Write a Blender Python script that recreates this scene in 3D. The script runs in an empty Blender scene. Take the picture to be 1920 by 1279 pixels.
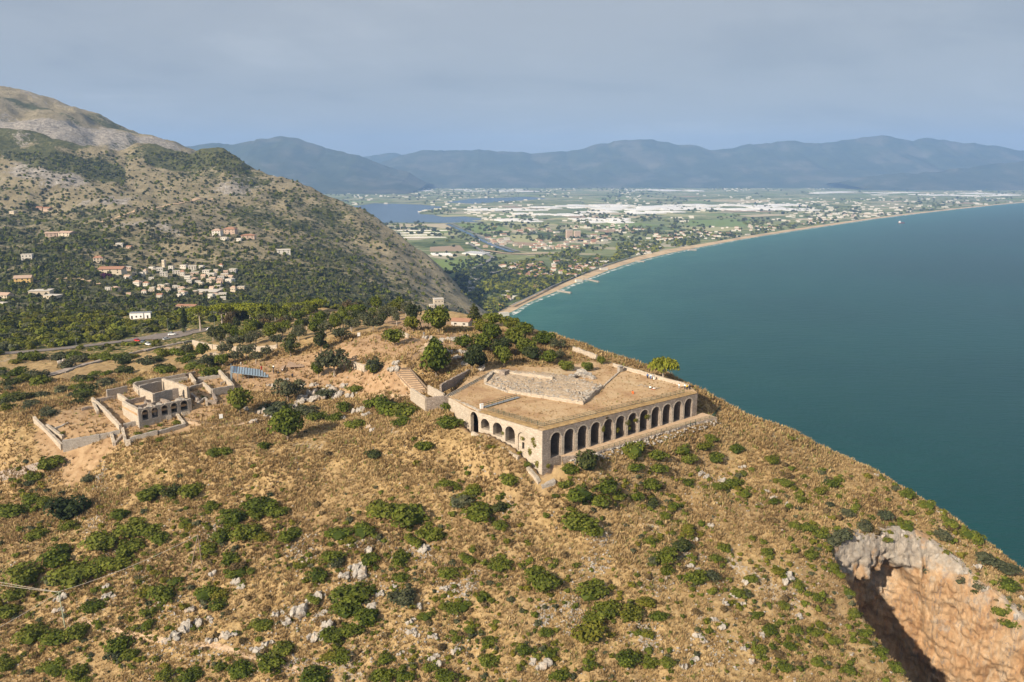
import bpy, bmesh, math, random
import numpy as np
from mathutils import Vector, Matrix
R = math.radians
random.seed(7); rng = np.random.default_rng(11)
sc = bpy.context.scene
C = sc.collection

# ------------------------------------------------------------------ camera
FPX = 28.0/36.0*1920.0            # focal length in photo pixels (28 mm equivalent drone lens)
PITCH = math.atan((639.5-316.0)/FPX)
CZ = 291.0                        # camera height above the sea
cd = bpy.data.cameras.new('Camera'); cam = bpy.data.objects.new('Camera', cd); C.objects.link(cam)
cd.lens = 28.0; cd.sensor_width = 36.0; cd.sensor_fit = 'HORIZONTAL'
cd.clip_start = 1.0; cd.clip_end = 60000.0
cam.location = (0, 0, CZ); cam.rotation_euler = (math.pi/2 - PITCH, 0, 0)
sc.camera = cam

# ------------------------------------------------------------------ sky
SUN_EL = R(29.0)
SUN_AZ = math.atan2(-0.75, -0.66)             # direction (x, y) towards the sun: behind the camera, on the left
sdir = Vector((math.cos(SUN_EL)*math.cos(SUN_AZ), math.cos(SUN_EL)*math.sin(SUN_AZ), math.sin(SUN_EL)))
w = bpy.data.worlds.new('World'); sc.world = w; w.use_nodes = True
nt = w.node_tree; N = nt.nodes; L = nt.links
for n in list(N): N.remove(n)
out = N.new('ShaderNodeOutputWorld'); bg = N.new('ShaderNodeBackground'); bg.inputs['Strength'].default_value = 0.1
sky = N.new('ShaderNodeTexSky'); sky.sky_type = 'NISHITA'; sky.sun_disc = False
sky.sun_elevation = SUN_EL; sky.sun_rotation = math.atan2(sdir.x, sdir.y); sky.air_density = 1.2; sky.dust_density = 2.0
tc = N.new('ShaderNodeTexCoord'); sep = N.new('ShaderNodeSeparateXYZ'); L.new(tc.outputs['Generated'], sep.inputs[0])
def wm(op, a, b=None, c=None):
    n = N.new('ShaderNodeMath'); n.operation = op
    for i, v in enumerate((a, b, c)):
        if v is None: continue
        if isinstance(v, (int, float)): n.inputs[i].default_value = v
        else: L.new(v, n.inputs[i])
    return n.outputs[0]
zc = wm('MAXIMUM', sep.outputs['Z'], 0.0); den = wm('ADD', zc, 0.22)
cmb = N.new('ShaderNodeCombineXYZ'); L.new(wm('DIVIDE', sep.outputs['X'], den), cmb.inputs[0]); L.new(wm('DIVIDE', sep.outputs['Y'], den), cmb.inputs[1])
def wnoise(scale, det, dist, stretch):
    mp = N.new('ShaderNodeMapping'); L.new(cmb.outputs[0], mp.inputs[0]); mp.inputs['Scale'].default_value = stretch
    n = N.new('ShaderNodeTexNoise'); n.inputs['Scale'].default_value = scale; n.inputs['Detail'].default_value = det
    n.inputs['Roughness'].default_value = 0.55; n.inputs['Distortion'].default_value = dist
    L.new(mp.outputs[0], n.inputs['Vector']); return n.outputs['Fac']
def wramp(fac, stops):
    r = N.new('ShaderNodeValToRGB'); L.new(fac, r.inputs[0]); e = r.color_ramp.elements
    for i, (p, c) in enumerate(stops):
        if i >= 2: e.new(p)
        e[i].position = p; e[i].color = (*c, 1) if len(c) == 3 else c
    r.color_ramp.interpolation = 'EASE'
    return r.outputs['Color']
def wmix(fac, a, b, mode='MIX'):
    m = N.new('ShaderNodeMix'); m.data_type = 'RGBA'; m.blend_type = mode
    if isinstance(fac, (int, float)): m.inputs[0].default_value = fac
    else: L.new(fac, m.inputs[0])
    for k, v in ((6, a), (7, b)):
        if isinstance(v, tuple): m.inputs[k].default_value = (*v, 1)
        else: L.new(v, m.inputs[k])
    return m.outputs[2]
# a closed layer of grey cloud, bluer and darker towards the horizon, thinner above
grad = wramp(zc, [(0.0, (.25, .28, .32)), (0.07, (.255, .28, .318)), (0.2, (.275, .293, .322)), (0.6, (.31, .325, .345))])
n1 = wnoise(0.75, 6, 0.5, (0.8, 1.0, 1)); n2 = wnoise(2.6, 8, 0.6, (0.7, 1.1, 1))
cl = wm('ADD', wm('MULTIPLY', n1, 0.8), wm('MULTIPLY', n2, 0.2))
shade = wramp(cl, [(0.36, (.84, .86, .89)), (0.50, (1.0, 1.0, 1.0)), (0.64, (1.22, 1.20, 1.17))])
cloud = wmix(1.0, grad, shade, 'MULTIPLY')
ten = N.new('ShaderNodeVectorMath'); ten.operation = 'SCALE'; L.new(cloud, ten.inputs[0]); ten.inputs['Scale'].default_value = 10.0
skyc = wmix(0.90, sky.outputs[0], ten.outputs[0])
L.new(skyc, bg.inputs['Color']); L.new(bg.outputs[0], out.inputs['Surface'])

# ------------------------------------------------------------------ sun
sl = bpy.data.lights.new('Sun', 'SUN'); sl.energy = 5.0; sl.angle = R(0.6); sl.color = (1.0, 0.86, 0.68)
sun = bpy.data.objects.new('Sun', sl); C.objects.link(sun); sun.rotation_euler = sdir.to_track_quat('Z', 'Y').to_euler()
sun.location = (-200, -200, 600)

sc.view_settings.view_transform = 'Standard'; sc.view_settings.look = 'None'
sc.view_settings.exposure = 0.62; sc.view_settings.gamma = 1.0
sc.cycles.max_bounces = 5; sc.cycles.diffuse_bounces = 2; sc.cycles.glossy_bounces = 2
sc.cycles.transmission_bounces = 3; sc.cycles.transparent_max_bounces = 6; sc.cycles.volume_bounces = 1
sc.cycles.use_denoising = True
sc.cycles.use_adaptive_sampling = True; sc.cycles.adaptive_threshold = 0.02

# ------------------------------------------------------------------ helpers
def drop(py):                     # metres below the camera per metre of depth, for a photo row
    yv = -(py-639.5)/FPX
    return (math.sin(PITCH) - yv*math.cos(PITCH))/(math.cos(PITCH) + yv*math.sin(PITCH))
def uu(px, py):                   # sideways metres per metre of depth, for a photo pixel
    yv = -(py-639.5)/FPX
    return ((px-960.0)/FPX)/(math.cos(PITCH) + yv*math.sin(PITCH))
def onz(px, py, z):               # where the line of sight meets the level z
    Y = (CZ-z)/drop(py); return Vector((uu(px, py)*Y, Y, z))
def aty(px, py, Y):               # where it is at depth Y
    return Vector((uu(px, py)*Y, Y, CZ-drop(py)*Y))
def proj(p):                      # world -> photo pixel (for fitting only)
    y, z = p[1], p[2]-CZ
    dep = y*math.cos(PITCH) - z*math.sin(PITCH); up = y*math.sin(PITCH) + z*math.cos(PITCH)
    return 960+FPX*p[0]/dep, 639.5-FPX*up/dep

def _hash(ix, iy, seed):
    h = (ix.astype(np.int64)*374761393 + iy.astype(np.int64)*668265263 + seed*974711) & 0xffffffff
    h = ((h ^ (h >> 13))*1274126177) & 0xffffffff
    return ((h ^ (h >> 16)) & 0xffff)/65535.0
def vnoise(x, y, seed=0):
    xi = np.floor(x); yi = np.floor(y); fx = x-xi; fy = y-yi
    fx = fx*fx*(3-2*fx); fy = fy*fy*(3-2*fy)
    a = _hash(xi, yi, seed); b = _hash(xi+1, yi, seed); c = _hash(xi, yi+1, seed); d = _hash(xi+1, yi+1, seed)
    return (a*(1-fx)+b*fx)*(1-fy) + (c*(1-fx)+d*fx)*fy
def fbm(x, y, oct=4, seed=0, gain=0.5):
    x = np.asarray(x, float); y = np.asarray(y, float); s = np.zeros(np.broadcast(x, y).shape); a = 1.0; t = 0.0
    for o in range(oct):
        s += a*vnoise(x*2**o+17.3*o, y*2**o-9.1*o, seed+o); t += a; a *= gain
    return s/t                    # 0..1
def smooth(a, b, x):
    t = np.clip((x-a)/(b-a), 0, 1); return t*t*(3-2*t)
def inside(poly, X, Y):
    X = np.asarray(X, float); Y = np.asarray(Y, float); r = np.zeros(np.broadcast(X, Y).shape, bool); n = len(poly)
    for i in range(n):
        x0, y0 = poly[i][0], poly[i][1]; x1, y1 = poly[(i+1) % n][0], poly[(i+1) % n][1]
        if y0 == y1: continue
        c = ((y0 > Y) != (y1 > Y)) & (X < (x1-x0)*(Y-y0)/(y1-y0)+x0)
        r ^= c
    return r
def ins1(poly, x, y):
    r = False; n = len(poly); j = n-1
    for i in range(n):
        xi, yi, xj, yj = poly[i][0], poly[i][1], poly[j][0], poly[j][1]
        if (yi > y) != (yj > y) and x < (xj-xi)*(y-yi)/(yj-yi)+xi: r = not r
        j = i
    return r
def dl1(pts, x, y):
    b = 1e9
    for (p, q) in zip(pts[:-1], pts[1:]):
        dx, dy = q[0]-p[0], q[1]-p[1]; t = min(1, max(0, ((x-p[0])*dx+(y-p[1])*dy)/(dx*dx+dy*dy+1e-9))); b = min(b, math.hypot(x-p[0]-t*dx, y-p[1]-t*dy))
    return b
def dist_line(pts, X, Y):
    X = np.asarray(X, float); Y = np.asarray(Y, float); best = np.full(np.broadcast(X, Y).shape, 1e9)
    for (a, b) in zip(pts[:-1], pts[1:]):
        dx, dy = b[0]-a[0], b[1]-a[1]; l2 = dx*dx+dy*dy+1e-9
        t = np.clip(((X-a[0])*dx+(Y-a[1])*dy)/l2, 0, 1)
        best = np.minimum(best, np.hypot(X-a[0]-t*dx, Y-a[1]-t*dy))
    return best

# ---- materials
MATS = {}
class Mat:
    """small wrapper to write node trees compactly"""
    def __init__(s, name):
        s.m = bpy.data.materials.new(name); s.m.use_nodes = True; s.t = s.m.node_tree; s.N = s.t.nodes; s.L = s.t.links
        s.b = s.N['Principled BSDF']; s.b.inputs['Roughness'].default_value = 0.9
        s.b.inputs['Specular IOR Level'].default_value = 0.15
        s._pos = None; MATS[name] = s.m
    def pos(s):
        if s._pos is None: s._pos = s.N.new('ShaderNodeNewGeometry').outputs['Position']
        return s._pos
    def objpos(s): return s.N.new('ShaderNodeTexCoord').outputs['Object']
    def set(s, i, v, sock):
        if isinstance(v, (int, float)): sock.default_value = v
        elif isinstance(v, tuple): sock.default_value = (*v, 1) if len(v) == 3 else v
        else: s.L.new(v, sock)
    def noise(s, scale, det=4, rough=0.55, dist=0.0, vec=None, stretch=None, color=False):
        n = s.N.new('ShaderNodeTexNoise'); n.inputs['Scale'].default_value = scale; n.inputs['Detail'].default_value = det
        n.inputs['Roughness'].default_value = rough; n.inputs['Distortion'].default_value = dist
        v = vec if vec is not None else s.pos()
        if stretch:
            mp = s.N.new('ShaderNodeMapping'); s.L.new(v, mp.inputs[0]); mp.inputs['Scale'].default_value = stretch; v = mp.outputs[0]
        s.L.new(v, n.inputs['Vector']); return n.outputs['Color' if color else 'Fac']
    def voro(s, scale, feat='F1', vec=None, out='Distance', rnd=1.0, metric='EUCLIDEAN', stretch=None):
        n = s.N.new('ShaderNodeTexVoronoi'); n.feature = feat; n.inputs['Scale'].default_value = scale
        if feat != 'DISTANCE_TO_EDGE': n.distance = metric
        n.inputs['Randomness'].default_value = rnd
        v = vec if vec is not None else s.pos()
        if stretch:
            mp = s.N.new('ShaderNodeMapping'); s.L.new(v, mp.inputs[0]); mp.inputs['Scale'].default_value = stretch; v = mp.outputs[0]
        s.L.new(v, n.inputs['Vector']); return n.outputs[out]
    def math(s, op, a, b=None, c=None, clamp=False):
        n = s.N.new('ShaderNodeMath'); n.operation = op; n.use_clamp = clamp
        for i, v in enumerate((a, b, c)):
            if v is not None: s.set(i, v, n.inputs[i])
        return n.outputs[0]
    def step(s, x, lo, hi):
        n = s.N.new('ShaderNodeMapRange'); n.interpolation_type = 'SMOOTHSTEP'
        s.set(0, x, n.inputs[0]); n.inputs[1].default_value = lo; n.inputs[2].default_value = hi; return n.outputs[0]
    def mix(s, f, a, b, mode='MIX'):
        n = s.N.new('ShaderNodeMix'); n.data_type = 'RGBA'; n.blend_type = mode
        s.set(0, f, n.inputs[0]); s.set(0, a, n.inputs[6]); s.set(0, b, n.inputs[7]); return n.outputs[2]
    def ramp(s, f, stops, interp='LINEAR'):
        n = s.N.new('ShaderNodeValToRGB'); s.L.new(f, n.inputs[0]); e = n.color_ramp.elements; n.color_ramp.interpolation = interp
        for i, (p, c) in enumerate(stops):
            if i >= 2: e.new(p)
            e[i].position = p; e[i].color = (*c, 1)
        return n.outputs['Color']
    def attr(s, name, out='Color', typ='GEOMETRY'):
        n = s.N.new('ShaderNodeAttribute'); n.attribute_name = name; n.attribute_type = typ; return n.outputs[out]
    def sepc(s, c):
        n = s.N.new('ShaderNodeSeparateColor'); s.L.new(c, n.inputs[0]); return n.outputs
    def sepz(s, v):
        n = s.N.new('ShaderNodeSeparateXYZ'); s.L.new(v, n.inputs[0]); return n.outputs[2]
    def rand(s): return s.N.new('ShaderNodeObjectInfo').outputs['Random']
    def color(s, c): s.set(0, c, s.b.inputs['Base Color']); return s
    def bump(s, h, strength=0.5, dist=0.3):
        n = s.N.new('ShaderNodeBump'); n.inputs['Strength'].default_value = strength; n.inputs['Distance'].default_value = dist
        s.L.new(h, n.inputs['Height']); s.L.new(n.outputs[0], s.b.inputs['Normal']); return s
    def rough(s, v): s.set(0, v, s.b.inputs['Roughness']); return s

# ---- meshes
def mesh(name, verts, faces, mat=None, smooth_=False):
    me = bpy.data.meshes.new(name)
    if isinstance(verts, np.ndarray): verts = verts.tolist() if len(verts) < 5000 else verts
    if isinstance(verts, np.ndarray):
        f = np.asarray(faces); k = f.shape[1]
        me.vertices.add(len(verts)); me.vertices.foreach_set('co', verts.astype(np.float32).ravel())
        me.loops.add(f.size); me.loops.foreach_set('vertex_index', f.astype(np.int32).ravel())
        me.polygons.add(len(f)); me.polygons.foreach_set('loop_start', np.arange(0, f.size, k, dtype=np.int32))
        me.update(calc_edges=True); me.validate()
    else:
        me.from_pydata(verts, [], [list(map(int, q)) for q in faces]); me.update()
    if mat is not None: me.materials.append(MATS[mat] if isinstance(mat, str) else mat)
    if smooth_: me.polygons.foreach_set('use_smooth', np.ones(len(me.polygons), bool))
    return me
def obj(name, me, parent=None, loc=(0, 0, 0), rz=0.0, scale=None):
    o = bpy.data.objects.new(name, me); C.objects.link(o); o.location = loc; o.rotation_euler = (0, 0, rz)
    if scale is not None: o.scale = scale if hasattr(scale, '__len__') else (scale,)*3
    if parent is not None: o.parent = parent
    return o
def tag(o, label, cat, group=None):
    o['label'] = label; o['category'] = cat
    if group: o['group'] = group
    return o
def struct(o): o['kind'] = 'structure'; return o
def stuff(o): o['kind'] = 'stuff'; return o
def empty(name, loc=(0, 0, 0), rz=0.0):
    o = bpy.data.objects.new(name, None); C.objects.link(o); o.location = loc; o.rotation_euler = (0, 0, rz); o.empty_display_size = 0.3; return o
def copy_tree(o, parent=None):
    c = o.copy(); C.objects.link(c); c.parent = parent
    for ch in o.children: copy_tree(ch, c)
    return c
class MB:
    """collects simple shapes into one mesh"""
    def __init__(s): s.v = []; s.f = []
    def add(s, vs, fs):
        n = len(s.v); s.v += [tuple(v) for v in vs]; s.f += [tuple(i+n for i in q) for q in fs]; return s
    def box(s, x0, x1, y0, y1, z0, z1):
        return s.add([(x0,y0,z0),(x1,y0,z0),(x1,y1,z0),(x0,y1,z0),(x0,y0,z1),(x1,y0,z1),(x1,y1,z1),(x0,y1,z1)],
              [(3,2,1,0),(4,5,6,7),(0,1,5,4),(1,2,6,5),(2,3,7,6),(3,0,4,7)])
    def prism(s, poly, z0, z1):       # poly: (x, y) ccw; z1 a number or one per corner
        n = len(poly); zz = z1 if hasattr(z1, '__len__') else [z1]*n
        vs = [(p[0], p[1], z0) for p in poly]+[(p[0], p[1], zz[i]) for i, p in enumerate(poly)]
        fs = [tuple(range(n-1, -1, -1)), tuple(range(n, 2*n))]+[(i, (i+1) % n, (i+1) % n+n, i+n) for i in range(n)]
        return s.add(vs, fs)
    def tube(s, a, b, r0, r1=None, n=6, cap=True):
        a = Vector(a); b = Vector(b); r1 = r0 if r1 is None else r1
        d = (b-a).normalized(); t = Vector((0, 0, 1)) if abs(d.z) < 0.9 else Vector((1, 0, 0))
        e1 = d.cross(t).normalized(); e2 = d.cross(e1)
        vs = []
        for P, r in ((a, r0), (b, r1)):
            for k in range(n):
                t_ = 2*math.pi*k/n; vs.append(P+(e1*math.cos(t_)+e2*math.sin(t_))*r)
        fs = [(k, k+n, (k+1) % n+n, (k+1) % n) for k in range(n)]
        if cap: fs += [tuple(range(n)), tuple(range(2*n-1, n-1, -1))]
        return s.add(vs, fs)
    def bar(s, a, b, wx, wz):
        """square bar from a to b, wx wide (level) and wz thick"""
        a = Vector(a); b = Vector(b); d = (b-a).normalized()
        sdv = Vector((-d.y, d.x, 0)); sdv = sdv.normalized() if sdv.length > 1e-6 else Vector((1, 0, 0)); up = d.cross(sdv)*-1 if abs(d.z) > .99 else sdv.cross(d)*-1
        vs = []
        for P in (a, b):
            for i, j in ((-1,-1),(1,-1),(1,1),(-1,1)): vs.append(P+sdv*(i*wx/2)+up*(j*wz/2))
        return s.add(vs, [(0,1,2,3),(7,6,5,4),(0,4,5,1),(1,5,6,2),(2,6,7,3),(3,7,4,0)])
    def build(s, name, mat, parent=None, sm=False, **k):
        return obj(name, s.mesh(name, mat, sm), parent, **k)
    def mesh(s, name, mat, sm=False):
        me = mesh(name, s.v, s.f, mat, sm)
        bm = bmesh.new(); bm.from_mesh(me); bmesh.ops.recalc_face_normals(bm, faces=bm.faces); bm.to_mesh(me); bm.free()
        return me


# ------------------------------------------------------------------ terrain heights
ZT = 225.0                                              # level of the temple terrace
A = onz(1017, 808, ZT); B = onz(1308, 737, ZT); Cc = onz(880, 767, ZT)
class TPS:
    def __init__(s, P, v, reg=1e-4):
        P = np.asarray(P, float); n = len(P); s.P = P
        K = s.k(np.hypot(P[:, None, 0]-P[None, :, 0], P[:, None, 1]-P[None, :, 1])) + reg*np.eye(n)
        Q = np.c_[np.ones(n), P]; M = np.block([[K, Q], [Q.T, np.zeros((3, 3))]])
        s.w = np.linalg.solve(M, np.r_[v, 0, 0, 0])
    def k(s, r): return np.where(r > 0, r*r*np.log(np.maximum(r, 1e-9)), 0)
    def __call__(s, u, w):
        o = s.w[-3]+s.w[-2]*u+s.w[-1]*w
        for i in range(len(s.P)): o = o+s.w[i]*s.k(np.hypot(u-s.P[i, 0], w-s.P[i, 1]))
        return o
def cp(px, py, Y=None, z=None):
    if Y is None: Y = (CZ-z)/drop(py)
    return (uu(px, py), math.log(Y), drop(py))
def fit(lst):
    a = np.array([cp(*q) for q in lst]); return TPS(a[:, :2], a[:, 2])
# the headland: (photo column, row, depth) or (column, row, None, height)
near = [(-250,1279,156),(100,1279,150),(400,1279,147),(700,1279,145),(960,1279,145),(1200,1279,147),(1450,1279,151),(1700,1279,157),(2050,1279,168),
 (-250,1100,186),(100,1100,178),(400,1100,171),(700,1100,167),(960,1100,165),(1200,1100,168),(1450,1100,174),(1650,1110,182),(1900,1160,186),
 (0,1000,200),(200,1000,194),(400,1000,188),(700,1000,182),(960,1000,180),(1200,1000,184),(1450,1000,191),(1700,1000,202),(1850,1060,200),
 (0,900,228),(200,900,220),(400,900,209),(600,900,203),(800,900,198),(960,900,195.5),(1017,894,197),(1100,895,199),(1200,900,204),(1450,900,212),(1600,900,219),
 (120,862,231),(215,845,230),(345,815,236),(500,850,215),(700,850,212),(860,845,208),(1120,856,205.5),(1220,826,218),(1330,792,235),(1450,840,224),(1530,838,233),
 (20,830,None,207.5),(100,790,None,211.5),(200,770,None,212.3),(300,750,None,213),(400,740,None,214),(300,725,None,213.5),(440,720,None,214.5),(440,780,None,213),(330,830,None,210.5),
 (470,700,None,216.5),(560,690,None,218),(640,700,None,219),(620,640,None,224),(720,635,None,227.5),(520,660,None,219),(430,690,None,215),(400,660,None,212),
 (330,675,None,209),(250,690,None,207),(130,700,None,205),(0,720,None,205),(0,760,None,207.5),(0,665,None,200),(130,655,None,199),(280,637,None,198),(380,625,None,199.5),
 (500,612,None,206),(600,602,None,211),(700,602,None,219),(800,592,None,224),(880,602,None,226),
 (100,622,None,194),(200,612,None,193),(300,602,None,194),(450,592,None,203),(-250,650,None,194),(-250,760,None,206),(0,600,None,187),
 (600,760,None,213.5),(520,780,None,211.5),(690,740,None,216),(760,720,None,220.5),(750,690,None,225.5),(800,660,None,228),(860,625,None,228.5),
 (740,790,None,217),(800,800,None,219),(860,805,None,218.5),(900,822,None,218),(960,858,None,214.5),
 (1000,640,None,226),(1060,655,None,225.5),(1110,672,None,225.2),(940,655,None,226.5),(930,690,None,225),(1010,690,None,225),(1100,700,None,225),(1200,715,None,225),
 (870,700,None,225),(1250,735,None,224)]
# slope up to the valley beyond it, and the mountain side behind the village
mid = [(-300,600,700),(100,578,700),(300,585,680),(500,592,700),(650,598,820),(760,600,980),(-300,545,900),(0,545,880),(100,540,900),(300,560,880),(450,560,880),
 (350,520,1050),(230,500,1100),(450,540,1000),(520,480,1250),(600,555,1000),(700,545,1150),(700,490,1500),(760,530,1350),(640,450,1600),
 (830,578,1250),(870,592,1280),(885,572,1560),(820,512,1690),(100,480,1120),(100,420,1380),(0,350,1700),(250,430,1300),(200,350,1720),(300,400,1500),(450,430,1420),(350,340,1820),
 (550,400,1720),(430,279,2080),(330,282,2080),(280,292,2040),(200,288,2000),(100,262,2000),(0,245,2000),(-300,190,2050),(455,298,2060),(520,325,2010),(640,382,1930),(700,417,1870),(760,458,1800),
 (930,600,1480),(910,560,1750),(850,500,1850),(780,440,1980)]
far = [(-300,95,2900),(0,166,2750),(50,182,2750),(110,205,2720),(150,208,2700),(200,232,2700),(260,255,2700),(320,273,2700),(400,305,2750),(500,335,2800),(0,250,2300),(150,275,2320),(300,305,2350),(-300,200,2350),(450,345,2350)]
fN, fM, fF = fit(near), fit(mid), fit(far)
def crest(tab):
    us = np.array([uu(px, 700) for px, y in tab]); ys = np.array([y for px, y in tab])
    return lambda u: np.interp(u, us, ys)
cN = crest([(-300,590),(0,570),(100,560),(300,530),(450,500),(600,470),(700,430),(800,392),(880,362),(950,340),(1000,325),(1060,303),(1120,287),(1200,270),(1300,253),(1400,244),(1520,235),(1640,226),(1760,216),(1920,204),(2100,192),(2300,184)])
cM = crest([(-300,2060),(200,2010),(280,2060),(330,2100),(440,2090),(520,2020),(640,1940),(700,1880),(760,1810),(820,1720),(885,1600),(950,1500)])
cF = crest([(-300,2950),(0,2800),(500,2850)])
def H0(X, Y):
    """smooth terrain without the small relief"""
    X = np.asarray(X, float); Y = np.asarray(Y, float); u = X/Y; lw = np.log(Y)
    def part(f, c, slope, run):
        yc = c(u); y = np.minimum(Y, yc); d = np.maximum(Y-yc, 0)
        x = u; z = CZ-f(x, np.log(y))*y
        return z - slope*np.where(d < run, d*d/(2*run), d-run/2)
    sN = np.interp(u, [-0.7, -0.30, -0.10, 0.02, 0.15], [.42, .42, .75, 1.15, 1.4])
    zn = part(fN, cN, sN, 14.0); zn = np.where(Y > 1100, -60, zn)
    zm = part(fM, cM, .8, 60.0); zm = np.where(Y < 480, -60, zm); zm = np.where(u > uu(960, 600), -60, zm)
    zf = part(fF, cF, .6, 80.0) - 2600*np.maximum(u-uu(470, 330), 0); zf = np.where(Y < 2050, -60, zf)
    return np.maximum(np.maximum(zn, zm), zf), zn, zm, zf
NU, NW = 560, 520
gu = np.linspace(-0.95, 0.95, NU); gw = np.linspace(math.log(112), math.log(3900), NW)
GU, GW = np.meshgrid(gu, gw); GY = np.exp(GW); GX = GU*GY
Z, zn, zm, zf = H0(GX, GY)
isN = (zn >= zm) & (zn >= zf)
# small relief, coarser with distance
d1 = (fbm(GX/9, GY/9, 5, 3)-.5)*2.2 + (fbm(GX/2.2, GY/2.2, 3, 9)-.5)*0.7
d2 = (fbm(GX/160, GY/160, 6, 21, .55)-.5)*46 + (fbm(GX/26, GY/26, 3, 33)-.5)*9
gully = np.abs(fbm((GX+GY*.25)/190, (GY-GX*.25)/420, 4, 71)-.5)*60
d2 = d2 + np.where(GY > 1150, gully-9, 0)*smooth(1150, 1600, GY)
amp2 = smooth(500, 1300, GY)*smooth(0, 60, np.maximum(zm, zf))
Zs = Z.copy()
flat = np.zeros_like(Z)                                  # where the relief is smoothed away
def flatten(poly, z=None, soft=3.0):
    global Z, flat
    ins = inside(poly, GX, GY); d = dist_line(list(poly)+[poly[0]], GX, GY)
    k = np.where(ins, 1.0, 1-smooth(0, soft, d)); flat = np.maximum(flat, k)
    if z is not None: Z = Z*(1-k)+z*k
plaza = [onz(*q) for q in ((440,690,216),(520,665,217),(600,668,218),(640,690,218),(620,715,217),(540,722,216),(470,722,216))]
flatten(plaza, None, 6)
DECK = [A, B, onz(1293,723,ZT), onz(1222,702,ZT), onz(1148,681,ZT), onz(1108,679,ZT), onz(1060,686,ZT), onz(1010,688,ZT), onz(985,688,ZT), onz(925,690,ZT), onz(880,708,ZT), onz(826,742,ZT), onz(843,745,ZT), Cc]
flatten(DECK, None, 3)
RUIN = [onz(*q) for q in ((66,802,211.6),(122,838,211.6),(228,808,212),(345,800,212.6),(440,752,213.6),(442,722,213.6),(372,702,213.6),(205,738,212.4),(172,755,212))]
flatten(RUIN, None, 3)
ROADP = [onz(*q) for q in ((-60,668,200),(60,660,199.2),(160,648,198.6),(260,634,198.2),(360,621,199),(440,610,202))]
kroad = 1-smooth(5, 11, dist_line(ROADP, GX, GY)); flat = np.maximum(flat, kroad)
Z = Z + (d1*(1-.85*flat)*np.where(GY < 700, 1, .0)*isN) + d2*amp2*(~isN)
# hollow of the cave and ravine on the seaward side
def ons(px, py):                                        # photo pixel -> smooth terrain
    ys = np.exp(np.linspace(math.log(112), math.log(3900), 1500)); u = uu(px, py)
    j = int(np.clip((u-gu[0])/(gu[1]-gu[0]), 0, NU-2)); t = (u-gu[j])/(gu[1]-gu[0])
    col = Zs[:, j]*(1-t)+Zs[:, j+1]*t; zz = np.interp(np.log(ys), gw, col); ray = CZ-drop(py)*ys
    k = np.argmax(zz >= ray); return Vector((u*ys[k], ys[k], zz[k]))
rim_near = [ons(*q) for q in ((1556,1030),(1585,1085),(1612,1145),(1650,1205),(1700,1275))]
d_ = (rim_near[-1]-rim_near[-2]); rim_near.append(rim_near[-1]+d_*1.6)
rim_back = [ons(*q) for q in ((1562,1022),(1600,1012),(1650,1004),(1700,1003),(1735,1016),(1775,1046),(1825,1085),(1880,1128),(1935,1172),(2020,1240),(2140,1330))]
HOLE = [(p.x, p.y) for p in rim_near][::-1] + [(p.x, p.y) for p in rim_back]
hin = inside(HOLE, GX, GY); hd = dist_line(HOLE+[HOLE[0]], GX, GY)
Z = Z - np.where(hin, smooth(0, 2.5, hd)*40, 0)
# ground rises to meet the foot of the arcades
_d = (B-A); _d.z = 0; _len = _d.length; _d.normalize(); _n = Vector((_d.y, -_d.x, 0)); _e = (Cc-A); _e.z = 0; _e.normalize(); _m = Vector((-_e.y, _e.x, 0))
def path_z(s): return 216.86+.019*np.clip(s, 0, 62)
_s = (GX-A.x)*_d.x+(GY-A.y)*_d.y; _t = (GX-A.x)*_n.x+(GY-A.y)*_n.y
_zt = np.interp(_s, [-4, 0, 3, 9, 12], [212.4, 213.2, 214.8, 216.3, 216.7])+.019*np.clip(_s-12, 0, 50)-.25-.47*np.maximum(_t-3.6, 0)*smooth(2, 12, _s)-.42*np.maximum(_t, 0)*(1-smooth(2, 12, _s))
_k = (1-smooth(7, 17, _t))*smooth(-8, -1, _s)*(1-smooth(62, 72, _s))*(_t > -4)
Z = Z*(1-_k)+(_zt+(d1*.25))*_k
_s = (GX-A.x)*_e.x+(GY-A.y)*_e.y; _t2 = (GX-A.x)*_m.x+(GY-A.y)*_m.y
_zt = np.interp(_s, [-2, 0, 3, 6, 10, 20, 27, 34], [212.5, 213.2, 215.0, 216.5, 218.3, 219.8, 218.6, 219.5])-.3*np.maximum(_t2-1, 0)
_k = (1-smooth(4, 11, _t2))*smooth(-5, 0, _s)*(1-smooth(30, 38, _s))*(_t2 > -3)*(_t < 1)
Z = Z*(1-_k)+(_zt+(d1*.2))*_k
# keep the ground out from under the arcades
dAB = dist_line([A, B], GX, GY); dAC = dist_line([A, Cc], GX, GY); dk = inside(DECK, GX, GY)
Z = np.where(dk, np.minimum(Z, ZT-.55), Z)
Z = np.where(dk & (np.minimum(dAB, dAC) < 12), np.minimum(Z, 211), Z)
DECKX = DECK[:-3]                                        # (deck without the little landing)

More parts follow.
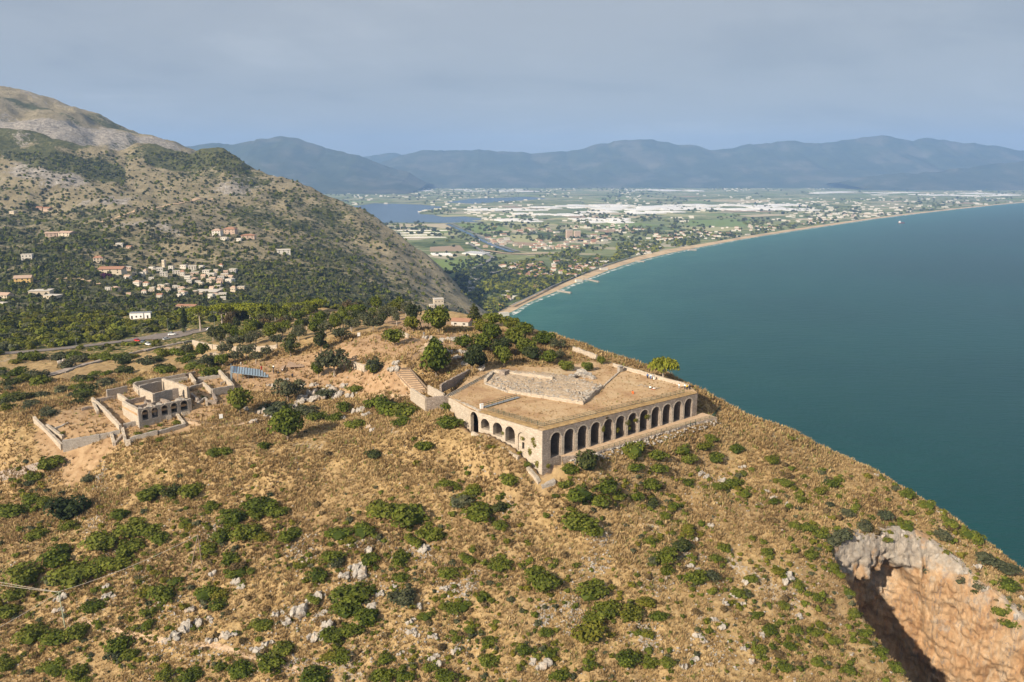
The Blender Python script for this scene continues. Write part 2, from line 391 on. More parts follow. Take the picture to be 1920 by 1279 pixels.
def G(px, py, lo=112, hi=3900):
    """photo pixel -> first visible point of the terrain"""
    u = uu(px, py); j = int(np.clip((u-gu[0])/(gu[1]-gu[0]), 0, NU-2)); t = (u-gu[j])/(gu[1]-gu[0])
    col = Z[:, j]*(1-t)+Z[:, j+1]*t
    ys = np.exp(gw); ok = (col >= CZ-drop(py)*ys) & (ys >= lo) & (ys <= hi)
    if not ok.any(): return None
    k = int(np.argmax(ok))
    if k == 0: y = ys[0]
    else:
        f0 = col[k-1]-(CZ-drop(py)*ys[k-1]); f1 = col[k]-(CZ-drop(py)*ys[k]); a = -f0/(f1-f0+1e-9) if f1 > f0 else 1.0
        y = ys[k-1]+(ys[k]-ys[k-1])*min(max(a, 0), 1)
    return Vector((u*y, y, CZ-drop(py)*y))
def HZ(X, Y):
    X = np.asarray(X, float); Y = np.asarray(Y, float)
    a = np.clip((X/Y-gu[0])/(gu[1]-gu[0]), 0, NU-1.001); b = np.clip((np.log(Y)-gw[0])/(gw[1]-gw[0]), 0, NW-1.001)
    i = a.astype(int); j = b.astype(int); s = a-i; t = b-j
    return (Z[j, i]*(1-s)+Z[j, i+1]*s)*(1-t)+(Z[j+1, i]*(1-s)+Z[j+1, i+1]*s)*t
def hz(x, y): return float(HZ(np.array([x]), np.array([y]))[0])

# ------------------------------------------------------------------ cover: r = green scrub, g = bare earth, b = stone
def pixpoly(pts): return [((p.x, p.y)) for p in (G(*q) for q in pts) if p is not None]
cov = np.zeros(Z.shape+(4,)); cov[..., 3] = 1
big = fbm(GX/45, GY/45, 4, 55); med = fbm(GX/14, GY/14, 4, 77)
zz = np.gradient(Z, axis=0)/np.gradient(GY, axis=0)
nearR = smooth(.50, .72, big)*.5*smooth(210, 185, GY)
nearB = smooth(.58, .78, fbm(GX/11, GY/11, 5, 5))*.42
earthpoly = [pixpoly(q) for q in (
   [(430,690),(480,680),(560,672),(640,700),(690,690),(760,722),(770,740),(700,732),(640,728),(560,722),(500,725),(440,730)],
   [(660,640),(720,625),(800,635),(860,628),(870,645),(800,655),(770,670),(700,660),(640,690),(615,660)],
   [(700,600),(800,600),(860,610),(760,625)])]
gE = np.zeros_like(Z)
for p in earthpoly:
    if len(p) > 2:
        d = dist_line(p+[p[0]], GX, GY); gE = np.maximum(gE, np.where(inside(p, GX, GY), 1, 1-smooth(0, 5, d)))
gE = np.maximum(gE, .8*flat*(GY < 300))
leftgreen = smooth(-.18, -.33, GU)*smooth(268, 300, GY)*.36 + smooth(330, 420, GY)*.22
cov[..., 0] = np.where(isN, np.clip(nearR+leftgreen, 0, 1), 0); cov[..., 1] = np.where(isN, gE, 0); cov[..., 2] = np.where(isN, nearB*(1-gE), 0)
# mountain side: woods low down and in folds, pale rock and straw above
vill = smooth(260, 150, Z+ (big-.5)*90)
mR = np.clip(.33+.28*vill*smooth(-.06, -.25, GU)+.55*(fbm(GX/240, GY/240, 5, 91)-.5)+.35*(fbm(GX/60, GY/60, 4, 92)-.5), 0, 1)
topw = np.exp(-((GU-uu(360, 285))/.055)**2)*smooth(1960, 2010, GY)*(GY < 2300)
topw2 = smooth(.47, .6, fbm(GX/300, GY/170, 4, 95))*smooth(1750, 1850, GY)*(GU < uu(230, 300))
mR = np.where(zf > zm, mR+.12+.9*(fbm(GX/190, GY/120, 4, 98)-.5), mR); mR = np.clip(mR+.75*topw+.5*topw2*(zm > zf), 0, 1)
mB = np.clip(.32+1.7*(fbm(GX/200, GY/200, 5, 96)-.45), 0, 1)*(1-vill*.8)
mB = np.clip(mB + .5*smooth(-.22, -.12, GU)*smooth(1500, 1800, GY), 0, 1)
cov[..., 0] = np.where(isN, cov[..., 0], mR); cov[..., 2] = np.where(isN, cov[..., 2], mB)
farmask = np.where(isN, 0.0, 1.0); cov[..., 3] = farmask

vv = np.stack([GX, GY, Z], -1).reshape(-1, 3)
idx = np.arange(NU*NW).reshape(NW, NU)
q = np.stack([idx[:-1, :-1], idx[:-1, 1:], idx[1:, 1:], idx[1:, :-1]], -1).reshape(-1, 4)
zq = Z.reshape(-1)[q].max(1); wallv = (hin & (dist_line(rim_back, GX, GY) < 4.5)).reshape(-1); q = q[(zq > -1.5) & ~wallv[q].any(1)]
used = np.zeros(NU*NW, bool); used[q.ravel()] = True; remap = np.cumsum(used)-1
vv = vv[used]; vv[:, 2] = np.maximum(vv[:, 2], -4.0); q = remap[q]; cv = cov.reshape(-1, 4)[used]

m = Mat('hillside')
cvs = m.N.new('ShaderNodeVertexColor'); cvs.layer_name = 'cover'
sp = m.sepc(cvs.outputs['Color']); cr, cg, cb = sp[0], sp[1], sp[2]; cf = cvs.outputs['Alpha']
n_s = m.noise(3.2, 3, .65); n_m = m.noise(0.42, 5, .62); n_l = m.noise(0.05, 4, .55)
straw = m.ramp(n_m, [(0.30, (.22, .145, .062)), (0.45, (.35, .24, .11)), (0.60, (.47, .335, .165)), (0.75, (.41, .295, .16))])
straw = m.mix(m.step(n_l, .40, .64), straw, m.mix(.4, straw, (.27, .185, .105)))
straw = m.mix(m.math('MULTIPLY', m.step(n_s, .50, .72), .5), straw, (.16, .105, .055))
earth = m.ramp(n_m, [(0.3, (.27, .165, .09)), (0.5, (.375, .245, .14)), (0.72, (.45, .32, .20))])
earth = m.mix(m.math('MULTIPLY', m.step(m.noise(1.1, 4, .7), .56, .66), .45), earth, (.30, .21, .11))
rockc = m.ramp(m.noise(0.8, 6, .7), [(0.3, (.22, .19, .16)), (0.5, (.42, .375, .32)), (0.72, (.56, .51, .445))])
grn = m.ramp(m.noise(0.55, 5, .65), [(0.3, (.030, .042, .010)), (0.5, (.075, .088, .024)), (0.7, (.15, .145, .045))])
fine = m.noise(0.35, 5, .7)
near_c = m.mix(m.math('MULTIPLY', cg, m.step(m.math('ADD', cg, m.math('MULTIPLY', n_m, .5)), .55, .9)), straw, earth)
near_c = m.mix(m.step(m.math('SUBTRACT', m.math('MULTIPLY', cb, 1.3), m.noise(1.6, 5, .75)), .02, .12), near_c, rockc)
near_c = m.mix(m.step(m.math('SUBTRACT', m.math('MULTIPLY', cr, 1.05), fine), .0, .12), near_c, grn)
# far slopes
fn1 = m.noise(0.055, 7, .72); fn2 = m.noise(0.018, 6, .65, .4); vor = m.voro(0.11, 'F1')
fstraw = m.ramp(m.noise(0.02, 7, .7), [(0.30, (.17, .145, .085)), (0.5, (.275, .232, .142)), (0.68, (.35, .30, .20))])
frock = m.ramp(m.noise(0.09, 6, .75), [(0.35, (.17, .15, .125)), (0.52, (.34, .305, .26)), (0.66, (.49, .455, .405))])
fgrn = m.ramp(m.noise(0.07, 5, .7), [(0.32, (.045, .055, .022)), (0.5, (.092, .098, .040)), (0.7, (.155, .150, .068))])
far_c = m.mix(m.step(m.math('SUBTRACT', m.math('MULTIPLY', cb, .95), m.math('ADD', m.math('MULTIPLY', fn1, .75), m.math('MULTIPLY', m.noise(.2, 4, .7), .3))), -.02, .08), fstraw, frock)
shr = m.math('ADD', m.math('MULTIPLY', fn1, .45), m.math('ADD', m.math('MULTIPLY', fn2, .25), m.math('MULTIPLY', m.noise(.16, 3, .6), .34)))
far_c = m.mix(m.step(m.math('SUBTRACT', m.math('ADD', m.math('MULTIPLY', cr, .62), .20), shr), -.03, .045), far_c, fgrn)
m.color(m.mix(cf, near_c, far_c)).rough(.95)
m.bump(m.math('ADD', m.math('MULTIPLY', n_s, .25), m.math('ADD', m.math('MULTIPLY', n_m, .6), m.math('MULTIPLY', m.math('MULTIPLY', fn1, cf), 14.0))), .8, 1.0)
me = mesh('hillside', vv, q, 'hillside', True)
ca = me.color_attributes.new('cover', 'FLOAT_COLOR', 'POINT'); ca.data.foreach_set('color', cv.astype(np.float32).ravel())
hill = struct(obj('hillside', me))


# ------------------------------------------------------------------ coastline, plain, sea
ZP = 2.5                                                 # level of the coastal plain
shore_px = [(938,603),(960,588),(1000,566),(1050,545),(1100,525),(1150,506),(1200,490),(1260,475),(1320,463),(1400,448),(1480,435),(1560,423),(1640,411),(1720,401),(1800,392),(1870,384.5),(1920,380),(1990,375),(2100,369)]
dune_px = [(905,603),(925,590),(965,568),(1030,541),(1080,521),(1130,500),(1190,482),(1255,467.5),(1320,456.5),(1400,443),(1480,430.5),(1560,419),(1640,408),(1720,398.5),(1800,389.8),(1870,382.8),(1920,378.6),(1990,373.8),(2100,368)]
shore = [onz(x, y, 0.0) for x, y in shore_px]; dune = [onz(x, y, ZP) for x, y in dune_px]
def resample(pts, n):
    p = np.array([list(q) for q in pts]); s = np.r_[0, np.cumsum(np.linalg.norm(np.diff(p, axis=0), axis=1))]
    # even in log distance so that the near part keeps its detail
    t = np.linspace(0, 1, n)**1.6*s[-1]
    return np.stack([np.interp(t, s, p[:, k]) for k in range(p.shape[1])], 1)
shore = [Vector((onz(x, y, 0).x-60*(k == 0), onz(x, y, 0).y-60*(k == 0), 0)) for k, (x, y) in enumerate(shore_px)]
Nb = 260
S = resample(shore, Nb); D = resample(dune, Nb)
S[:, 0] += (fbm(np.arange(Nb)/5., np.zeros(Nb), 3, 2)-.5)*14
m = Mat('sand'); sn = m.noise(.04, 5, .6)
m.color(m.mix(m.step(m.noise(.012, 5, .6), .45, .6), m.ramp(sn, [(0.3, (.48, .34, .19)), (0.7, (.64, .49, .31))]), (.42, .31, .19))).rough(.9)
rows = 6; vs = []
for k in range(Nb):
    for r in range(rows):
        t = r/(rows-1); p = D[k]*(1-t)+S[k]*t; vs.append((p[0], p[1], ZP+.15-(ZP+.65)*t**.8))
fs = [(k*rows+r, k*rows+r+1, (k+1)*rows+r+1, (k+1)*rows+r) for k in range(Nb-1) for r in range(rows-1)]
struct(obj('beach', mesh('beach', vs, fs, 'sand', True)))

m = Mat('plain'); P = m.pos()
rot = m.N.new('ShaderNodeMapping'); m.L.new(P, rot.inputs[0]); rot.inputs['Rotation'].default_value = (0, 0, R(24))
br = m.N.new('ShaderNodeTexBrick'); m.L.new(rot.outputs[0], br.inputs['Vector']); br.inputs['Scale'].default_value = .0042
br.inputs['Mortar Size'].default_value = .035; br.inputs['Brick Width'].default_value = 1.3; br.inputs['Row Height'].default_value = .5; br.offset = .37; br.squash = .7; br.squash_frequency = 3
br.inputs['Color1'].default_value = (0, 0, 0, 1); br.inputs['Color2'].default_value = (1, 1, 1, 1); br.inputs['Mortar'].default_value = (.5, .5, .5, 1); br.inputs['Bias'].default_value = 0
cell = m.voro(.0034, 'F1', rot.outputs[0], 'Color', .9, 'CHEBYCHEV', (1, 2.1, 1)); cs = m.sepc(cell)
fld = m.ramp(m.math('FRACT', m.math('ADD', cs[0], m.math('MULTIPLY', m.sepc(br.outputs['Color'])[0], .37))), [(0, (.15, .18, .08)), (.2, (.20, .23, .10)), (.36, (.28, .29, .13)), (.5, (.15, .19, .08)), (.62, (.42, .37, .25)), (.74, (.20, .24, .10)), (.86, (.48, .42, .32)), (.95, (.15, .19, .09))], 'CONSTANT')
fld = m.mix(.3, fld, m.ramp(m.noise(.02, 5, .6), [(.3, (.07, .10, .035)), (.7, (.26, .25, .11))]))
scrub = m.ramp(m.noise(.012, 6, .7), [(.38, (.035, .06, .018)), (.52, (.09, .12, .035)), (.66, (.25, .23, .11))])
near_ = m.step(m.N.new('ShaderNodeSeparateXYZ').outputs[1], 0, 1)
sx = m.N.new('ShaderNodeSeparateXYZ'); m.L.new(P, sx.inputs[0])
pl = m.mix(m.step(sx.outputs[1], 2100, 2700), scrub, fld)
pl = m.mix(m.step(m.noise(.0022, 4, .6), .52, .60), pl, scrub)
m.color(pl).rough(.95)
farX, farY = 21000.0, 17500.0
poly = [(-9000, 1250), (700*-1, 1250)] + [(D[0][0]-40, 1250)] + [(p[0], p[1]) for p in D] + [(D[-1][0]+5200, D[-1][1]+5200), (farX, farY), (-9000, farY)]
# big sheet with one face per strip so it stays cheap and clean
bm = bmesh.new(); bvs = [bm.verts.new((x, y, ZP)) for x, y in poly]; bm.faces.new(bvs); bmesh.ops.triangulate(bm, faces=bm.faces); me = bpy.data.meshes.new('plain'); bm.to_mesh(me); bm.free()
for p_ in me.polygons:
    if p_.normal.z < 0: p_.flip()
me.materials.append(MATS['plain']); struct(obj('plain', me))

# sea: a graded grid so that the colour of the shallows can follow the shore
m = Mat('sea'); at = m.N.new('ShaderNodeVertexColor'); at.layer_name = 'depth'; s3 = m.sepc(at.outputs['Color'])
deep = m.mix(m.step(m.noise(.0016, 4, .55, .5), .42, .62), (.0003, .036, .034), (.0006, .045, .041))
shal = m.mix(m.step(m.noise(.010, 4, .6), .4, .62), (.016, .115, .095), (.030, .14, .108))
c = m.mix(s3[0], deep, shal); c = m.mix(s3[1], c, (.30, .27, .19))
c = m.mix(m.math('MULTIPLY', s3[2], m.step(m.noise(.08, 4, .6), .46, .56)), c, (.75, .76, .73))
m.color(c); m.b.inputs['Roughness'].default_value = .32; m.b.inputs['IOR'].default_value = 1.333; m.b.inputs['Specular IOR Level'].default_value = .14
wv = m.math('ADD', m.noise(.16, 5, .62, 0, None, (1, 1.9, 1)), m.math('MULTIPLY', m.noise(.035, 4, .6, 0, None, (1, 2.2, 1)), 2.0))
m.bump(wv, .55, 1.4)
sx_ = np.r_[np.linspace(-600, 3200, 110), np.linspace(3300, 9000, 70), np.linspace(9500, farX, 10)]
sy_ = np.r_[np.linspace(60, 2500, 110), np.linspace(2560, 9000, 90), np.linspace(9400, 13500, 8)]
SX, SY = np.meshgrid(sx_, sy_); dS = dist_line([Vector(p) for p in S.tolist()], SX, SY)
land = inside([(p[0], p[1]) for p in S]+[(S[-1][0]+5200, S[-1][1]+5300), (farX, 14500), (-9000, 14500), (-9000, S[0][1])], SX, SY)
vv = np.stack([SX, SY, np.zeros_like(SX)], -1).reshape(-1, 3); nx, ny = len(sx_), len(sy_)
idx = np.arange(nx*ny).reshape(ny, nx); q = np.stack([idx[:-1, :-1], idx[:-1, 1:], idx[1:, 1:], idx[1:, :-1]], -1).reshape(-1, 4)
lf = land & (dS > 160); q = q[~lf.reshape(-1)[q].all(1)]
me = mesh('sea', vv, q, 'sea')
dd = np.where(land, 0, dS); sh = np.zeros((ny, nx, 4)); sh[..., 0] = np.exp(-dd/330)*.85+.12*np.exp(-dd/1100); sh[..., 1] = 0; sh[..., 2] = 0; sh[..., 3] = 1
ca = me.color_attributes.new('depth', 'FLOAT_COLOR', 'POINT'); ca.data.foreach_set('color', sh.astype(np.float32).ravel())
struct(obj('sea', me))
# wet sand and surf along the water's edge
m = Mat('surf'); m.color(m.mix(m.step(m.noise(.06, 5, .65, .3), .50, .58), (.10, .20, .165), (.62, .62, .57))).rough(.6)
T = np.gradient(S, axis=0); T /= np.linalg.norm(T[:, :2], axis=1)[:, None]; Nn = np.stack([T[:, 1], -T[:, 0]], 1)
wd = 5+9*fbm(np.arange(Nb)/7., np.ones(Nb), 3, 8)
vs = [(S[k, 0]-Nn[k, 0]*3, S[k, 1]-Nn[k, 1]*3, .02) for k in range(Nb)]+[(S[k, 0]+Nn[k, 0]*wd[k], S[k, 1]+Nn[k, 1]*wd[k], .02) for k in range(Nb)]
stuff(tag(obj('surf', mesh('surf', vs, [(k, k+Nb, k+1+Nb, k+1) for k in range(Nb-1)], 'surf')), 'thin line of white surf along the sandy beach', 'surf'))

# ------------------------------------------------------------------ far mountain ranges
def mount(name, prof, y0, y1, yb, x0, x1, seed, nx=300, ny=60, spur=.5):
    """range whose crest follows prof (photo pixels) at depth y1, foot at y0, back at yb"""
    us = np.array([uu(px, py) for px, py in prof]); zs = np.array([CZ-drop(py)*y1 for px, py in prof])
    xs = np.linspace(x0, x1, nx); ys = np.linspace(y0, yb, ny); ys[np.argmin(abs(ys-y1))] = y1; XX, YY = np.meshgrid(xs, ys)
    U = XX/y1; zc = np.interp(U, us, zs); zc = zc+(np.abs(fbm(XX/420, XX*0+seed, 4, seed+9, .6)-.5)*-110+22)*(zc > 120)
    t = np.where(YY < y1, (YY-y0)/(y1-y0), 1-.8*(YY-y1)/(yb-y1))
    wav = np.abs(fbm(XX/1500+YY/4000, YY/5200, 5, seed, .55)-.5)*2
    prof_ = np.clip(t, 0, 1)**1.15
    zz = zc*prof_*(1-spur*wav*np.clip(1.25-t, 0, 1)*1.2*(t < 1)) + (fbm(XX/600, YY/800, 5, seed+5)-.5)*260*prof_*(1-.75*np.exp(-((YY-y1)/700)**2))
    zz = np.maximum(zz, 0)*np.where(YY == ys[0], 0, 1)+ZP-1
    idx = np.arange(nx*ny).reshape(ny, nx); q = np.stack([idx[:-1, :-1], idx[:-1, 1:], idx[1:, 1:], idx[1:, :-1]], -1).reshape(-1, 4)
    o = struct(obj(name, mesh(name, np.stack([XX, YY, zz], -1).reshape(-1, 3), q, 'far_slopes', True))); return o
m = Mat('far_slopes'); m.color(m.mix(m.step(m.noise(.0016, 6, .65), .46, .62), m.ramp(m.noise(.004, 6, .7), [(.35, (.020, .032, .018)), (.6, (.05, .06, .03))]), m.ramp(m.noise(.003, 6, .7), [(.3, (.05, .055, .036)), (.7, (.125, .115, .085))])))
mount('far_mountains', [(200,300),(300,282),(365,270),(400,268),(440,273),(490,262),(530,258.5),(560,262),(600,277),(630,282),(670,292),(720,310),(760,322),(800,345),(830,352)], 9300, 11500, 13500, -6500, -1200, 3)
mount('far_mountains', [(500,330),(560,300),(640,296),(700,292),(740,290),(780,300),(840,320),(900,352)], 14500, 16800, 18000, -6500, -400, 13)
mount('far_mountains', [(560,345),(640,330),(700,312),(740,297),(790,281.5),(820,283),(860,285),(900,283),(950,285),(1000,287.5),(1050,287),(1095,281),(1120,273),(1150,268.5),(1190,263.5),(1225,264),(1260,271),(1300,275),(1345,281.5),(1375,279),(1405,273),(1440,270),(1465,265.5),(1500,266),(1540,269),(1570,265),(1600,261),(1635,259),(1652,256),(1680,262),(1710,264),(1740,260.5),(1780,264),(1820,270),(1850,277),(1880,278),(1920,285),(2000,292),(2200,310),(2400,318)], 12200, 14500, 17000, -5000, 16500, 23, 620, 64, .62)
mount('far_mountains', [(1560,345),(1660,330),(1760,322),(1840,313),(1900,305),(1960,298),(2060,290),(2200,296),(2400,300)], 10800, 11900, 13500, 4800, 15500, 43)

# ------------------------------------------------------------------ haze in the air
m = Mat('haze'); m.N.remove(m.b); pv = m.N.new('ShaderNodeVolumePrincipled'); pv.inputs['Density'].default_value = 6.0e-5
pv.inputs['Color'].default_value = (.34, .57, 1.0, 1); pv.inputs['Anisotropy'].default_value = 0.0
m.L.new(pv.outputs[0], m.N['Material Output'].inputs['Volume'])
try: m.m.cycles.homogeneous_volume = True
except Exception: pass
hb = MB(); hb.box(-9600, farX+600, -400, 18600, -6, 1010)
stuff(tag(hb.build('haze', 'haze'), 'pale blue haze over the bay and the far mountains', 'haze'))


# ------------------------------------------------------------------ stone materials
def stone_mat(name, lo, hi, mort, sc_=1.6, stain=.35):
    m = Mat(name); P = m.pos()
    ce = m.voro(sc_, 'F1', None, 'Color', 1, 'EUCLIDEAN', (1, 1, 1.7)); dist = m.voro(sc_, 'DISTANCE_TO_EDGE', None, 'Distance', 1, 'EUCLIDEAN', (1, 1, 1.7))
    c = m.mix(m.sepc(ce)[0], lo, hi)
    c = m.mix(m.step(dist, .09, .02), c, mort)
    c = m.mix(m.math('MULTIPLY', m.step(m.noise(.45, 6, .7, .6), .48, .66), stain), c, tuple(v*.45 for v in lo))
    c = m.mix(m.math('MULTIPLY', m.step(m.noise(.16, 5, .6), .5, .7), .35), c, (.50, .36, .23))
    c = m.mix(m.math('MULTIPLY', m.step(m.noise(.9, 5, .7, .3, None, (1, 1, .14)), .50, .66), stain*.9), c, tuple(v*.5 for v in lo))
    c = m.mix(.4, c, m.ramp(m.noise(6, 4, .7), [(.3, tuple(v*.7 for v in lo)), (.7, tuple(min(1, v*1.1) for v in hi))]))
    m.color(c).rough(.95); m.bump(m.math('ADD', m.math('MULTIPLY', m.step(dist, 0, .16), .7), m.noise(4, 5, .7)), .8, .12)
    return m
stone_mat('rubble', (.24, .19, .155), (.45, .385, .325), (.16, .12, .095), 1.6, .75)
stone_mat('ashlar', (.41, .345, .265), (.57, .495, .40), (.36, .30, .24), .9, .25)
stone_mat('shaded_vault_stone', (.20, .165, .135), (.32, .27, .225), (.13, .10, .08), 1.6, .5)  # vault interiors: their shade, with some soot, put into a darker stone colour
stone_mat('grey_rubble', (.30, .27, .235), (.47, .425, .375), (.20, .17, .14), 2.0, .4)
m = Mat('limestone'); lv = m.noise(.9, 7, .75, .5); m.color(m.mix(m.math('MULTIPLY', m.step(m.noise(.35, 4, .6), .55, .68), .5), m.ramp(lv, [(.30, (.13, .115, .10)), (.45, (.32, .29, .255)), (.62, (.47, .43, .375)), (.8, (.54, .50, .44))]), (.46, .31, .18))).rough(.95)
m.bump(m.math('ADD', lv, m.math('MULTIPLY', m.voro(1.3, 'DISTANCE_TO_EDGE', None, 'Distance'), .8)), 1.0, .35)
m = Mat('deck'); dn = m.noise(.11, 6, .65, .3); dn2 = m.noise(1.4, 5, .7)
c = m.ramp(dn, [(.30, (.31, .185, .10)), (.45, (.42, .275, .15)), (.58, (.51, .365, .215)), (.72, (.38, .25, .135))])
c = m.mix(m.math('MULTIPLY', m.step(dn2, .50, .70), .55), c, (.20, .125, .06)); c = m.mix(m.math('MULTIPLY', m.step(m.noise(.05, 4, .6), .56, .68), .5), c, (.56, .46, .31))
m.color(c).rough(.95); m.bump(dn2, .7, .25)
m = Mat('dry_grass_mat'); m.color(m.ramp(m.noise(.9, 5, .7), [(.3, (.25, .16, .075)), (.55, (.40, .27, .125)), (.75, (.49, .35, .18))])).rough(.95); m.bump(m.noise(3, 5, .7), .9, .3)
def plain_mat(name, c, rough=.6, var=.15, metal=0.0, spec=.3):
    m = Mat(name); m.color(m.mix(m.noise(2.5, 4, .6), tuple(v*(1-var) for v in c), tuple(min(1, v*(1+var)) for v in c))).rough(rough)
    m.b.inputs['Metallic'].default_value = metal; m.b.inputs['Specular IOR Level'].default_value = spec; return m
plain_mat('green_metal', (.035, .075, .05)); plain_mat('grey_metal', (.36, .37, .37), .45, .1, .5); plain_mat('dark', (.03, .028, .025)); plain_mat('wood', (.40, .28, .19), .85, .3)
plain_mat('old_wood', (.24, .18, .13), .9, .3); plain_mat('white_paint', (.78, .77, .74), .5, .05); plain_mat('pale_blue_metal', (.33, .43, .51), .4, .12, .3)

class Frame:
    """wall frame: s along the wall, t outwards, z up"""
    def __init__(s, a, b, side):
        s.a = Vector((a.x, a.y, 0)); d = Vector((b.x-a.x, b.y-a.y, 0)); s.len = d.length; s.d = d.normalized()
        s.n = Vector((s.d.y, -s.d.x, 0))*side
    def p(s, u, t, z): q = s.a+s.d*u+s.n*t; return Vector((q.x, q.y, z))
    def find(s, px, z):                                  # s where the photo column px crosses the wall at height z
        lo, hi = -40.0, s.len+60
        f = lambda u: proj(s.p(u, 0, z))[0]-px
        if f(lo)*f(hi) > 0: return None
        for _ in range(50):
            mid_ = (lo+hi)/2
            if f(lo)*f(mid_) <= 0: hi = mid_
            else: lo = mid_
        return lo
    def z_at(s, u, py):
        q = s.p(u, 0, 0); return CZ-drop(py)*q.y
def arch_pts(c, r, zs, n=12): return [(c-r*math.cos(math.pi*k/n), zs+r*math.sin(math.pi*k/n)) for k in range(n+1)]
def arch_wall(fr, s0, s1, o0, o1, zb, zf, zs, zt, th, t0=0.0, ragged=0.0, seed=0):
    """wall piece s0..s1 with a round-headed opening o0..o1"""
    mb = MB(); c = (o0+o1)/2; r = (o1-o0)/2; ap = arch_pts(c, r, zs)
    rr = random.Random(seed)
    cols = [(s0, zb, zt)] + [(o0, zb, zt)]
    ztop = lambda: zt+rr.uniform(-ragged, ragged*.4)
    V = lambda u, t, z: tuple(fr.p(u, t, z))
    prev = None
    segs = [((s0, zb), (o0, zb))]+[(ap[k], ap[k+1]) for k in range(len(ap)-1)]+[((o1, zb), (s1, zb))]
    tops = [zt]+[ztop() for _ in range(len(segs)-1)]+[zt]
    for k, ((ua, za), (ub, zb_)) in enumerate(segs):
        ta, tb = tops[k], tops[k+1]
        mb.add([V(ua, t0, za), V(ub, t0, zb_), V(ub, t0, tb), V(ua, t0, ta), V(ua, t0-th, za), V(ub, t0-th, zb_), V(ub, t0-th, tb), V(ua, t0-th, ta)],
               [(0,1,2,3), (5,4,7,6), (3,2,6,7), (1,0,4,5)])
    for u_ in (o0, o1): mb.add([V(u_, t0, zf), V(u_, t0-th, zf), V(u_, t0-th, zs), V(u_, t0, zs)], [(0,1,2,3)])
    mb.add([V(o0, t0, zb), V(o1, t0, zb), V(o1, t0, zf), V(o0, t0, zf), V(o0, t0-th, zb), V(o1, t0-th, zb), V(o1, t0-th, zf), V(o0, t0-th, zf)], [(0,1,2,3), (5,4,7,6), (3,2,6,7)])
    for u_ in (s0, s1): mb.add([V(u_, t0, zb), V(u_, t0-th, zb), V(u_, t0-th, zt), V(u_, t0, zt)], [(0,1,2,3)])
    return mb
def arch_band(fr, c, r, zs, zf, w_, t0, t1):
    mb = MB(); a1 = [(c-r, zf)]+arch_pts(c, r, zs)+[(c+r, zf)]; a2 = [(c-r-w_, zf)]+arch_pts(c, r+w_, zs)+[(c+r+w_, zf)]
    V = lambda q, t: tuple(fr.p(q[0], t, q[1]))
    for k in range(len(a1)-1):
        mb.add([V(a1[k], t1), V(a1[k+1], t1), V(a2[k+1], t1), V(a2[k], t1), V(a1[k], t0), V(a1[k+1], t0), V(a2[k+1], t0), V(a2[k], t0)],
               [(0,1,2,3), (0,4,5,1), (2,6,7,3)])
    return mb
def vault(fr, o0, o1, zf, zs, t0, depth, door=None):
    mb = MB(); c = (o0+o1)/2; r = (o1-o0)/2; pr = [(o0, zf)]+arch_pts(c, r, zs)+[(o1, zf)]
    V = lambda q, t: tuple(fr.p(q[0], t, q[1])); n = len(pr)
    for k in range(n): mb.add([V(pr[k], t0), V(pr[(k+1) % n], t0), V(pr[(k+1) % n], t0-depth), V(pr[k], t0-depth)], [(0,1,2,3)])
    mb.add([V(q, t0-depth) for q in pr], [tuple(range(n))])
    return mb

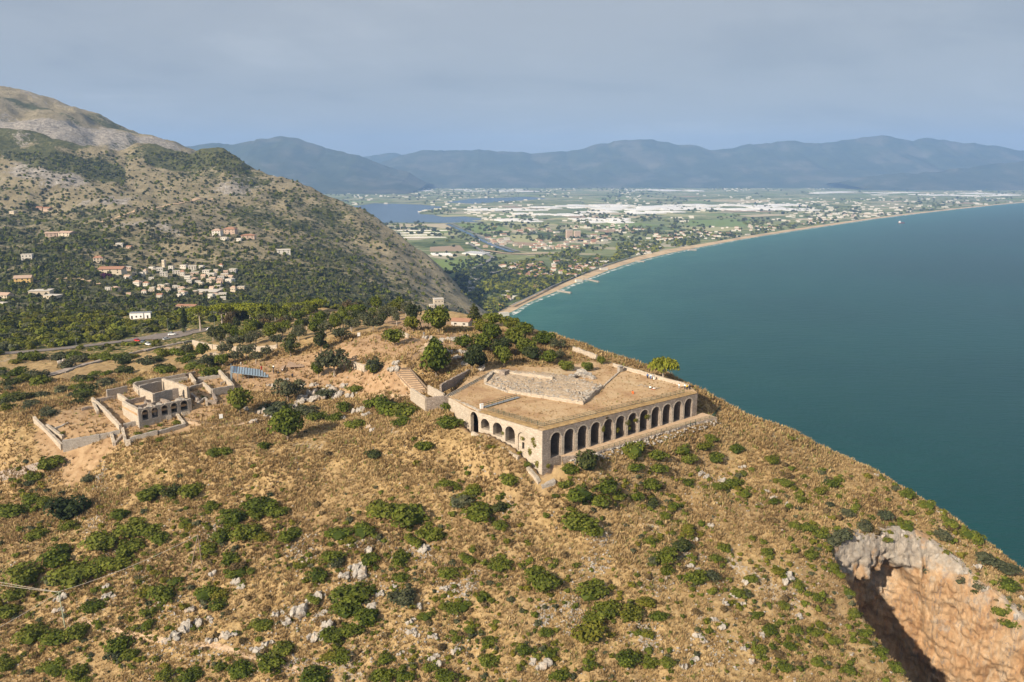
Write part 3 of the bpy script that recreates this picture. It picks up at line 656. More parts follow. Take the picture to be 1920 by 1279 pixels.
# ------------------------------------------------------------------ the great arcaded podium
Ce = onz(841, 744, ZT)
fF_ = Frame(A, B, 1); fL_ = Frame(A, Cc, -1)
pod = tag(empty('temple_podium', (A.x, A.y, ZT)), 'huge stone podium with twelve tall arches carrying the flat temple terrace', 'podium')
def under(o, root):                                     # parent without moving
    o.parent = root; o.matrix_parent_inverse = Matrix.Translation(-Vector(root.location)); return o
lefts = [1032.5,1058.5,1084,1108,1132,1155,1178,1200,1221.5,1242.5,1263,1283]; zf_ = 216.9
so = [fF_.find(px, 219) for px in lefts]; pitch_ = (so[-1]-so[0])/11
ow = fF_.find(1297.5, 219)-so[-1]; ow = max(3.0, min(ow, pitch_-1.1))
edges = [0]+[so[k]-(pitch_-ow)/2 for k in range(1, 12)]+[fF_.len]
rad = ow/2; zs_ = 223.7-rad; TH = 1.5
for k in range(12):
    o0 = so[0]+k*pitch_; o1 = o0+ow; s0 = edges[k] if k else 0.0; s0 = 0.0 if k == 0 else o0-(pitch_-ow)/2; s1 = fF_.len if k == 11 else o1+(pitch_-ow)/2
    zf1 = zf_+k*.09
    under(arch_wall(fF_, s0, s1, o0, o1, 207, zf1, zs_+k*.02, ZT-.12, TH, 0, .25, k).build('arch_bay', 'rubble'), pod)
    under(arch_band(fF_, (o0+o1)/2, rad, zs_+k*.02, zs_+k*.02-.02, .34, -.2, .05).build('arch_band', 'ashlar'), pod)
    under(vault(fF_, o0, o1, zf1+.02, zs_+k*.02-.03, -TH+.01, 6.5).build('vault', 'shaded_vault_stone'), pod)
    # narrow doorway in the back of each vault
    c = (o0+o1)/2; d = MB(); V = lambda u, t, z: fF_.p(u, t, z)
    for (ua, ub, za, zb) in ((c-.65, c-.45, zf1, zf1+2.6), (c+.45, c+.65, zf1, zf1+2.6), (c-.65, c+.65, zf1+2.6, zf1+2.85)):
        d.add([V(ua,-TH-6.45,za),V(ub,-TH-6.45,za),V(ub,-TH-6.45,zb),V(ua,-TH-6.45,zb),V(ua,-TH-6.2,za),V(ub,-TH-6.2,za),V(ub,-TH-6.2,zb),V(ua,-TH-6.2,zb)], [(3,2,1,0),(4,5,6,7),(0,1,5,4),(1,2,6,5),(2,3,7,6),(3,0,4,7)])
    if k % 2 == 0: under(d.build('doorway', 'ashlar'), pod)
    if k < 11:                                          # flat pilaster on each pier
        pc = o1+(pitch_-ow)/2; pw = (pitch_-ow)*.36; mb = MB()
        mb.add([V(pc-pw,.0,207),V(pc+pw,.0,207),V(pc+pw,.0,zs_+.2),V(pc-pw,.0,zs_+.2),V(pc-pw,.13,207),V(pc+pw,.13,207),V(pc+pw,.13,zs_+.2),V(pc-pw,.13,zs_+.2)], [(4,5,6,7),(0,1,5,4),(1,2,6,5),(2,3,7,6),(3,0,4,7)])
        under(mb.build('pilaster', 'ashlar'), pod)
# side towards the left ruins: three open arches, one walled up, a taller one beyond the terrace
sd = [(fL_.find(987, 219), fL_.find(971, 219), 217.6, 0), (fL_.find(965.4, 220), fL_.find(947.5, 220), 218.9, 1), (fL_.find(942, 221), fL_.find(924.5, 221), 219.7, 1), (fL_.find(918, 221), fL_.find(902, 221), 220.4, 1)]
prev = 0.0
cells = []
for i, (o0, o1, zf1, op) in enumerate(sd):
    nxt = sd[i+1][0] if i < 3 else o1+1.6
    s1 = (o1+nxt)/2 if i < 3 else o1+1.0
    cells.append((prev, s1, o0, o1, zf1, op)); prev = s1
for (s0, s1, o0, o1, zf1, op) in cells:
    r_ = (o1-o0)/2; zs1 = 223.55-r_ if op else 222.9-r_
    e0 = 0.02 if s0 == 0 else s0
    under(arch_wall(fL_, e0, s1, o0, o1, 207, zf1, zs1, ZT-.12, 1.3, 0, .15, int(s1)).build('side_bay', 'ashlar'), pod)
    under(arch_band(fL_, (o0+o1)/2, r_, zs1, zs1-.02, .3, -.2, .05).build('arch_band', 'ashlar'), pod)
    if op:
        under(vault(fL_, o0, o1, zf1+.02, zs1-.03, -1.29, 3.0).build('vault', 'shaded_vault_stone'), pod)
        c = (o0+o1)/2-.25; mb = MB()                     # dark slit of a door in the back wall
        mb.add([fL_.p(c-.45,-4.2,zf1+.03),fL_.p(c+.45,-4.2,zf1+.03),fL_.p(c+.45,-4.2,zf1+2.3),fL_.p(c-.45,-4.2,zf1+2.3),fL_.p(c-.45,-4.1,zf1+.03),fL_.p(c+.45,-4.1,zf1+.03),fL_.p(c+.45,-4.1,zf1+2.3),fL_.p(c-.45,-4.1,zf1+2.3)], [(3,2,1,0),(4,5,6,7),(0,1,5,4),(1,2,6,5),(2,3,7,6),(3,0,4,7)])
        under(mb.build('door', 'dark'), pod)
    else:                                               # walled-up arch with a broken gap
        mb = MB(); c = (o0+o1)/2; V = lambda u, z, t: fL_.p(u, t, z)
        gap = (c-.5, c+.35, zf1+.6, zf1+2.5); zt1 = zs1+r_
        for (ua, ub, za, zb) in ((o0, gap[0], zf1, zt1), (gap[1], o1, zf1, zt1), (gap[0], gap[1], zf1, gap[2]), (gap[0], gap[1], gap[3], zt1)):
            mb.add([V(ua,za,-.9),V(ub,za,-.9),V(ub,zb,-.9),V(ua,zb,-.9),V(ua,za,-.35),V(ub,za,-.35),V(ub,zb,-.35),V(ua,zb,-.35)], [(3,2,1,0),(4,5,6,7),(0,1,5,4),(1,2,6,5),(2,3,7,6),(3,0,4,7)])
        under(mb.build('blocked_arch', 'ashlar'), pod)
# deck
bm = bmesh.new(); vs_ = [bm.verts.new((p.x, p.y, ZT)) for p in DECK[:11]+[Ce, Cc]]
# keep the outline inside the walls' outer face
f_ = bm.faces.new(vs_); 
if f_.normal.z < 0: f_.normal_flip()
bmesh.ops.triangulate(bm, faces=[f_]); me = bpy.data.meshes.new('terrace_floor'); bm.to_mesh(me); bm.free(); me.materials.append(MATS['deck'])
under(obj('terrace_floor', me), pod)
# strip of long dry grass between fence and wall edge
def strip(fr, s0, s1, t0, t1, z, mat, name, seed=0, n=60, h=.22):
    rr = random.Random(seed); mb = MB(); nt_ = 4; P_ = []
    for i in range(n+1):
        u = s0+(s1-s0)*i/n
        for j in range(nt_+1):
            e = j in (0, nt_); P_.append(tuple(fr.p(u+rr.uniform(-.2, .2)*(0 < i < n), t0+(t1-t0)*j/nt_+rr.uniform(-.15, .15)*(j == nt_), z+(0.004 if e else rr.uniform(.05, h)))))
    mb.add(P_, [(i*(nt_+1)+j, (i+1)*(nt_+1)+j, (i+1)*(nt_+1)+j+1, i*(nt_+1)+j+1) for i in range(n) for j in range(nt_)])
    return mb.build(name, mat, sm=True)
stuff(under(strip(fF_, 1.2, fF_.len-.3, -.05, -2.6, ZT, 'dry_grass_mat', 'grass_edge', 1, 120), pod))
stuff(under(strip(fL_, 2.0, cells[-1][1], -.05, -2.4, ZT, 'dry_grass_mat', 'grass_edge', 2, 60), pod))

# tall free-standing wall with one arch, going on from the podium towards the stairs
fW = Frame(fL_.p(cells[-1][1]+.02, 0, 0), Ce, -1)
aw = tag(empty('arched_wall', (fW.a.x, fW.a.y, 218)), 'pale wall with a single open arch joining the podium to the stairway', 'wall')
q0, q1 = fW.find(897, 220), fW.find(882.5, 220)
under(arch_wall(fW, 0, q1+1.2, q0, q1, 210, 217.5, 224.35-(q1-q0)/2, ZT+.25, 1.0, 0, .2, 5).build('arch_bay', 'ashlar'), aw)
under(arch_band(fW, (q0+q1)/2, (q1-q0)/2, 224.35-(q1-q0)/2, 224.3-(q1-q0)/2, .3, -.2, .05).build('arch_band', 'ashlar'), aw)
def ragged_wall(a, b, zb0, zb1, h0, h1, th, name, mat, parent=None, seed=0, seg=1.0, jag=.2):
    a = Vector((a.x, a.y, 0)); b = Vector((b.x, b.y, 0)); L_ = (b-a).length; n = max(2, int(L_/seg)); d = (b-a).normalized(); nn = Vector((-d.y, d.x, 0))*th/2
    rr = random.Random(seed); mb = MB(); V = []
    for i in range(n+1):
        t = i/n; p = a+(b-a)*t; zb = zb0+(zb1-zb0)*t; h = h0+(h1-h0)*t+rr.uniform(-jag, jag*.6)
        j1 = rr.uniform(-.06, .06); j2 = rr.uniform(-.06, .06)
        for sgn in (-1, 1):
            V += [tuple(p+nn*(sgn*(1.12+j1))+Vector((0, 0, zb-1.6))), tuple(p+nn*(sgn*(1+j2))+Vector((0, 0, zb+h+rr.uniform(-.1, .1))))]
    F_ = []
    for i in range(n):
        k = i*4; F_ += [(k, k+4, k+5, k+1), (k+2, k+3, k+7, k+6), (k+1, k+5, k+7, k+3)]
    F_ += [(0, 1, 3, 2), (n*4, n*4+2, n*4+3, n*4+1)]
    mb.add(V, F_); o = mb.build(name, mat)
    if parent is not None: under(o, parent)
    return o
ragged_wall(fW.p(q1+1.2, -.5, 0), fW.p(fW.len, -.5, 0), 219, 222.5, 6.3, 2.3, 1.0, 'wall', 'ashlar', aw, 3)

# ------------------------------------------------------------------ temple foundation on the terrace
tf = [onz(*q, ZT) for q in ((909,721),(952,737),(1094,759.5),(1131,727),(1072,709),(1036,704),(930,696))]
fnd = tag(empty('temple_foundation', (tf[2].x, tf[2].y, ZT)), 'low rectangular rubble foundation of the vanished temple on the terrace', 'foundation')
xs = [p.x for p in tf]; ys = [p.y for p in tf]; gx = np.arange(min(xs), max(xs), .55); gy = np.arange(min(ys), max(ys), .55)
XX, YY = np.meshgrid(gx, gy); ins = inside([(p.x, p.y) for p in tf], XX, YY); de = dist_line(tf+[tf[0]], XX, YY)
ZZ = ZT-.3+smooth(0, 1.1, de)*1.35+(fbm(XX/1.3, YY/1.3, 4, 2)-.5)*.75*smooth(.3, 2, de)+(fbm(XX/6, YY/6, 3, 4)-.5)*.9*smooth(.5, 3, de)
idx = np.arange(XX.size).reshape(XX.shape); q = np.stack([idx[:-1,:-1], idx[:-1,1:], idx[1:,1:], idx[1:,:-1]], -1).reshape(-1, 4); q = q[ins.reshape(-1)[q].all(1)]
stone_mat('core_rubble', (.40, .30, .20), (.58, .47, .34), (.30, .20, .125), 1.1, .4)
me = mesh('rubble_core', np.stack([XX, YY, ZZ], -1).reshape(-1, 3), q, 'core_rubble', True); under(obj('rubble_core', me), fnd)
def block_row(a, b, z, h, th, lm, parent, mat, seed, name='stone_block', side=1):
    rr = random.Random(seed); d = Vector((b.x-a.x, b.y-a.y, 0)); L_ = d.length; d.normalize(); n = Vector((-d.y, d.x, 0))*side; s = 0
    while s < L_-.4:
        l = min(lm*rr.uniform(.7, 1.35), L_-s); mb = MB(); jt = rr.uniform(-.05, .06); hh = h*rr.uniform(.9, 1.06)
        P = [Vector((a.x, a.y, 0))+d*(s+.02)+n*jt, Vector((a.x, a.y, 0))+d*(s+l-.02)+n*jt, Vector((a.x, a.y, 0))+d*(s+l-.02)+n*(th+jt), Vector((a.x, a.y, 0))+d*(s+.02)+n*(th+jt)]
        mb.prism([(p.x, p.y) for p in P], z-.25, z+hh); under(mb.build(name, mat), parent); s += l
block_row(tf[1], tf[2], ZT, 1.05, .8, 1.7, fnd, 'ashlar', 1)
block_row(tf[2], tf[3], ZT, .75, .6, 1.4, fnd, 'ashlar', 2)
block_row(tf[0], tf[1], ZT, .55, .6, 1.5, fnd, 'limestone', 3)
for (p, q_, h0, h1, sd_, th) in ((onz(1131,725,ZT), onz(1161,698,ZT), .35, .35, 4, .5),): ragged_wall(p, q_, ZT, ZT, h0, h1, th, 'kerb', 'ashlar', fnd, sd_, 1.2, .06)
ragged_wall(onz(928,699,ZT+.8), onz(1037,712,ZT+.8), ZT, ZT, 1.9, 1.9, 1.0, 'back_wall', 'ashlar', fnd, 9, .9, .25)
ragged_wall(onz(910,717,ZT+.5), onz(926,699,ZT+.5), ZT, ZT, 1.9, 1.4, 1.0, 'side_wall', 'ashlar', fnd, 8, .9, .3)
ragged_wall(onz(941,706,ZT+.6), onz(950,703,ZT+.6), ZT, ZT, 2.6, 2.8, 2.2, 'pier_stump', 'rubble', fnd, 7, .9, .4)

# rocks: a few shapes reused
def rock_mesh(seed, sub=2, rough=.45, flat_=.8, jag=0.5):
    bm = bmesh.new(); bmesh.ops.create_icosphere(bm, subdivisions=sub, radius=1); rr = np.random.default_rng(seed)
    co = np.array([v.co[:] for v in bm.verts]); dn_ = rr.normal(size=(9, 3)); dn_ /= np.linalg.norm(dn_, axis=1)[:, None]; dc = rr.uniform(.45, .85, 9)
    for k in range(9):                                  # chop with planes to get facets
        over = np.maximum(co@dn_[k]-dc[k]*.85, 0); co = co-over[:, None]*dn_[k]*.97
    co = co*(1+(fbm(co[:, 0]*3.2+5+seed, co[:, 1]*3.2+co[:, 2]*1.2, 4, seed, .65)[:, None]-.5)*rough*2.6); co[:, 2] *= flat_
    for v, c in zip(bm.verts, co): v.co = c
    me = bpy.data.meshes.new('rock'); bm.to_mesh(me); bm.free(); me.materials.append(MATS['limestone']); return me
def crag_mesh(seed):
    """outcrop of several tilted, cracked slabs joined into one boulder"""
    r_ = np.random.default_rng(seed+70); bm = bmesh.new()
    for k in range(6):
        src = rock_mesh(seed*9+k+200, 2, .32, .9); b2 = bmesh.new(); b2.from_mesh(src); s3 = np.array([r_.uniform(.28, .5), r_.uniform(.45, .75), r_.uniform(.45, .95)])*(1.25 if k == 0 else 1); a = .5+r_.normal()*.2; off = np.array([r_.uniform(-.62, .62), r_.uniform(-.5, .5), r_.uniform(-.15, .12)])*(0 if k == 0 else 1)
        for v in b2.verts:
            x, y, z = np.array(v.co)*s3; x += z*.25; v.co = (x*math.cos(a)-y*math.sin(a)+off[0], x*math.sin(a)+y*math.cos(a)+off[1], z+off[2])
        tmp = bpy.data.meshes.new('t'); b2.to_mesh(tmp); b2.free(); bm.from_mesh(tmp); bpy.data.meshes.remove(tmp); bpy.data.meshes.remove(src)
    me = bpy.data.meshes.new('crag'); bm.to_mesh(me); bm.free(); me.materials.append(MATS['limestone']); return me
ROCKS = [rock_mesh(s, 3, .45, .8) for s in range(8)]; CRAGS = [crag_mesh(s) for s in range(6)]
rc = tag(empty('masonry_mass', tuple(onz(1088, 712, ZT))), 'big broken mass of pale masonry behind the temple foundation', 'masonry')
for i, (px, py, s, zz_) in enumerate(((1073,710,1.7,.6),(1082,707,2.1,1.0),(1092,703,1.7,1.6),(1100,708,1.9,.8),(1108,710,1.5,.5))):
    p = onz(px, py, ZT); o = obj('stone_lump', ROCKS[i % 7], None, (p.x, p.y, ZT+zz_*.7), i*1.3, (s*1.15, s*.9, s*.85)); under(o, rc)
rr = random.Random(5)
for i in range(56):                                      # tumbled blocks on the right-hand end of the foundation
    px = rr.uniform(1085, 1128); py = 757-(px-1090)*.72-rr.uniform(2, 15); p = onz(px, py, ZT+1)
    if ins1([(q.x, q.y) for q in tf], p.x, p.y):
        o = obj('tumbled_stone', ROCKS[i % 7], None, (p.x, p.y, ZT+1.0+rr.uniform(-.1, .25)), rr.uniform(0, 6), (rr.uniform(.35, .75), rr.uniform(.3, .55), rr.uniform(.3, .5))); under(o, fnd)
SMALL = [rock_mesh(50+j, 1, .35, .8) for j in range(4)]
def small_data():
    dat = []
    for me in SMALL:
        v = np.empty(len(me.vertices)*3, np.float32); me.vertices.foreach_get('co', v); f = np.empty(len(me.loops), np.int32); me.loops.foreach_get('vertex_index', f); dat.append((v.reshape(-1, 3), f.reshape(-1, 3)))
    return dat
SD = small_data()
def heap(name, places, mat, parent=None):
    V = []; F_ = []; o = 0
    for (x, y, z, s) in places:
        v, f = rr.choice(SD); a = rr.uniform(0, 6.28); c_, s_ = math.cos(a), math.sin(a); w_ = v*np.array((s*1.25, s*.95, s*.8)); V.append(np.stack([w_[:, 0]*c_-w_[:, 1]*s_+x, w_[:, 0]*s_+w_[:, 1]*c_+y, w_[:, 2]+z], 1)); F_.append(f+o); o += len(v)
    ob = obj(name, mesh(name, np.concatenate(V), np.concatenate(F_), mat)); stuff(ob)
    if parent is not None: under(ob, parent)
    return ob
pp = []
while len(pp) < 900:
    x, y = rr.uniform(min(xs), max(xs)), rr.uniform(min(ys), max(ys))
    if not ins1([(q.x, q.y) for q in tf], x, y): continue
    dE = dist_line([tf[0], tf[1], tf[2], tf[3]], [x], [y])[0]
    if rr.random() > math.exp(-dE/7)+.08: continue
    pp.append((x, y, ZT+1.0+rr.uniform(-.15, .1), rr.choice([.15, .2, .28, .38, .5])))
heap('loose_stones', pp, 'limestone', fnd)
# parapets on the seaward edge
pr = tag(empty('parapet_wall', tuple(onz(1220, 702, ZT))), 'long low pale parapet wall along the seaward edge of the terrace', 'wall')
ragged_wall(onz(1150,687,ZT), onz(1222,708,ZT), ZT, ZT, 1.15, 1.25, .6, 'wall', 'ashlar', pr, 1, 1.5, .05)
ragged_wall(onz(1222.5,708.2,ZT), onz(1292,727,ZT), ZT, ZT, 1.2, 1.0, .6, 'wall', 'ashlar', pr, 2, 1.5, .05)
q1_, q2_ = G(1075, 659), G(1119, 675)
uw = ragged_wall(q1_, q2_, q1_.z, q2_.z, 2.0, 1.7, .8, 'ruined_wall', 'ashlar', None, 3, 1.2, .3); tag(uw, 'short tall stretch of pale ruined wall above the end of the parapet', 'wall')
mb = MB(); p = onz(1163, 697, ZT); mb.box(-.8, .8, -.6, .6, -.2, 1.75); mb.box(-.95, .95, -.75, .75, 1.75, 1.9); mb.box(-.5, .5, -.64, -.6, .1, 1.5)
hut = mb.build('stone_hut', 'grey_rubble', None, loc=(p.x, p.y, ZT), rz=.6); tag(hut, 'small grey boxy stone hut against the parapet wall', 'hut')
# rock outcrop past the right-hand end
for i, (px, py, s) in enumerate(((1330,733,1.6),(1345,737,1.3),(1383,752,2.2),(1392,763,1.4),(1372,748,1.3))):
    p = G(px, py+4); o = obj('cliff_rock', ROCKS[(i+2) % 7], None, (p.x, p.y, p.z+.2), i*2.1, (s*1.3, s, s))
    tag(o, 'pale limestone crag on the cliff edge beyond the right end of the podium', 'rock', 'crags past the podium end')

# drain across the terrace
dr = tag(empty('drain_channel', tuple(onz(885, 720, ZT))), 'narrow double dark drain channel crossing the bare upper terrace', 'drain')
for off in (-.35, .35):
    a_ = onz(842, 742, ZT); b_ = onz(925, 697, ZT); d = (b_-a_).normalized(); n_ = Vector((-d.y, d.x, 0))*off; mb = MB(); mb.bar(a_+n_+Vector((0, 0, .02)), b_+n_+Vector((0, 0, .02)), .34, .16); under(mb.build('grating', 'dark'), dr)
for off in (0, .72, -.72):
    mb = MB(); mb.bar(a_+Vector((-d.y, d.x, 0))*off+Vector((0, 0, .05)), b_+Vector((-d.y, d.x, 0))*off+Vector((0, 0, .05)), .2, .22); under(mb.build('kerb', 'ashlar'), dr)
# retaining wall at the back of that terrace
ragged_wall(onz(826,727,ZT), onz(880,700,ZT), ZT, ZT, 1.1, 1.5, .7, 'back_retaining_wall', 'rubble', None, 4, 1.2, .2)
tag(bpy.data.objects['back_retaining_wall'], 'grey retaining wall under the big fig trees behind the terrace', 'wall')

# ------------------------------------------------------------------ fences
def fence(name, pts, label, h=1.1, gap=2.0, mat='green_metal', rails=(.15, .62, 1.08), group=None, pr_=.04):
    root = tag(empty(name, tuple(pts[0])), label, 'fence', group)
    P = [Vector(p) for p in pts]; seg = [(P[i+1]-P[i]).length for i in range(len(P)-1)]; tot = sum(seg); n = max(1, round(tot/gap))
    def at(s):
        for i, l in enumerate(seg):
            if s <= l+1e-6 or i == len(seg)-1: return P[i]+(P[i+1]-P[i])*min(1, s/l)
            s -= l
    pm = MB(); pm.box(-pr_, pr_, -pr_, pr_, -.3, h); pm = pm.mesh('post', mat)
    for k in range(n+1): under(obj('post', pm, None, at(tot*k/n)), root)
    for r in rails:
        mb = MB()
        for i in range(len(P)-1): mb.bar(P[i]+Vector((0,0,r*h/1.1)), P[i+1]+Vector((0,0,r*h/1.1)), .045, .05)
        under(mb.build('rail', mat), root)
    wires = MB(); nb = int(tot/.33)
    for k in range(nb):
        q = at(tot*k/nb); wires.box(q.x-.016, q.x+.016, q.y-.016, q.y+.016, q.z+.1, q.z+h*.98)
    stuff(under(wires.build('mesh_wire', mat), root))
    return root
zg = ZT+.02
fence('mesh_fence', [fL_.p(cells[-1][1]-1, -2.7, zg), fL_.p(2.7, -2.7, zg), fF_.p(2.75, -2.75, zg)], 'green wire fence along the left edge of the temple terrace')
fence('mesh_fence', [fF_.p(3.0, -2.75, zg), fF_.p(fF_.len-3, -2.6, zg)], 'green wire fence along the long arcaded front edge of the terrace')
# green ramp with railings up to the terrace
rp = tag(empty('steel_ramp', tuple(onz(905, 765, ZT))), 'green steel ramp with railings onto the terrace', 'ramp')
a_, b_ = onz(908, 765, ZT), onz(972, 746, ZT); mb = MB(); mb.bar(a_+Vector((0,0,.25)), b_+Vector((0,0,.25)), 1.3, .12); under(mb.build('walkway', 'grey_metal'), rp)
d = (b_-a_).normalized(); n_ = Vector((-d.y, d.x, 0))
for sgn in (-1, 1):
    for hh in (.75, 1.25):
        mb = MB(); mb.bar(a_+n_*sgn*.7+Vector((0,0,hh)), b_+n_*sgn*.7+Vector((0,0,hh)), .06, .06); under(mb.build('handrail', 'green_metal'), rp)
    for k in range(7):
        p = a_+(b_-a_)*(k/6)+n_*sgn*.7; mb = MB(); mb.box(p.x-.04, p.x+.04, p.y-.04, p.y+.04, ZT, ZT+1.27); under(mb.build('post', 'green_metal'), rp)
mb = MB(); mb.box(-.45, .45, -.25, .25, 0, 1.3); mb.box(-.5, .5, -.3, .3, 1.3, 1.38); p = onz(903, 766, ZT); tag(mb.build('notice_board', 'white_paint', None, loc=(p.x, p.y, ZT), rz=.5), 'small white board standing at the foot of the green ramp', 'board')

# ------------------------------------------------------------------ footpath below the arches
m = Mat('path_earth'); m.color(m.ramp(m.noise(.7, 5, .65), [(.3, (.40, .27, .17)), (.55, (.52, .38, .25)), (.75, (.58, .45, .31))])).rough(.95); m.bump(m.noise(3, 4, .6), .5, .1)
rr = random.Random(3); mb = MB(); V = []; n = 40
for i in range(n+1):
    u = 6.0+(fF_.len-2.5)*i/n; zt_ = float(path_z(u))
    wd_ = (1.2+2.7*float(smooth(6, 13, u)))+rr.uniform(-.15, .15)+.9*float(smooth(52, 62, u))
    V += [tuple(fF_.p(u, .02 if 0 < u < fF_.len else -.6, zt_)), tuple(fF_.p(u, wd_, zt_)), tuple(fF_.p(u, wd_+.25, zt_-2.6))]
mb.add(V, [(i*3+j, i*3+j+1, i*3+j+4, i*3+j+3) for i in range(n) for j in (0,)]); struct(mb.build('footpath', 'path_earth'))
mb = MB(); mb.add(V, [(i*3+1, i*3+2, i*3+5, i*3+4) for i in range(n)]); rw = mb.build('path_retaining_wall', 'rubble'); tag(rw, 'low dry stone wall holding up the path below the arches', 'wall')
pp = [(*tuple(fF_.p(u_, t_, 0))[:2], float(path_z(u_))-.35-.45*max(0, t_-4), s_) for u_, t_, s_ in ((rr.uniform(6, 63), 3.6+rr.random()**2*3.0, rr.choice([.2, .3, .4, .55])) for _ in range(420))]
tag(heap('path_rubble', pp, 'limestone'), 'tumbled stones along the foot of the path wall below the arches', 'stones')
fence('mesh_fence', [fF_.p(14, 3.75, 216.95), fF_.p(30, 3.75, 217.25), fF_.p(46, 3.8, 217.55), fF_.p(58, 4.2, 217.75), fF_.p(62.5, 4.6, 217.9)], 'grey green wire fence along the path below the arches')
p0, p1, p2 = G(1330, 787), G(1341, 778), G(1350, 765)
fence('mesh_fence', [p0, p1, p2], 'short green railing curving up past the far end of the podium', 1.0, 1.2)

# low masonry: sloping footing near the corner and broken wall below it
fo = ragged_wall(G(990, 880), G(1012, 905), G(990, 880).z, G(1012, 905).z, .9, .5, 1.2, 'wall_stump', 'ashlar', None, 12, 1, .3); tag(fo, 'pale broken stub of wall just below the podium corner', 'wall')
ragged_wall(G(1015, 912), G(1040, 905), G(1015, 912).z, G(1040, 905).z, .5, .7, 1.5, 'stone_heap', 'grey_rubble', None, 13, .8, .3); tag(bpy.data.objects['stone_heap'], 'low heap of grey field stones below the podium corner', 'stones')
fp = ragged_wall(fL_.p(6, 2.6, 0), fL_.p(24, 2.4, 0), 216.9, 219.6, .45, .3, .6, 'ledge_wall', 'ashlar', None, 14, 1, .1); tag(fp, 'narrow stone ledge in front of the three side arches', 'wall')

# ------------------------------------------------------------------ stairway on the left of the terrace
st = tag(empty('stairway', tuple(G(790, 742))), 'wide rustic stairway of timber edged steps climbing beside the fig tree', 'stairs')
lf_ = [G(778,739), G(736,694)]; rt_ = [G(803,736), G(766,691)]
def flight(l0, l1, r0, r1, n):
    for k in range(n):
        t0, t1 = k/n, (k+1)/n; q = [l0.lerp(l1, t0), r0.lerp(r1, t0), r0.lerp(r1, t1), l0.lerp(l1, t1)]; z = max(p.z for p in q[:2])+.18+.06
        mb = MB(); mb.prism([(p.x, p.y) for p in q], min(p.z for p in q)-.6, z); under(mb.build('step', 'path_earth'), st)
        mb = MB(); mb.bar((q[0].x, q[0].y, z), (q[1].x, q[1].y, z), .24, .3); under(mb.build('step_edge', 'old_wood'), st)
flight(lf_[0], lf_[1], rt_[0], rt_[1], 12)
flight(G(752,694), G(786,656), G(773,690), G(803,661), 8)
for a_, b_ in (((736,694),(778,739)), ((774,690),(804,660)), ((768,693),(805,735))):
    mb = MB(); pa, pb = G(*a_), G(*b_); mb.bar(pa+Vector((0,0,.35)), pb+Vector((0,0,.35)), .3, .5); under(mb.build('side_kerb', 'old_wood'), st)
rw = tag(empty('corner_wall', tuple(G(800, 765))), 'angled retaining wall around the foot of the rustic stairway', 'wall')
wp = [onz(771,727,ZT-.5), onz(799,745,ZT-.2), onz(841,741,ZT-.1)]
ragged_wall(wp[0], wp[1], 222.2, 222.2, 2.2, 2.5, .7, 'wall', 'ashlar', rw, 21, 1.2, .05); ragged_wall(wp[1], wp[2], 222.2, 222.2, 2.5, 2.6, .7, 'wall', 'rubble', rw, 22, 1.2, .05)
ragged_wall(onz(803,727,ZT), onz(833,741,ZT), ZT-.4, ZT-.4, 1.2, .9, .5, 'wall', 'ashlar', rw, 23, 1.2, .05)

# ------------------------------------------------------------------ cave cliff on the seaward side
m = Mat('cliff'); P = m.pos()
c1 = m.ramp(m.noise(.22, 7, .7, .8, None, (1, 1, .45)), [(.28, (.27, .155, .08)), (.42, (.45, .275, .145)), (.55, (.54, .37, .22)), (.70, (.56, .46, .345))])
c1 = m.mix(m.math('MULTIPLY', m.step(m.noise(.5, 6, .7, 1.2, None, (1.6, 1.6, .18)), .52, .64), .75), c1, (.25, .215, .19))
c1 = m.mix(m.math('MULTIPLY', m.step(m.math('ADD', m.noise(.12, 4, .6), m.math('MULTIPLY', m.math('SUBTRACT', m.sepz(P), 178.), .012)), .50, .64), .8), c1, m.ramp(m.noise(.7, 6, .7), [(.3, (.26, .24, .21)), (.7, (.52, .485, .43))]))
m.color(c1).rough(.95); m.bump(m.math('ADD', m.noise(.6, 8, .75, .5, None, (1, 1, .5)), m.math('MULTIPLY', m.voro(.35, 'DISTANCE_TO_EDGE', None, 'Distance'), .8)), 1.0, 1.4)
bk = np.array([list(p) for p in rim_back]); nS, nT = 170, 110
sc_ = np.r_[0, np.cumsum(np.linalg.norm(np.diff(bk, axis=0), axis=1))]; ss = np.linspace(0, sc_[-1], nS); RB = np.stack([np.interp(ss, sc_, bk[:, k]) for k in range(3)], 1)
for _ in range(6): RB[1:-1] = (RB[:-2]+2*RB[1:-1]+RB[2:])/4
ctr = np.mean(np.array([list(p) for p in rim_near]), 0)
vs = []; 
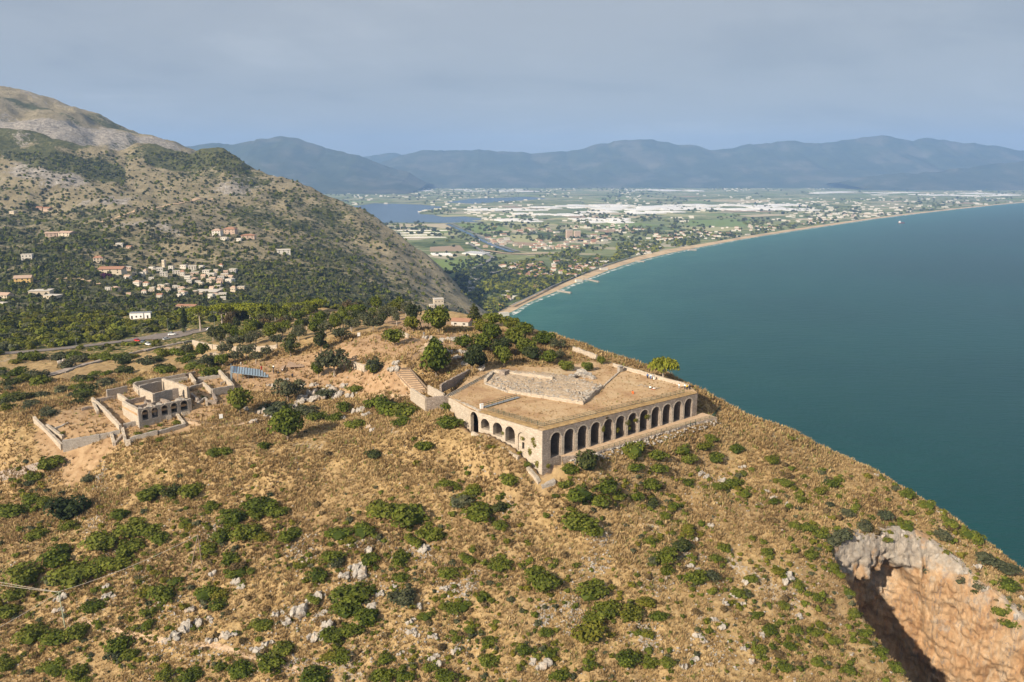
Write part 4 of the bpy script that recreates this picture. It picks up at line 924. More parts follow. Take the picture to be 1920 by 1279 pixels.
for i in range(nS):
    p = RB[i]; o = ctr-p; o[2] = 0; o /= np.linalg.norm(o)
    dT = RB[min(i+1, nS-1)]-RB[max(i-1, 0)]; nrm = np.array([dT[1], -dT[0], 0]); nrm /= np.linalg.norm(nrm)
    if nrm@o < 0: nrm = -nrm
    nrm = .75*nrm+.25*o; nrm /= np.linalg.norm(nrm)
    for j in range(nT):
        t = j/(nT-1)
        if t < .1:                                       # lip over the ground behind the edge
            b = -3.2*(1-t/.1); x, y = p[0]+nrm[0]*b, p[1]+nrm[1]*b; z = float(H0(np.array([x]), np.array([y]))[0][0])+.12*math.sin(t/.1*math.pi/2)+(.35 if j > 2 else -.9)
        else:
            tt = (t-.1)/.9; dz = tt*46; f = i/nS
            bulge = 1.2*math.sin(min(1, tt*5)*math.pi/2)+ 3.0*tt
            # alcove: arch centred at a third of the rim
            ax = (ss[i]-12.0)/11.5; az = (dz-27)/16.5
            if ax > 0: ax *= .46
            az += .45*max(0, ax)+(float(fbm(ss[i]/4., 3.3, 3, 47))-.5)*.5
            rr_ = math.hypot(ax, az) if az < 0 else abs(ax)
            alc = 11*float(smooth(1.04, .74, rr_))*(1-.62*float(smooth(.15, .9, ax)))
            nz = (float(fbm(ss[i]/5.+3, dz/7., 5, 41))-.5)*6.5+(float(fbm(ss[i]/1.5, dz/3., 4, 43, .65))-.5)*4.0+.5*abs(math.sin(dz*1.1+ss[i]*.35))
            b = bulge-alc+nz*min(1, tt*6); x, y, z = p[0]+nrm[0]*b, p[1]+nrm[1]*b, p[2]+.3-dz
        vs.append((x, y, z))
fs = [(i*nT+j, i*nT+j+1, (i+1)*nT+j+1, (i+1)*nT+j) for i in range(nS-1) for j in range(nT-1)]
cl = obj('cave_cliff', mesh('cave_cliff', np.array(vs), fs, 'cliff', True)); struct(cl)


# ------------------------------------------------------------------ vegetation
def leaf_mat(name, dark, midc, light, hue=(.16, .14, .03), trans=.22):
    m = Mat(name); at = m.N.new('ShaderNodeVertexColor'); at.layer_name = 'tone'; s_ = m.sepc(at.outputs['Color'])
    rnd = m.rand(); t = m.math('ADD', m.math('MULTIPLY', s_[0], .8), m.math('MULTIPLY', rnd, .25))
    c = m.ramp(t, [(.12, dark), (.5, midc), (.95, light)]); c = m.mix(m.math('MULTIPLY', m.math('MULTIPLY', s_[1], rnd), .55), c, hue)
    m.color(c).rough(.75); m.b.inputs['Specular IOR Level'].default_value = .18
    tr = m.N.new('ShaderNodeBsdfTranslucent'); m.L.new(c, tr.inputs['Color']); mx = m.N.new('ShaderNodeMixShader'); mx.inputs[0].default_value = trans
    m.L.new(m.b.outputs[0], mx.inputs[1]); m.L.new(tr.outputs[0], mx.inputs[2]); m.L.new(mx.outputs[0], m.N['Material Output'].inputs['Surface']); return m
leaf_mat('leaf_green', (.045, .066, .008), (.112, .142, .016), (.205, .225, .030))
leaf_mat('leaf_dark', (.018, .030, .010), (.040, .058, .018), (.080, .098, .034))
leaf_mat('leaf_olive', (.040, .050, .026), (.085, .098, .048), (.150, .160, .090), (.15, .12, .06))
leaf_mat('leaf_lime', (.055, .070, .006), (.125, .140, .016), (.21, .21, .03), (.26, .19, .03))
leaf_mat('leaf_pine', (.09, .11, .010), (.20, .22, .018), (.30, .31, .035))
leaf_mat('leaf_rust', (.06, .045, .02), (.13, .095, .045), (.21, .16, .08), (.2, .12, .05))
plain_mat('bark', (.20, .155, .12), .95, .3); plain_mat('pale_bark', (.34, .29, .24), .95, .25)
def leaves(cent, rad, n, size, r_, squash=1.0, up=.25, hemi=-.35, shell=(.72, 1.05)):
    """n small leaf-clump faces spread over a set of lobes; returns verts, quads, tone"""
    cent = np.asarray(cent, float); rad = np.asarray(rad, float); w_ = rad**2/np.sum(rad**2)
    k = r_.choice(len(cent), n, p=w_); d = r_.normal(size=(n, 3)); d /= np.linalg.norm(d, axis=1)[:, None]
    d[:, 2] = np.where(d[:, 2] < hemi, -d[:, 2], d[:, 2]); rr_ = rad[k]*r_.uniform(shell[0], shell[1], n)
    p = cent[k]+d*rr_[:, None]*np.array([1, 1, squash])
    nn = d+r_.normal(size=(n, 3))*.55+np.array([0, 0, up]); nn /= np.linalg.norm(nn, axis=1)[:, None]
    a = np.cross(nn, r_.normal(size=(n, 3))); a /= np.linalg.norm(a, axis=1)[:, None]; b = np.cross(nn, a)
    s = size*r_.uniform(.6, 1.35, n)[:, None]; e = r_.uniform(.5, .9, n)[:, None]
    v = np.stack([p-a*s, p-b*s*e+nn*s*.25, p+a*s, p+b*s*e-nn*s*.15], 1).reshape(-1, 3)
    f = np.arange(4*n).reshape(n, 4); hgt = (p[:, 2]-p[:, 2].min())/(np.ptp(p[:, 2])+1e-6)
    # depth inside the crown decides which clump (age) the leaf belongs to
    clump = fbm(p[:, 0]*2.3+p[:, 2], p[:, 1]*2.3-p[:, 2]*.7, 3, int(r_.integers(1000)))
    tone = np.clip(.25+.9*(clump-.35)+r_.normal(size=n)*.17, 0, 1)
    return v, f, np.stack([tone, r_.uniform(0, 1, n)], 1)
def leaf_mesh(name, parts, mat, core=None, cheap=False):
    V = []; F = []; T = []; o = 0
    for v, f, t in parts: V.append(v); F.append(f+o); T.append(np.repeat(t, 4, 0)); o += len(v)
    V = np.concatenate(V); F = np.concatenate(F); T = np.concatenate(T)
    if core is not None:
        for (c, r3) in core:  # filler core added to block light, its dark tone standing for inner shade
            if cheap:
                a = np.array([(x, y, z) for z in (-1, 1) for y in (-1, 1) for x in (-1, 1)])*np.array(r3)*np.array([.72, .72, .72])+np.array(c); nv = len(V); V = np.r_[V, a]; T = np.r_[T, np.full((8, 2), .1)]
                F = np.r_[F, np.array([(0,2,3,1),(4,5,7,6),(0,1,5,4),(2,6,7,3),(0,4,6,2),(1,3,7,5)])+nv]; continue
            bm = bmesh.new(); bmesh.ops.create_icosphere(bm, subdivisions=1, radius=1); cv_ = np.array([q.co[:] for q in bm.verts])*np.array(r3)+np.array(c); cf_ = np.array([[q.index for q in f.verts] for f in bm.faces]); bm.free()
            cf_ = np.c_[cf_, cf_[:, 2]]; 
            # quads with a doubled corner would be degenerate: split each triangle into three quads instead
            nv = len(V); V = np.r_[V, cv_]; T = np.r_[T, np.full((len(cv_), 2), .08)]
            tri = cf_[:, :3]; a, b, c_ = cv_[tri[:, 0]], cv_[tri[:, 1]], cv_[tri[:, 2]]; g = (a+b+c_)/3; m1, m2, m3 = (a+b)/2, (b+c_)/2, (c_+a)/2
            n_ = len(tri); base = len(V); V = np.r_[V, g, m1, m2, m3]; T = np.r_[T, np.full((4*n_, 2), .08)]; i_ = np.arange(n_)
            G_, M1, M2, M3 = base+i_, base+n_+i_, base+2*n_+i_, base+3*n_+i_
            F = np.r_[F, np.stack([tri[:, 0]+nv, M1, G_, M3], 1), np.stack([tri[:, 1]+nv, M2, G_, M1], 1), np.stack([tri[:, 2]+nv, M3, G_, M2], 1)]
    me = mesh(name, V if len(V) > 5000 else V, F, mat)
    ca = me.color_attributes.new('tone', 'FLOAT_COLOR', 'POINT'); col = np.zeros((len(V), 4), np.float32); col[:, :2] = T; col[:, 3] = 1; ca.data.foreach_set('color', col.ravel())
    return me
def lobes(n, r_, spread=.55, rmin=.35, rmax=.6, zflat=.75, z0=.35):
    a = r_.uniform(0, 2*math.pi, n); d = spread*np.sqrt(r_.uniform(0, 1, n)); c = np.stack([d*np.cos(a), d*np.sin(a), z0+r_.uniform(-.1, .4, n)*zflat*(1.15-d)], 1)
    return c, r_.uniform(rmin, rmax, n)
BUSH = {}
def bush_set(kind, mat, n, seed0, **k):
    BUSH[kind] = []
    for i in range(n):
        r_ = np.random.default_rng(seed0+i); c, rd = lobes(7+i % 3, r_, .58, .30, .52, .9, .30)
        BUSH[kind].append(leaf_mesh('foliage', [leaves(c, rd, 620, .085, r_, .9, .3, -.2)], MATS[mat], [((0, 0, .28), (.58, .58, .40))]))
bush_set('green', 'leaf_green', 6, 100); bush_set('dark', 'leaf_dark', 4, 200); bush_set('olive', 'leaf_olive', 4, 300); bush_set('lime', 'leaf_lime', 4, 400); bush_set('rust', 'leaf_rust', 2, 500)
# crowns for trees (unit radius, standing on z = 0)
def trunk_mesh(h, r0, r1, limbs, seed, mat='bark', lean=.06):
    rr = random.Random(seed); mb = MB(); top = Vector((rr.uniform(-lean, lean)*h, rr.uniform(-lean, lean)*h, h)); mid_ = Vector((top.x*.3, top.y*.6, h*.5))
    mb.tube((0, 0, -.3), mid_, r0, (r0+r1)/2, 7); mb.tube(mid_, top, (r0+r1)/2, r1, 7)
    for (l, up, k) in limbs:
        a = rr.uniform(0, 6.28); b = mid_.lerp(top, rr.uniform(.3, 1)); e = b+Vector((math.cos(a)*l, math.sin(a)*l, up*rr.uniform(.8, 1.2))); mb.tube(b, b.lerp(e, .55)+Vector((0, 0, -.06*l)), r1*.8, r1*.55, 5); mb.tube(b.lerp(e, .55)+Vector((0, 0, -.06*l)), e, r1*.55, r1*.25, 5)
    return mb.mesh('trunk', mat)
CROWN = {}
def crowns(kind, mat, n, seed0, fn): CROWN[kind] = [leaf_mesh('crown', *fn(np.random.default_rng(seed0+i), MATS[mat])) for i in range(n)]
def round_c(r_, mat):
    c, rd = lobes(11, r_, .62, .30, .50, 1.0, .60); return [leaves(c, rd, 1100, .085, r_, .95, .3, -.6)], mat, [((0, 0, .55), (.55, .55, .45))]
def airy_c(r_, mat):
    c, rd = lobes(12, r_, .72, .22, .38, 1.1, .50); return [leaves(c, rd, 900, .075, r_, .9, .2, -.8)], mat, [((0, 0, .5), (.4, .4, .3))]
def pine_c(r_, mat):
    n = 38; k = np.arange(n); a = k*2.39996+r_.uniform(-.3, .3, n); d = .80*np.sqrt((k+.5)/n); c = np.stack([d*np.cos(a), d*np.sin(a), .28-.22*d**2+r_.uniform(-.03, .04, n)], 1)
    return [leaves(c, r_.uniform(.17, .25, n), 1500, .065, r_, .62, .12, -.3)], mat, [((0, 0, .2), (.76, .76, .09))]
def cypress_c(r_, mat):
    z = np.linspace(.08, .95, 14); c = np.stack([r_.normal(size=14)*.02, r_.normal(size=14)*.02, z], 1); rd = .13*np.sin(np.pi*np.clip(z*.93+.08, 0, 1))**.7+.015
    return [leaves(c, rd, 700, .030, r_, 1.2, .1, -1)], mat, [((0, 0, .48), (.09, .09, .40))]
def cone_c(r_, mat):
    n = 26; z = r_.uniform(.05, .95, n); a = r_.uniform(0, 6.28, n); d = (1-z)*.36; c = np.stack([d*np.cos(a), d*np.sin(a), z], 1)
    return [leaves(c, .20*(1-z)+.06, 1100, .042, r_, .6, .2, -1)], mat, [((0, 0, .4), (.25, .25, .35))]
def cedar_c(r_, mat):
    n = 20; z = r_.uniform(.15, .95, n); a = r_.uniform(0, 6.28, n); d = .6*np.sqrt(np.clip(1.05-z, 0, 1))*r_.uniform(.5, 1, n); c = np.stack([d*np.cos(a), d*np.sin(a), z], 1)
    return [leaves(c, r_.uniform(.22, .34, n), 1200, .06, r_, .35, .6, -.6)], mat, [((0, 0, .5), (.4, .4, .35))]
crowns('round', 'leaf_green', 4, 900, round_c); crowns('fig', 'leaf_green', 2, 950, round_c); crowns('lime', 'leaf_lime', 2, 960, round_c); crowns('olive', 'leaf_olive', 4, 970, airy_c); crowns('rust', 'leaf_rust', 2, 980, airy_c)
crowns('pine', 'leaf_pine', 3, 1000, pine_c); crowns('cypress', 'leaf_dark', 1, 1010, cypress_c); crowns('cone', 'leaf_dark', 1, 1020, cone_c); crowns('cedar', 'leaf_dark', 2, 1030, cedar_c); crowns('dark', 'leaf_dark', 3, 1040, round_c)
TR = {}
def add_tree(name, kind, p, rad_, crown_h, th, label, group=None, cat='tree', pale=False, seed=0, base=None):
    """crown of radius rad_ and height crown_h (for unit meshes) on a trunk th tall"""
    root = tag(empty(name, (p.x, p.y, p.z-.05), random.uniform(0, 6.28)), label, cat, group)
    kk = (kind, round(th, 1), pale)
    hf = .16 if kind == 'pine' else .45
    if kk not in TR: TR[kk] = trunk_mesh(th+crown_h*hf, max(.09, .035*th+.05*rad_), .05+.02*rad_, [(rad_*.6, crown_h*(.10 if kind == 'pine' else .35), 0)]*(5 if kind in ('pine', 'olive', 'rust') else 3), seed+3, 'pale_bark' if pale else 'bark')
    obj('trunk', TR[kk], root)
    c = obj('crown', random.choice(CROWN[kind]), root, (0, 0, th), 0, (rad_, rad_*random.uniform(.9, 1.1), crown_h)); return root
def px2m(px, Y): return px/FPX*Y*1.02
bush_tags = {'green': ('mastic_bush', 'dense bright green mastic bush on the dry straw slope', 'green mastic bushes on the slope'), 'dark': ('evergreen_bush', 'dark blue green evergreen bush on the dry slope', 'dark evergreen bushes on the slope'),
  'olive': ('wild_olive_bush', 'dull grey green wild olive bush on the slope', 'grey green bushes on the slope'), 'lime': ('spurge_bush', 'low yellow green spurge bush among the pale rocks', 'yellow green bushes on the slope'), 'rust': ('dry_bush', 'brownish half dry bush with bare twigs', 'half dry bushes')}
nb_ = 0
def add_bush(px, py, wpx, kind='green', hfac=.62, label=None, group=None):
    """bush whose middle shows at (px, py), wpx wide in the photo"""
    global nb_
    p = G(px, py+wpx*.22)
    if p is None: return None
    w_ = px2m(wpx, p.y)/2; nm, lb, gp = bush_tags[kind]; nb_ += 1
    zone = ('around the utility poles' if py >= 1000 else 'below the small ruin') if px < 480 else ('between the small ruin and the podium' if py < 900 else 'below the rocky knoll') if px < 820 else ('below the arcaded podium' if py < 1000 else 'on the lowest slope under the podium') if px < 1260 else 'right of the podium above the sea' if py < 960 else 'beside the cave cliff' if px > 1520 else 'between the podium and the cave'
    sz = 'large' if wpx >= 46 else 'medium sized' if wpx >= 30 else 'small'; kn = {'green': 'bright green mastic bush', 'dark': 'dark blue green bush', 'olive': 'grey green wild olive bush', 'lime': 'yellow green spurge bush', 'rust': 'brown half dry bush'}[kind]
    root = tag(empty(nm, (p.x, p.y, p.z-.1*w_), random.uniform(0, 6.28)), label or f'{sz} {kn} {zone}', 'bush', f'{sz} {kn}es {zone}' if not label else group)
    k = random.uniform(.85, 1.15)
    obj('foliage', random.choice(BUSH[kind]), root, (0, 0, 0), 0, (w_*1.45*k, w_*1.45/k, w_*hfac*1.8)); return root
hand = """493,945,56 520,958,34 542,1001,43 637,998,43 680,991,46 716,952,56 772,962,66 808,998,46 841,906,26 895,958,58 887,919,30 939,948,30d 937,985,26 877,1044,32 936,1057,40 837,1073,34 598,1076,40
565,1060,20l 664,1109,72 650,1140,50 624,1040,42 690,1047,36 752,1044,40 752,1083,26 759,1116,52o 690,1155,48 621,1188,46 660,1178,40 493,1165,40 532,1214,42 637,1227,40 500,1240,50 591,1267,60
798,1155,26 846,1137,34 868,1135,34 903,1119,26 880,1181,22 857,1194,20 913,1204,30 913,1237,36 805,1250,26 722,1234,26 722,1263,42 762,1263,32 834,1266,40
1058,906,28 1091,922,52 1120,935,40 1137,909,46 1157,929,26 1084,975,60 1217,904,36 1194,930,24 1224,942,28d 1261,948,26 1248,966,20 1217,1012,22 1278,1020,42d 1248,1037,46 1291,991,32l 1346,912,24
1360,1027,26 1340,1047,20 1307,1080,42 1248,1070,26l 1016,1086,58 999,1066,34 1107,1106,56 1137,1138,52 1183,1145,48l 1104,1178,60l 1212,1125,34l 1235,1152,32 1022,1184,26 980,1217,28 1029,1224,26 1176,1233,48
1219,1240,32 1252,1243,28 1327,1181,18 1383,1112,24 1419,1151,18 1107,1243,18 1052,1263,36 1196,1184,20
92,866,44 62,894,28 23,955,48 60,935,34 85,938,32 128,984,30 72,1001,32 282,919,58 324,919,36d 360,916,46 226,965,30 252,988,60 187,1011,58 242,1024,50 396,948,28 439,968,46 468,945,30 459,994,52 419,1004,42
390,1027,36 298,1007,36 350,981,26 105,1040,66 49,1073,66 131,1073,72 175,1065,50 30,1112,42 16,1145,42 223,1053,48 308,1109,52 386,1109,46 331,1089,24 173,1135,40 278,1145,30 275,1171,30 409,1132,36
448,1070,38 429,1047,34 59,1188,52 105,1191,52 147,1181,46 223,1204,50 98,1247,42 16,1243,36 141,1260,42 246,1227,30 308,1263,32 357,1266,42 416,1250,22 452,1253,46
497,835,23 425,845,26 403,848,30 665,795,30 752,790,30 797,835,30 700,850,30d 627,782,30 645,762,30 730,757,66 760,768,52 700,752,40 842,790,44 885,790,28 840,762,26 897,752,32l 665,729,22 606,736,33o 595,780,35 575,767,45o 512,765,50o
1189,850,30 1233,850,38 1233,875,34 1189,875,28 1283,842,30 1290,858,34 1340,858,30 1318,835,28l 1381,842,26 1330,822,22 1450,862,26l 1375,905,26 1400,925,24 1290,905,22
1537,920,24l 1560,905,26 1500,935,22 1470,905,24 1450,940,20 1590,960,26o 1655,965,30o 1620,985,34o 1585,1000,38o 1560,1010,34o 1540,1000,30 1520,1040,26 1490,985,22 1700,925,30 1740,945,32 1780,975,34 1770,1000,36o 1835,1010,30 1850,1045,40o 1880,1060,44o 1890,1095,40 1815,1000,30 1700,985,34 1660,1010,22 1735,1060,32o 1795,1085,28o 1830,1095,26o 1870,1140,40 1895,1165,36 1690,905,34l 1680,900,30o
1575,1075,22 1590,1110,24 1600,1150,24 1620,1185,26 1650,1220,26 1680,1250,30 1560,1060,20 1495,1180,26 1480,1210,22 1530,1185,24 1565,1200,24 1440,1180,22 1420,1215,26 1535,1240,28 1470,1250,28 1590,1255,26 1440,1035,22 1460,1070,24l 1500,1100,22 1530,1120,22 1410,1085,20 1470,1135,24"""
KM = {'d': 'dark', 'o': 'olive', 'l': 'lime', 'r': 'rust'}
for tok in hand.split():
    kind = 'green'
    if tok[-1] in KM: kind = KM[tok[-1]]; tok = tok[:-1]
    x, y, w_ = map(float, tok.split(',')); add_bush(x, y, w_, kind, .6 if w_ > 30 else .7)
add_bush(131, 950, 70, 'dark', .72, 'large round dark blue green bush alone on the bare slope'); add_bush(860, 939, 40, 'olive', .7, 'grey green bush leaning on a brighter bush below the podium side')
add_bush(1101, 868, 44, 'dark', 1.15, 'tall dark evergreen beside the path under the first arches'); add_bush(1068, 880, 30, 'green', .8, 'round bright bush beside the tall dark evergreen below the arches')
add_bush(1190, 845, 42, 'green', .9, 'tall round bush against the path fence below the middle arches'); add_bush(955, 900, 34, 'green', .8, 'round green bush below the podium side wall'); add_bush(987, 871, 14, 'green', .8, 'tiny round green bush among rubble by the podium corner')
for tok in [t for t in hand.split() if t[-1].isdigit()]:
    x, y, w_ = map(float, tok.split(','))
    if y > 940 and w_ >= 38 and x < 1320 and nb_ < 290 and random.random() < .62: add_bush(x+random.uniform(-.75, .75)*w_, y+random.uniform(-.1, .4)*w_, w_*random.uniform(.5, .8), random.choices(['green', 'lime', 'olive'], [.7, .2, .1])[0], .6)
# random smaller shrubs up to the limit, and the rest as undergrowth
def ok_zone(px, py):
    q = G(px, py)
    if q is None or q.y > 330: return None
    if ins1(DECK, q.x, q.y) or ins1(RUIN, q.x, q.y) or ins1(HOLE, q.x, q.y): return None
    fr_ = fF_; v = q-fr_.a; s_, t_ = v.dot(fr_.d), v.dot(fr_.n)
    if -3 < s_ < 66 and -2 < t_ < 6: return None
    return q
HB = [tuple(map(float, (t if t[-1].isdigit() else t[:-1]).split(','))) for t in hand.split()]; HB = [h_ for h_ in HB if h_[1] > 880]; small = []; tries = 0
while len(small) < 3600 and tries < 16000:
    tries += 1; px = random.uniform(-40, 1960); py = random.uniform(800, 1300)
    if random.random() < .6:
        hx, hy, hw = random.choice(HB); px, py = random.gauss(hx, hw*.75), random.gauss(hy+hw*.1, hw*.55)
        q = ok_zone(px, py)
        if q is not None: small.append((px, py, q))
        continue
    dens = .14+.86*smooth(900, 1120, py); dens *= .35+1.1*float(smooth(.40, .62, fbm(px/90., py/70., 3, 66)))
    if random.random() > dens: continue
    q = ok_zone(px, py)
    if q is not None: small.append((px, py, q))
small.sort(key=lambda t: -t[1]); left = 292-nb_
pick = set(random.sample(range(len(small)), max(0, min(left, len(small)))))
def inst(me_list, places, name, mat, label, cat):
    """join many transformed copies of leaf meshes into one stuff object; places: (x, y, z, scale xyz, rz, variant)"""
    data = []
    for me in me_list:
        v = np.empty(len(me.vertices)*3, np.float32); me.vertices.foreach_get('co', v); f = np.empty(len(me.loops), np.int32); me.loops.foreach_get('vertex_index', f)
        c = np.empty(len(me.vertices)*4, np.float32); me.color_attributes['tone'].data.foreach_get('color', c); data.append((v.reshape(-1, 3), f.reshape(-1, 4), c.reshape(-1, 4)))
    V = []; F = []; T = []; o = 0
    for (x, y, z, s3, rz, k) in places:
        v, f, c = data[k % len(data)]; cs, sn_ = math.cos(rz), math.sin(rz); w_ = v*np.array(s3)
        V.append(np.stack([w_[:, 0]*cs-w_[:, 1]*sn_+x, w_[:, 0]*sn_+w_[:, 1]*cs+y, w_[:, 2]+z], 1)); F.append(f+o); c = c.copy(); c[:, 0] = np.clip(c[:, 0]+random.uniform(-.22, .22), 0, 1); c[:, 1] = random.random(); T.append(c); o += len(v)
    V = np.concatenate(V); F = np.concatenate(F); T = np.concatenate(T); me = mesh(name, V, F, mat)
    ca = me.color_attributes.new('tone', 'FLOAT_COLOR', 'POINT'); ca.data.foreach_set('color', T.astype(np.float32).ravel()); o_ = obj(name, me)
    return stuff(tag(o_, label, cat))
def mini(kind_mat, seed, n=70, size=.22, nl=4, core=True, squash=.85):
    r_ = np.random.default_rng(seed); c, rd = lobes(nl, r_, .45, .35, .6, .8, .30); return leaf_mesh('mini', [leaves(c, rd, n, size, r_, squash, .3, -.2)], MATS[kind_mat], [((0, 0, .3), (.55, .55, .4))] if core else None, True)
tiny = {'green': [], 'lime': [], 'olive': [], 'rust': []}
for i, (px, py, q) in enumerate(small):
    wpx = random.choice([8, 9, 10, 11, 12, 13, 15, 18, 22]); kind = random.choices(['green', 'lime', 'olive', 'dark', 'rust'], [.42, .26, .14, .04, .14])[0]
    if i in pick: add_bush(px, py, wpx+8, kind, .65)
    else:
        r0 = px2m(wpx, q.y)/2; kind = 'green' if kind == 'dark' else kind; tiny[kind].append((q.x, q.y, q.z-.1*r0, (r0*1.1, r0*1.1, r0*random.uniform(.7, 1.1)), random.uniform(0, 6), random.randrange(3)))
for kind, mt in (('green', 'leaf_green'), ('lime', 'leaf_lime'), ('olive', 'leaf_olive'), ('rust', 'leaf_rust')):
    inst([mini(mt, 700+j, 62, .22) for j in range(3)], tiny[kind], 'undergrowth', mt, {'green': 'scattered small green shrubs', 'lime': 'scattered small yellow green herbs', 'olive': 'scattered small grey green shrubs', 'rust': 'scattered small brown dry shrubs'}[kind]+' on the straw coloured slope', 'undergrowth')
print('bushes', nb_, 'tiny', {k: len(v) for k, v in tiny.items()})

# ---- named trees on the headland (photo column, row of the trunk foot, crown width px, crown height px, trunk px)
def tree_at(name, kind, px, py, wpx, hpx, tpx, label, group=None, lo=112, pale=False):
    p = G(px, py, lo)
    if p is None: return
    s = p.y/FPX*1.02; r_ = wpx*s/2
    ch = hpx*s/{'round': 1.25, 'fig': 1.25, 'lime': 1.25, 'dark': 1.25, 'olive': 1.2, 'rust': 1.2, 'pine': .50, 'cypress': 1.0, 'cone': 1.05, 'cedar': 1.2}[kind]
    if kind in ('cypress',): r_ = wpx*s/2/.15
    if kind == 'cone': r_ = wpx*s/2/.5
    return add_tree(name, kind, p, r_*(1.0 if kind in ('cypress', 'cone') else 1.0), ch, tpx*s, label, group, 'tree', pale)
tree_at('umbrella_pine', 'pine', 1243, 712, 66, 31, 16, 'solitary umbrella pine leaning over the sea behind the parapet', None, 112, True)
tree_at('fig_tree', 'fig', 818, 708, 70, 64, 6, 'big leafy green fig tree beside the rustic stairway'); tree_at('fig_tree', 'fig', 817, 672, 36, 34, 6, 'smaller leafy fig tree above the big fig by the stairs')
tree_at('broadleaf_tree', 'dark', 885, 696, 52, 46, 6, 'dark leafy tree over the shaded end of the drain'); tree_at('broadleaf_tree', 'round', 945, 690, 42, 40, 5, 'bushy tree behind the left corner of the temple foundation')
tree_at('broadleaf_tree', 'fig', 540, 826, 78, 60, 4, 'very big bright round tree below the rocky knoll'); tree_at('broadleaf_tree', 'round', 450, 776, 52, 48, 3, 'round deep green tree at the right corner of the small ruin')
tree_at('broadleaf_tree', 'olive', 540, 752, 62, 44, 5, 'wide grey green tree on the rocky knoll'); tree_at('broadleaf_tree', 'olive', 627, 706, 74, 50, 10, 'wide brownish green tree in front of the wooden stage', None, 112, True)
tree_at('broadleaf_tree', 'round', 597, 708, 30, 28, 4, 'small tree beside the wooden stage'); tree_at('broadleaf_tree', 'olive', 701, 702, 40, 32, 5, 'grey green tree beside the low pale wall'); tree_at('broadleaf_tree', 'round', 740, 650, 48, 32, 4, 'round tree in the middle of the open upper field')
tree_at('broadleaf_tree', 'round', 700, 704, 32, 24, 2, 'low bright tree below the end of the pale wall')
tree_at('cedar_tree', 'cedar', 545, 668, 56, 40, 8, 'flat branched dark cedar with several trunks by the plaza'); tree_at('cedar_tree', 'cedar', 602, 662, 46, 48, 6, 'taller dark cedar behind the wooden stage')
tree_at('conical_tree', 'cone', 889, 606, 34, 40, 2, 'dark conical tree beside the red tiled roof'); tree_at('broadleaf_tree', 'lime', 775, 622, 38, 26, 3, 'bright yellow green tree in front of the upper field'); tree_at('broadleaf_tree', 'round', 822, 626, 62, 46, 5, 'big leafy tree left of the red tiled roof')
tree_at('broadleaf_tree', 'dark', 776, 606, 32, 34, 4, 'dark narrow tree behind the yellow green tree'); tree_at('broadleaf_tree', 'olive', 735, 602, 30, 26, 4, 'grey olive tree at the far edge of the upper field'); tree_at('broadleaf_tree', 'lime', 742, 590, 34, 20, 4, 'bright rounded tree on the skyline of the hilltop')
tree_at('broadleaf_tree', 'round', 1128, 686, 20, 18, 2, 'small tree at the end of the seaward parapet'); tree_at('broadleaf_tree', 'round', 1101, 699, 26, 20, 2, 'small bush like tree on the broken masonry mass')
g1 = 'trees on the hilltop behind the temple'; 
for (px, py, w_, h, k) in ((905,660,44,36,'round'),(925,640,40,36,'round'),(940,665,40,34,'dark'),(965,650,44,36,'round'),(985,668,44,34,'round'),(1000,678,40,28,'dark'),(1030,684,36,26,'round'),(1060,698,30,22,'round'),(1045,676,30,24,'olive'),(1020,650,40,28,'round'),(1045,655,34,22,'olive'),(985,630,40,26,'round'),(955,620,40,26,'lime'),(925,612,40,26,'round'),(900,625,36,26,'lime'),(870,655,34,26,'round'),(900,690,30,26,'dark')):
    tree_at('hilltop_tree', k, px, py, w_*1.15, h*.95, 2, {'round': 'leafy green tree in the thicket on the hilltop behind the temple', 'dark': 'dark shady tree in the thicket on the hilltop behind the temple', 'lime': 'yellow green tree in the thicket on the hilltop behind the temple', 'olive': 'grey green tree in the thicket on the hilltop behind the temple'}[k], g1+' '+k)
g2 = 'olive trees around the plaza'
for (px, py, w_, h) in ((392,692,36,26),(418,690,30,24),(440,682,34,24),(462,672,36,26),(480,682,30,24),(500,672,32,22),(425,668,34,24),(380,672,30,24),(520,650,36,22),(560,640,36,24),(480,645,38,24),(450,652,36,22),(590,630,36,24),(640,640,40,24),(620,622,40,24),(660,622,40,24),(575,618,38,22),(530,628,38,22),(490,620,38,22),(650,608,40,22),(690,612,44,28),(700,622,44,28),(670,598,40,24),(610,606,36,20),(560,606,36,20),(400,640,34,22),(350,668,30,22),(430,632,34,20)):
    k = random.choices(['olive', 'round', 'rust'], [.7, .25, .05])[0]; tree_at('olive_tree', k, px, py, w_, h, 5, {'olive': 'grey green olive tree in the grove beyond the plaza', 'round': 'greener tree standing among the grey olives beyond the plaza', 'rust': 'brown half bare tree among the olives beyond the plaza'}[k], g2+' '+k, 112, True)
g3 = 'umbrella pines beyond the olive grove'
def tree_xy(name, kind, px, Y, wpx, top, label, group=None, hfrac=.62, pale=False):
    """tree at depth Y whose top shows at photo row top"""
    x = uu(px, 600)*Y; z = hz(x, Y); H = max(2.5, CZ-drop(top)*Y-z); r_ = wpx/FPX*Y*.51; p = Vector((x, Y, z))
    if kind == 'pine': ch = min(H*.42, r_*.62)/.5; return add_tree(name, kind, p, r_, ch, H-ch*.52, label, group, 'tree', pale)
    return add_tree(name, kind, p, r_, H*hfrac*1.25 if kind != 'cypress' else H, H*(1-hfrac)*.8 if kind != 'cypress' else .2, label, group, 'tree', pale)
for (px, Y, w_, top) in ((375,452,50,571),(416,455,48,567),(440,462,58,566),(470,458,62,566),(498,470,48,571),(552,462,46,566),(592,448,54,558),(425,475,54,567),(455,478,56,568)): tree_xy('umbrella_pine', 'pine', px, Y, w_, top, 'flat topped umbrella pine beyond the olive grove', g3, .5, True)
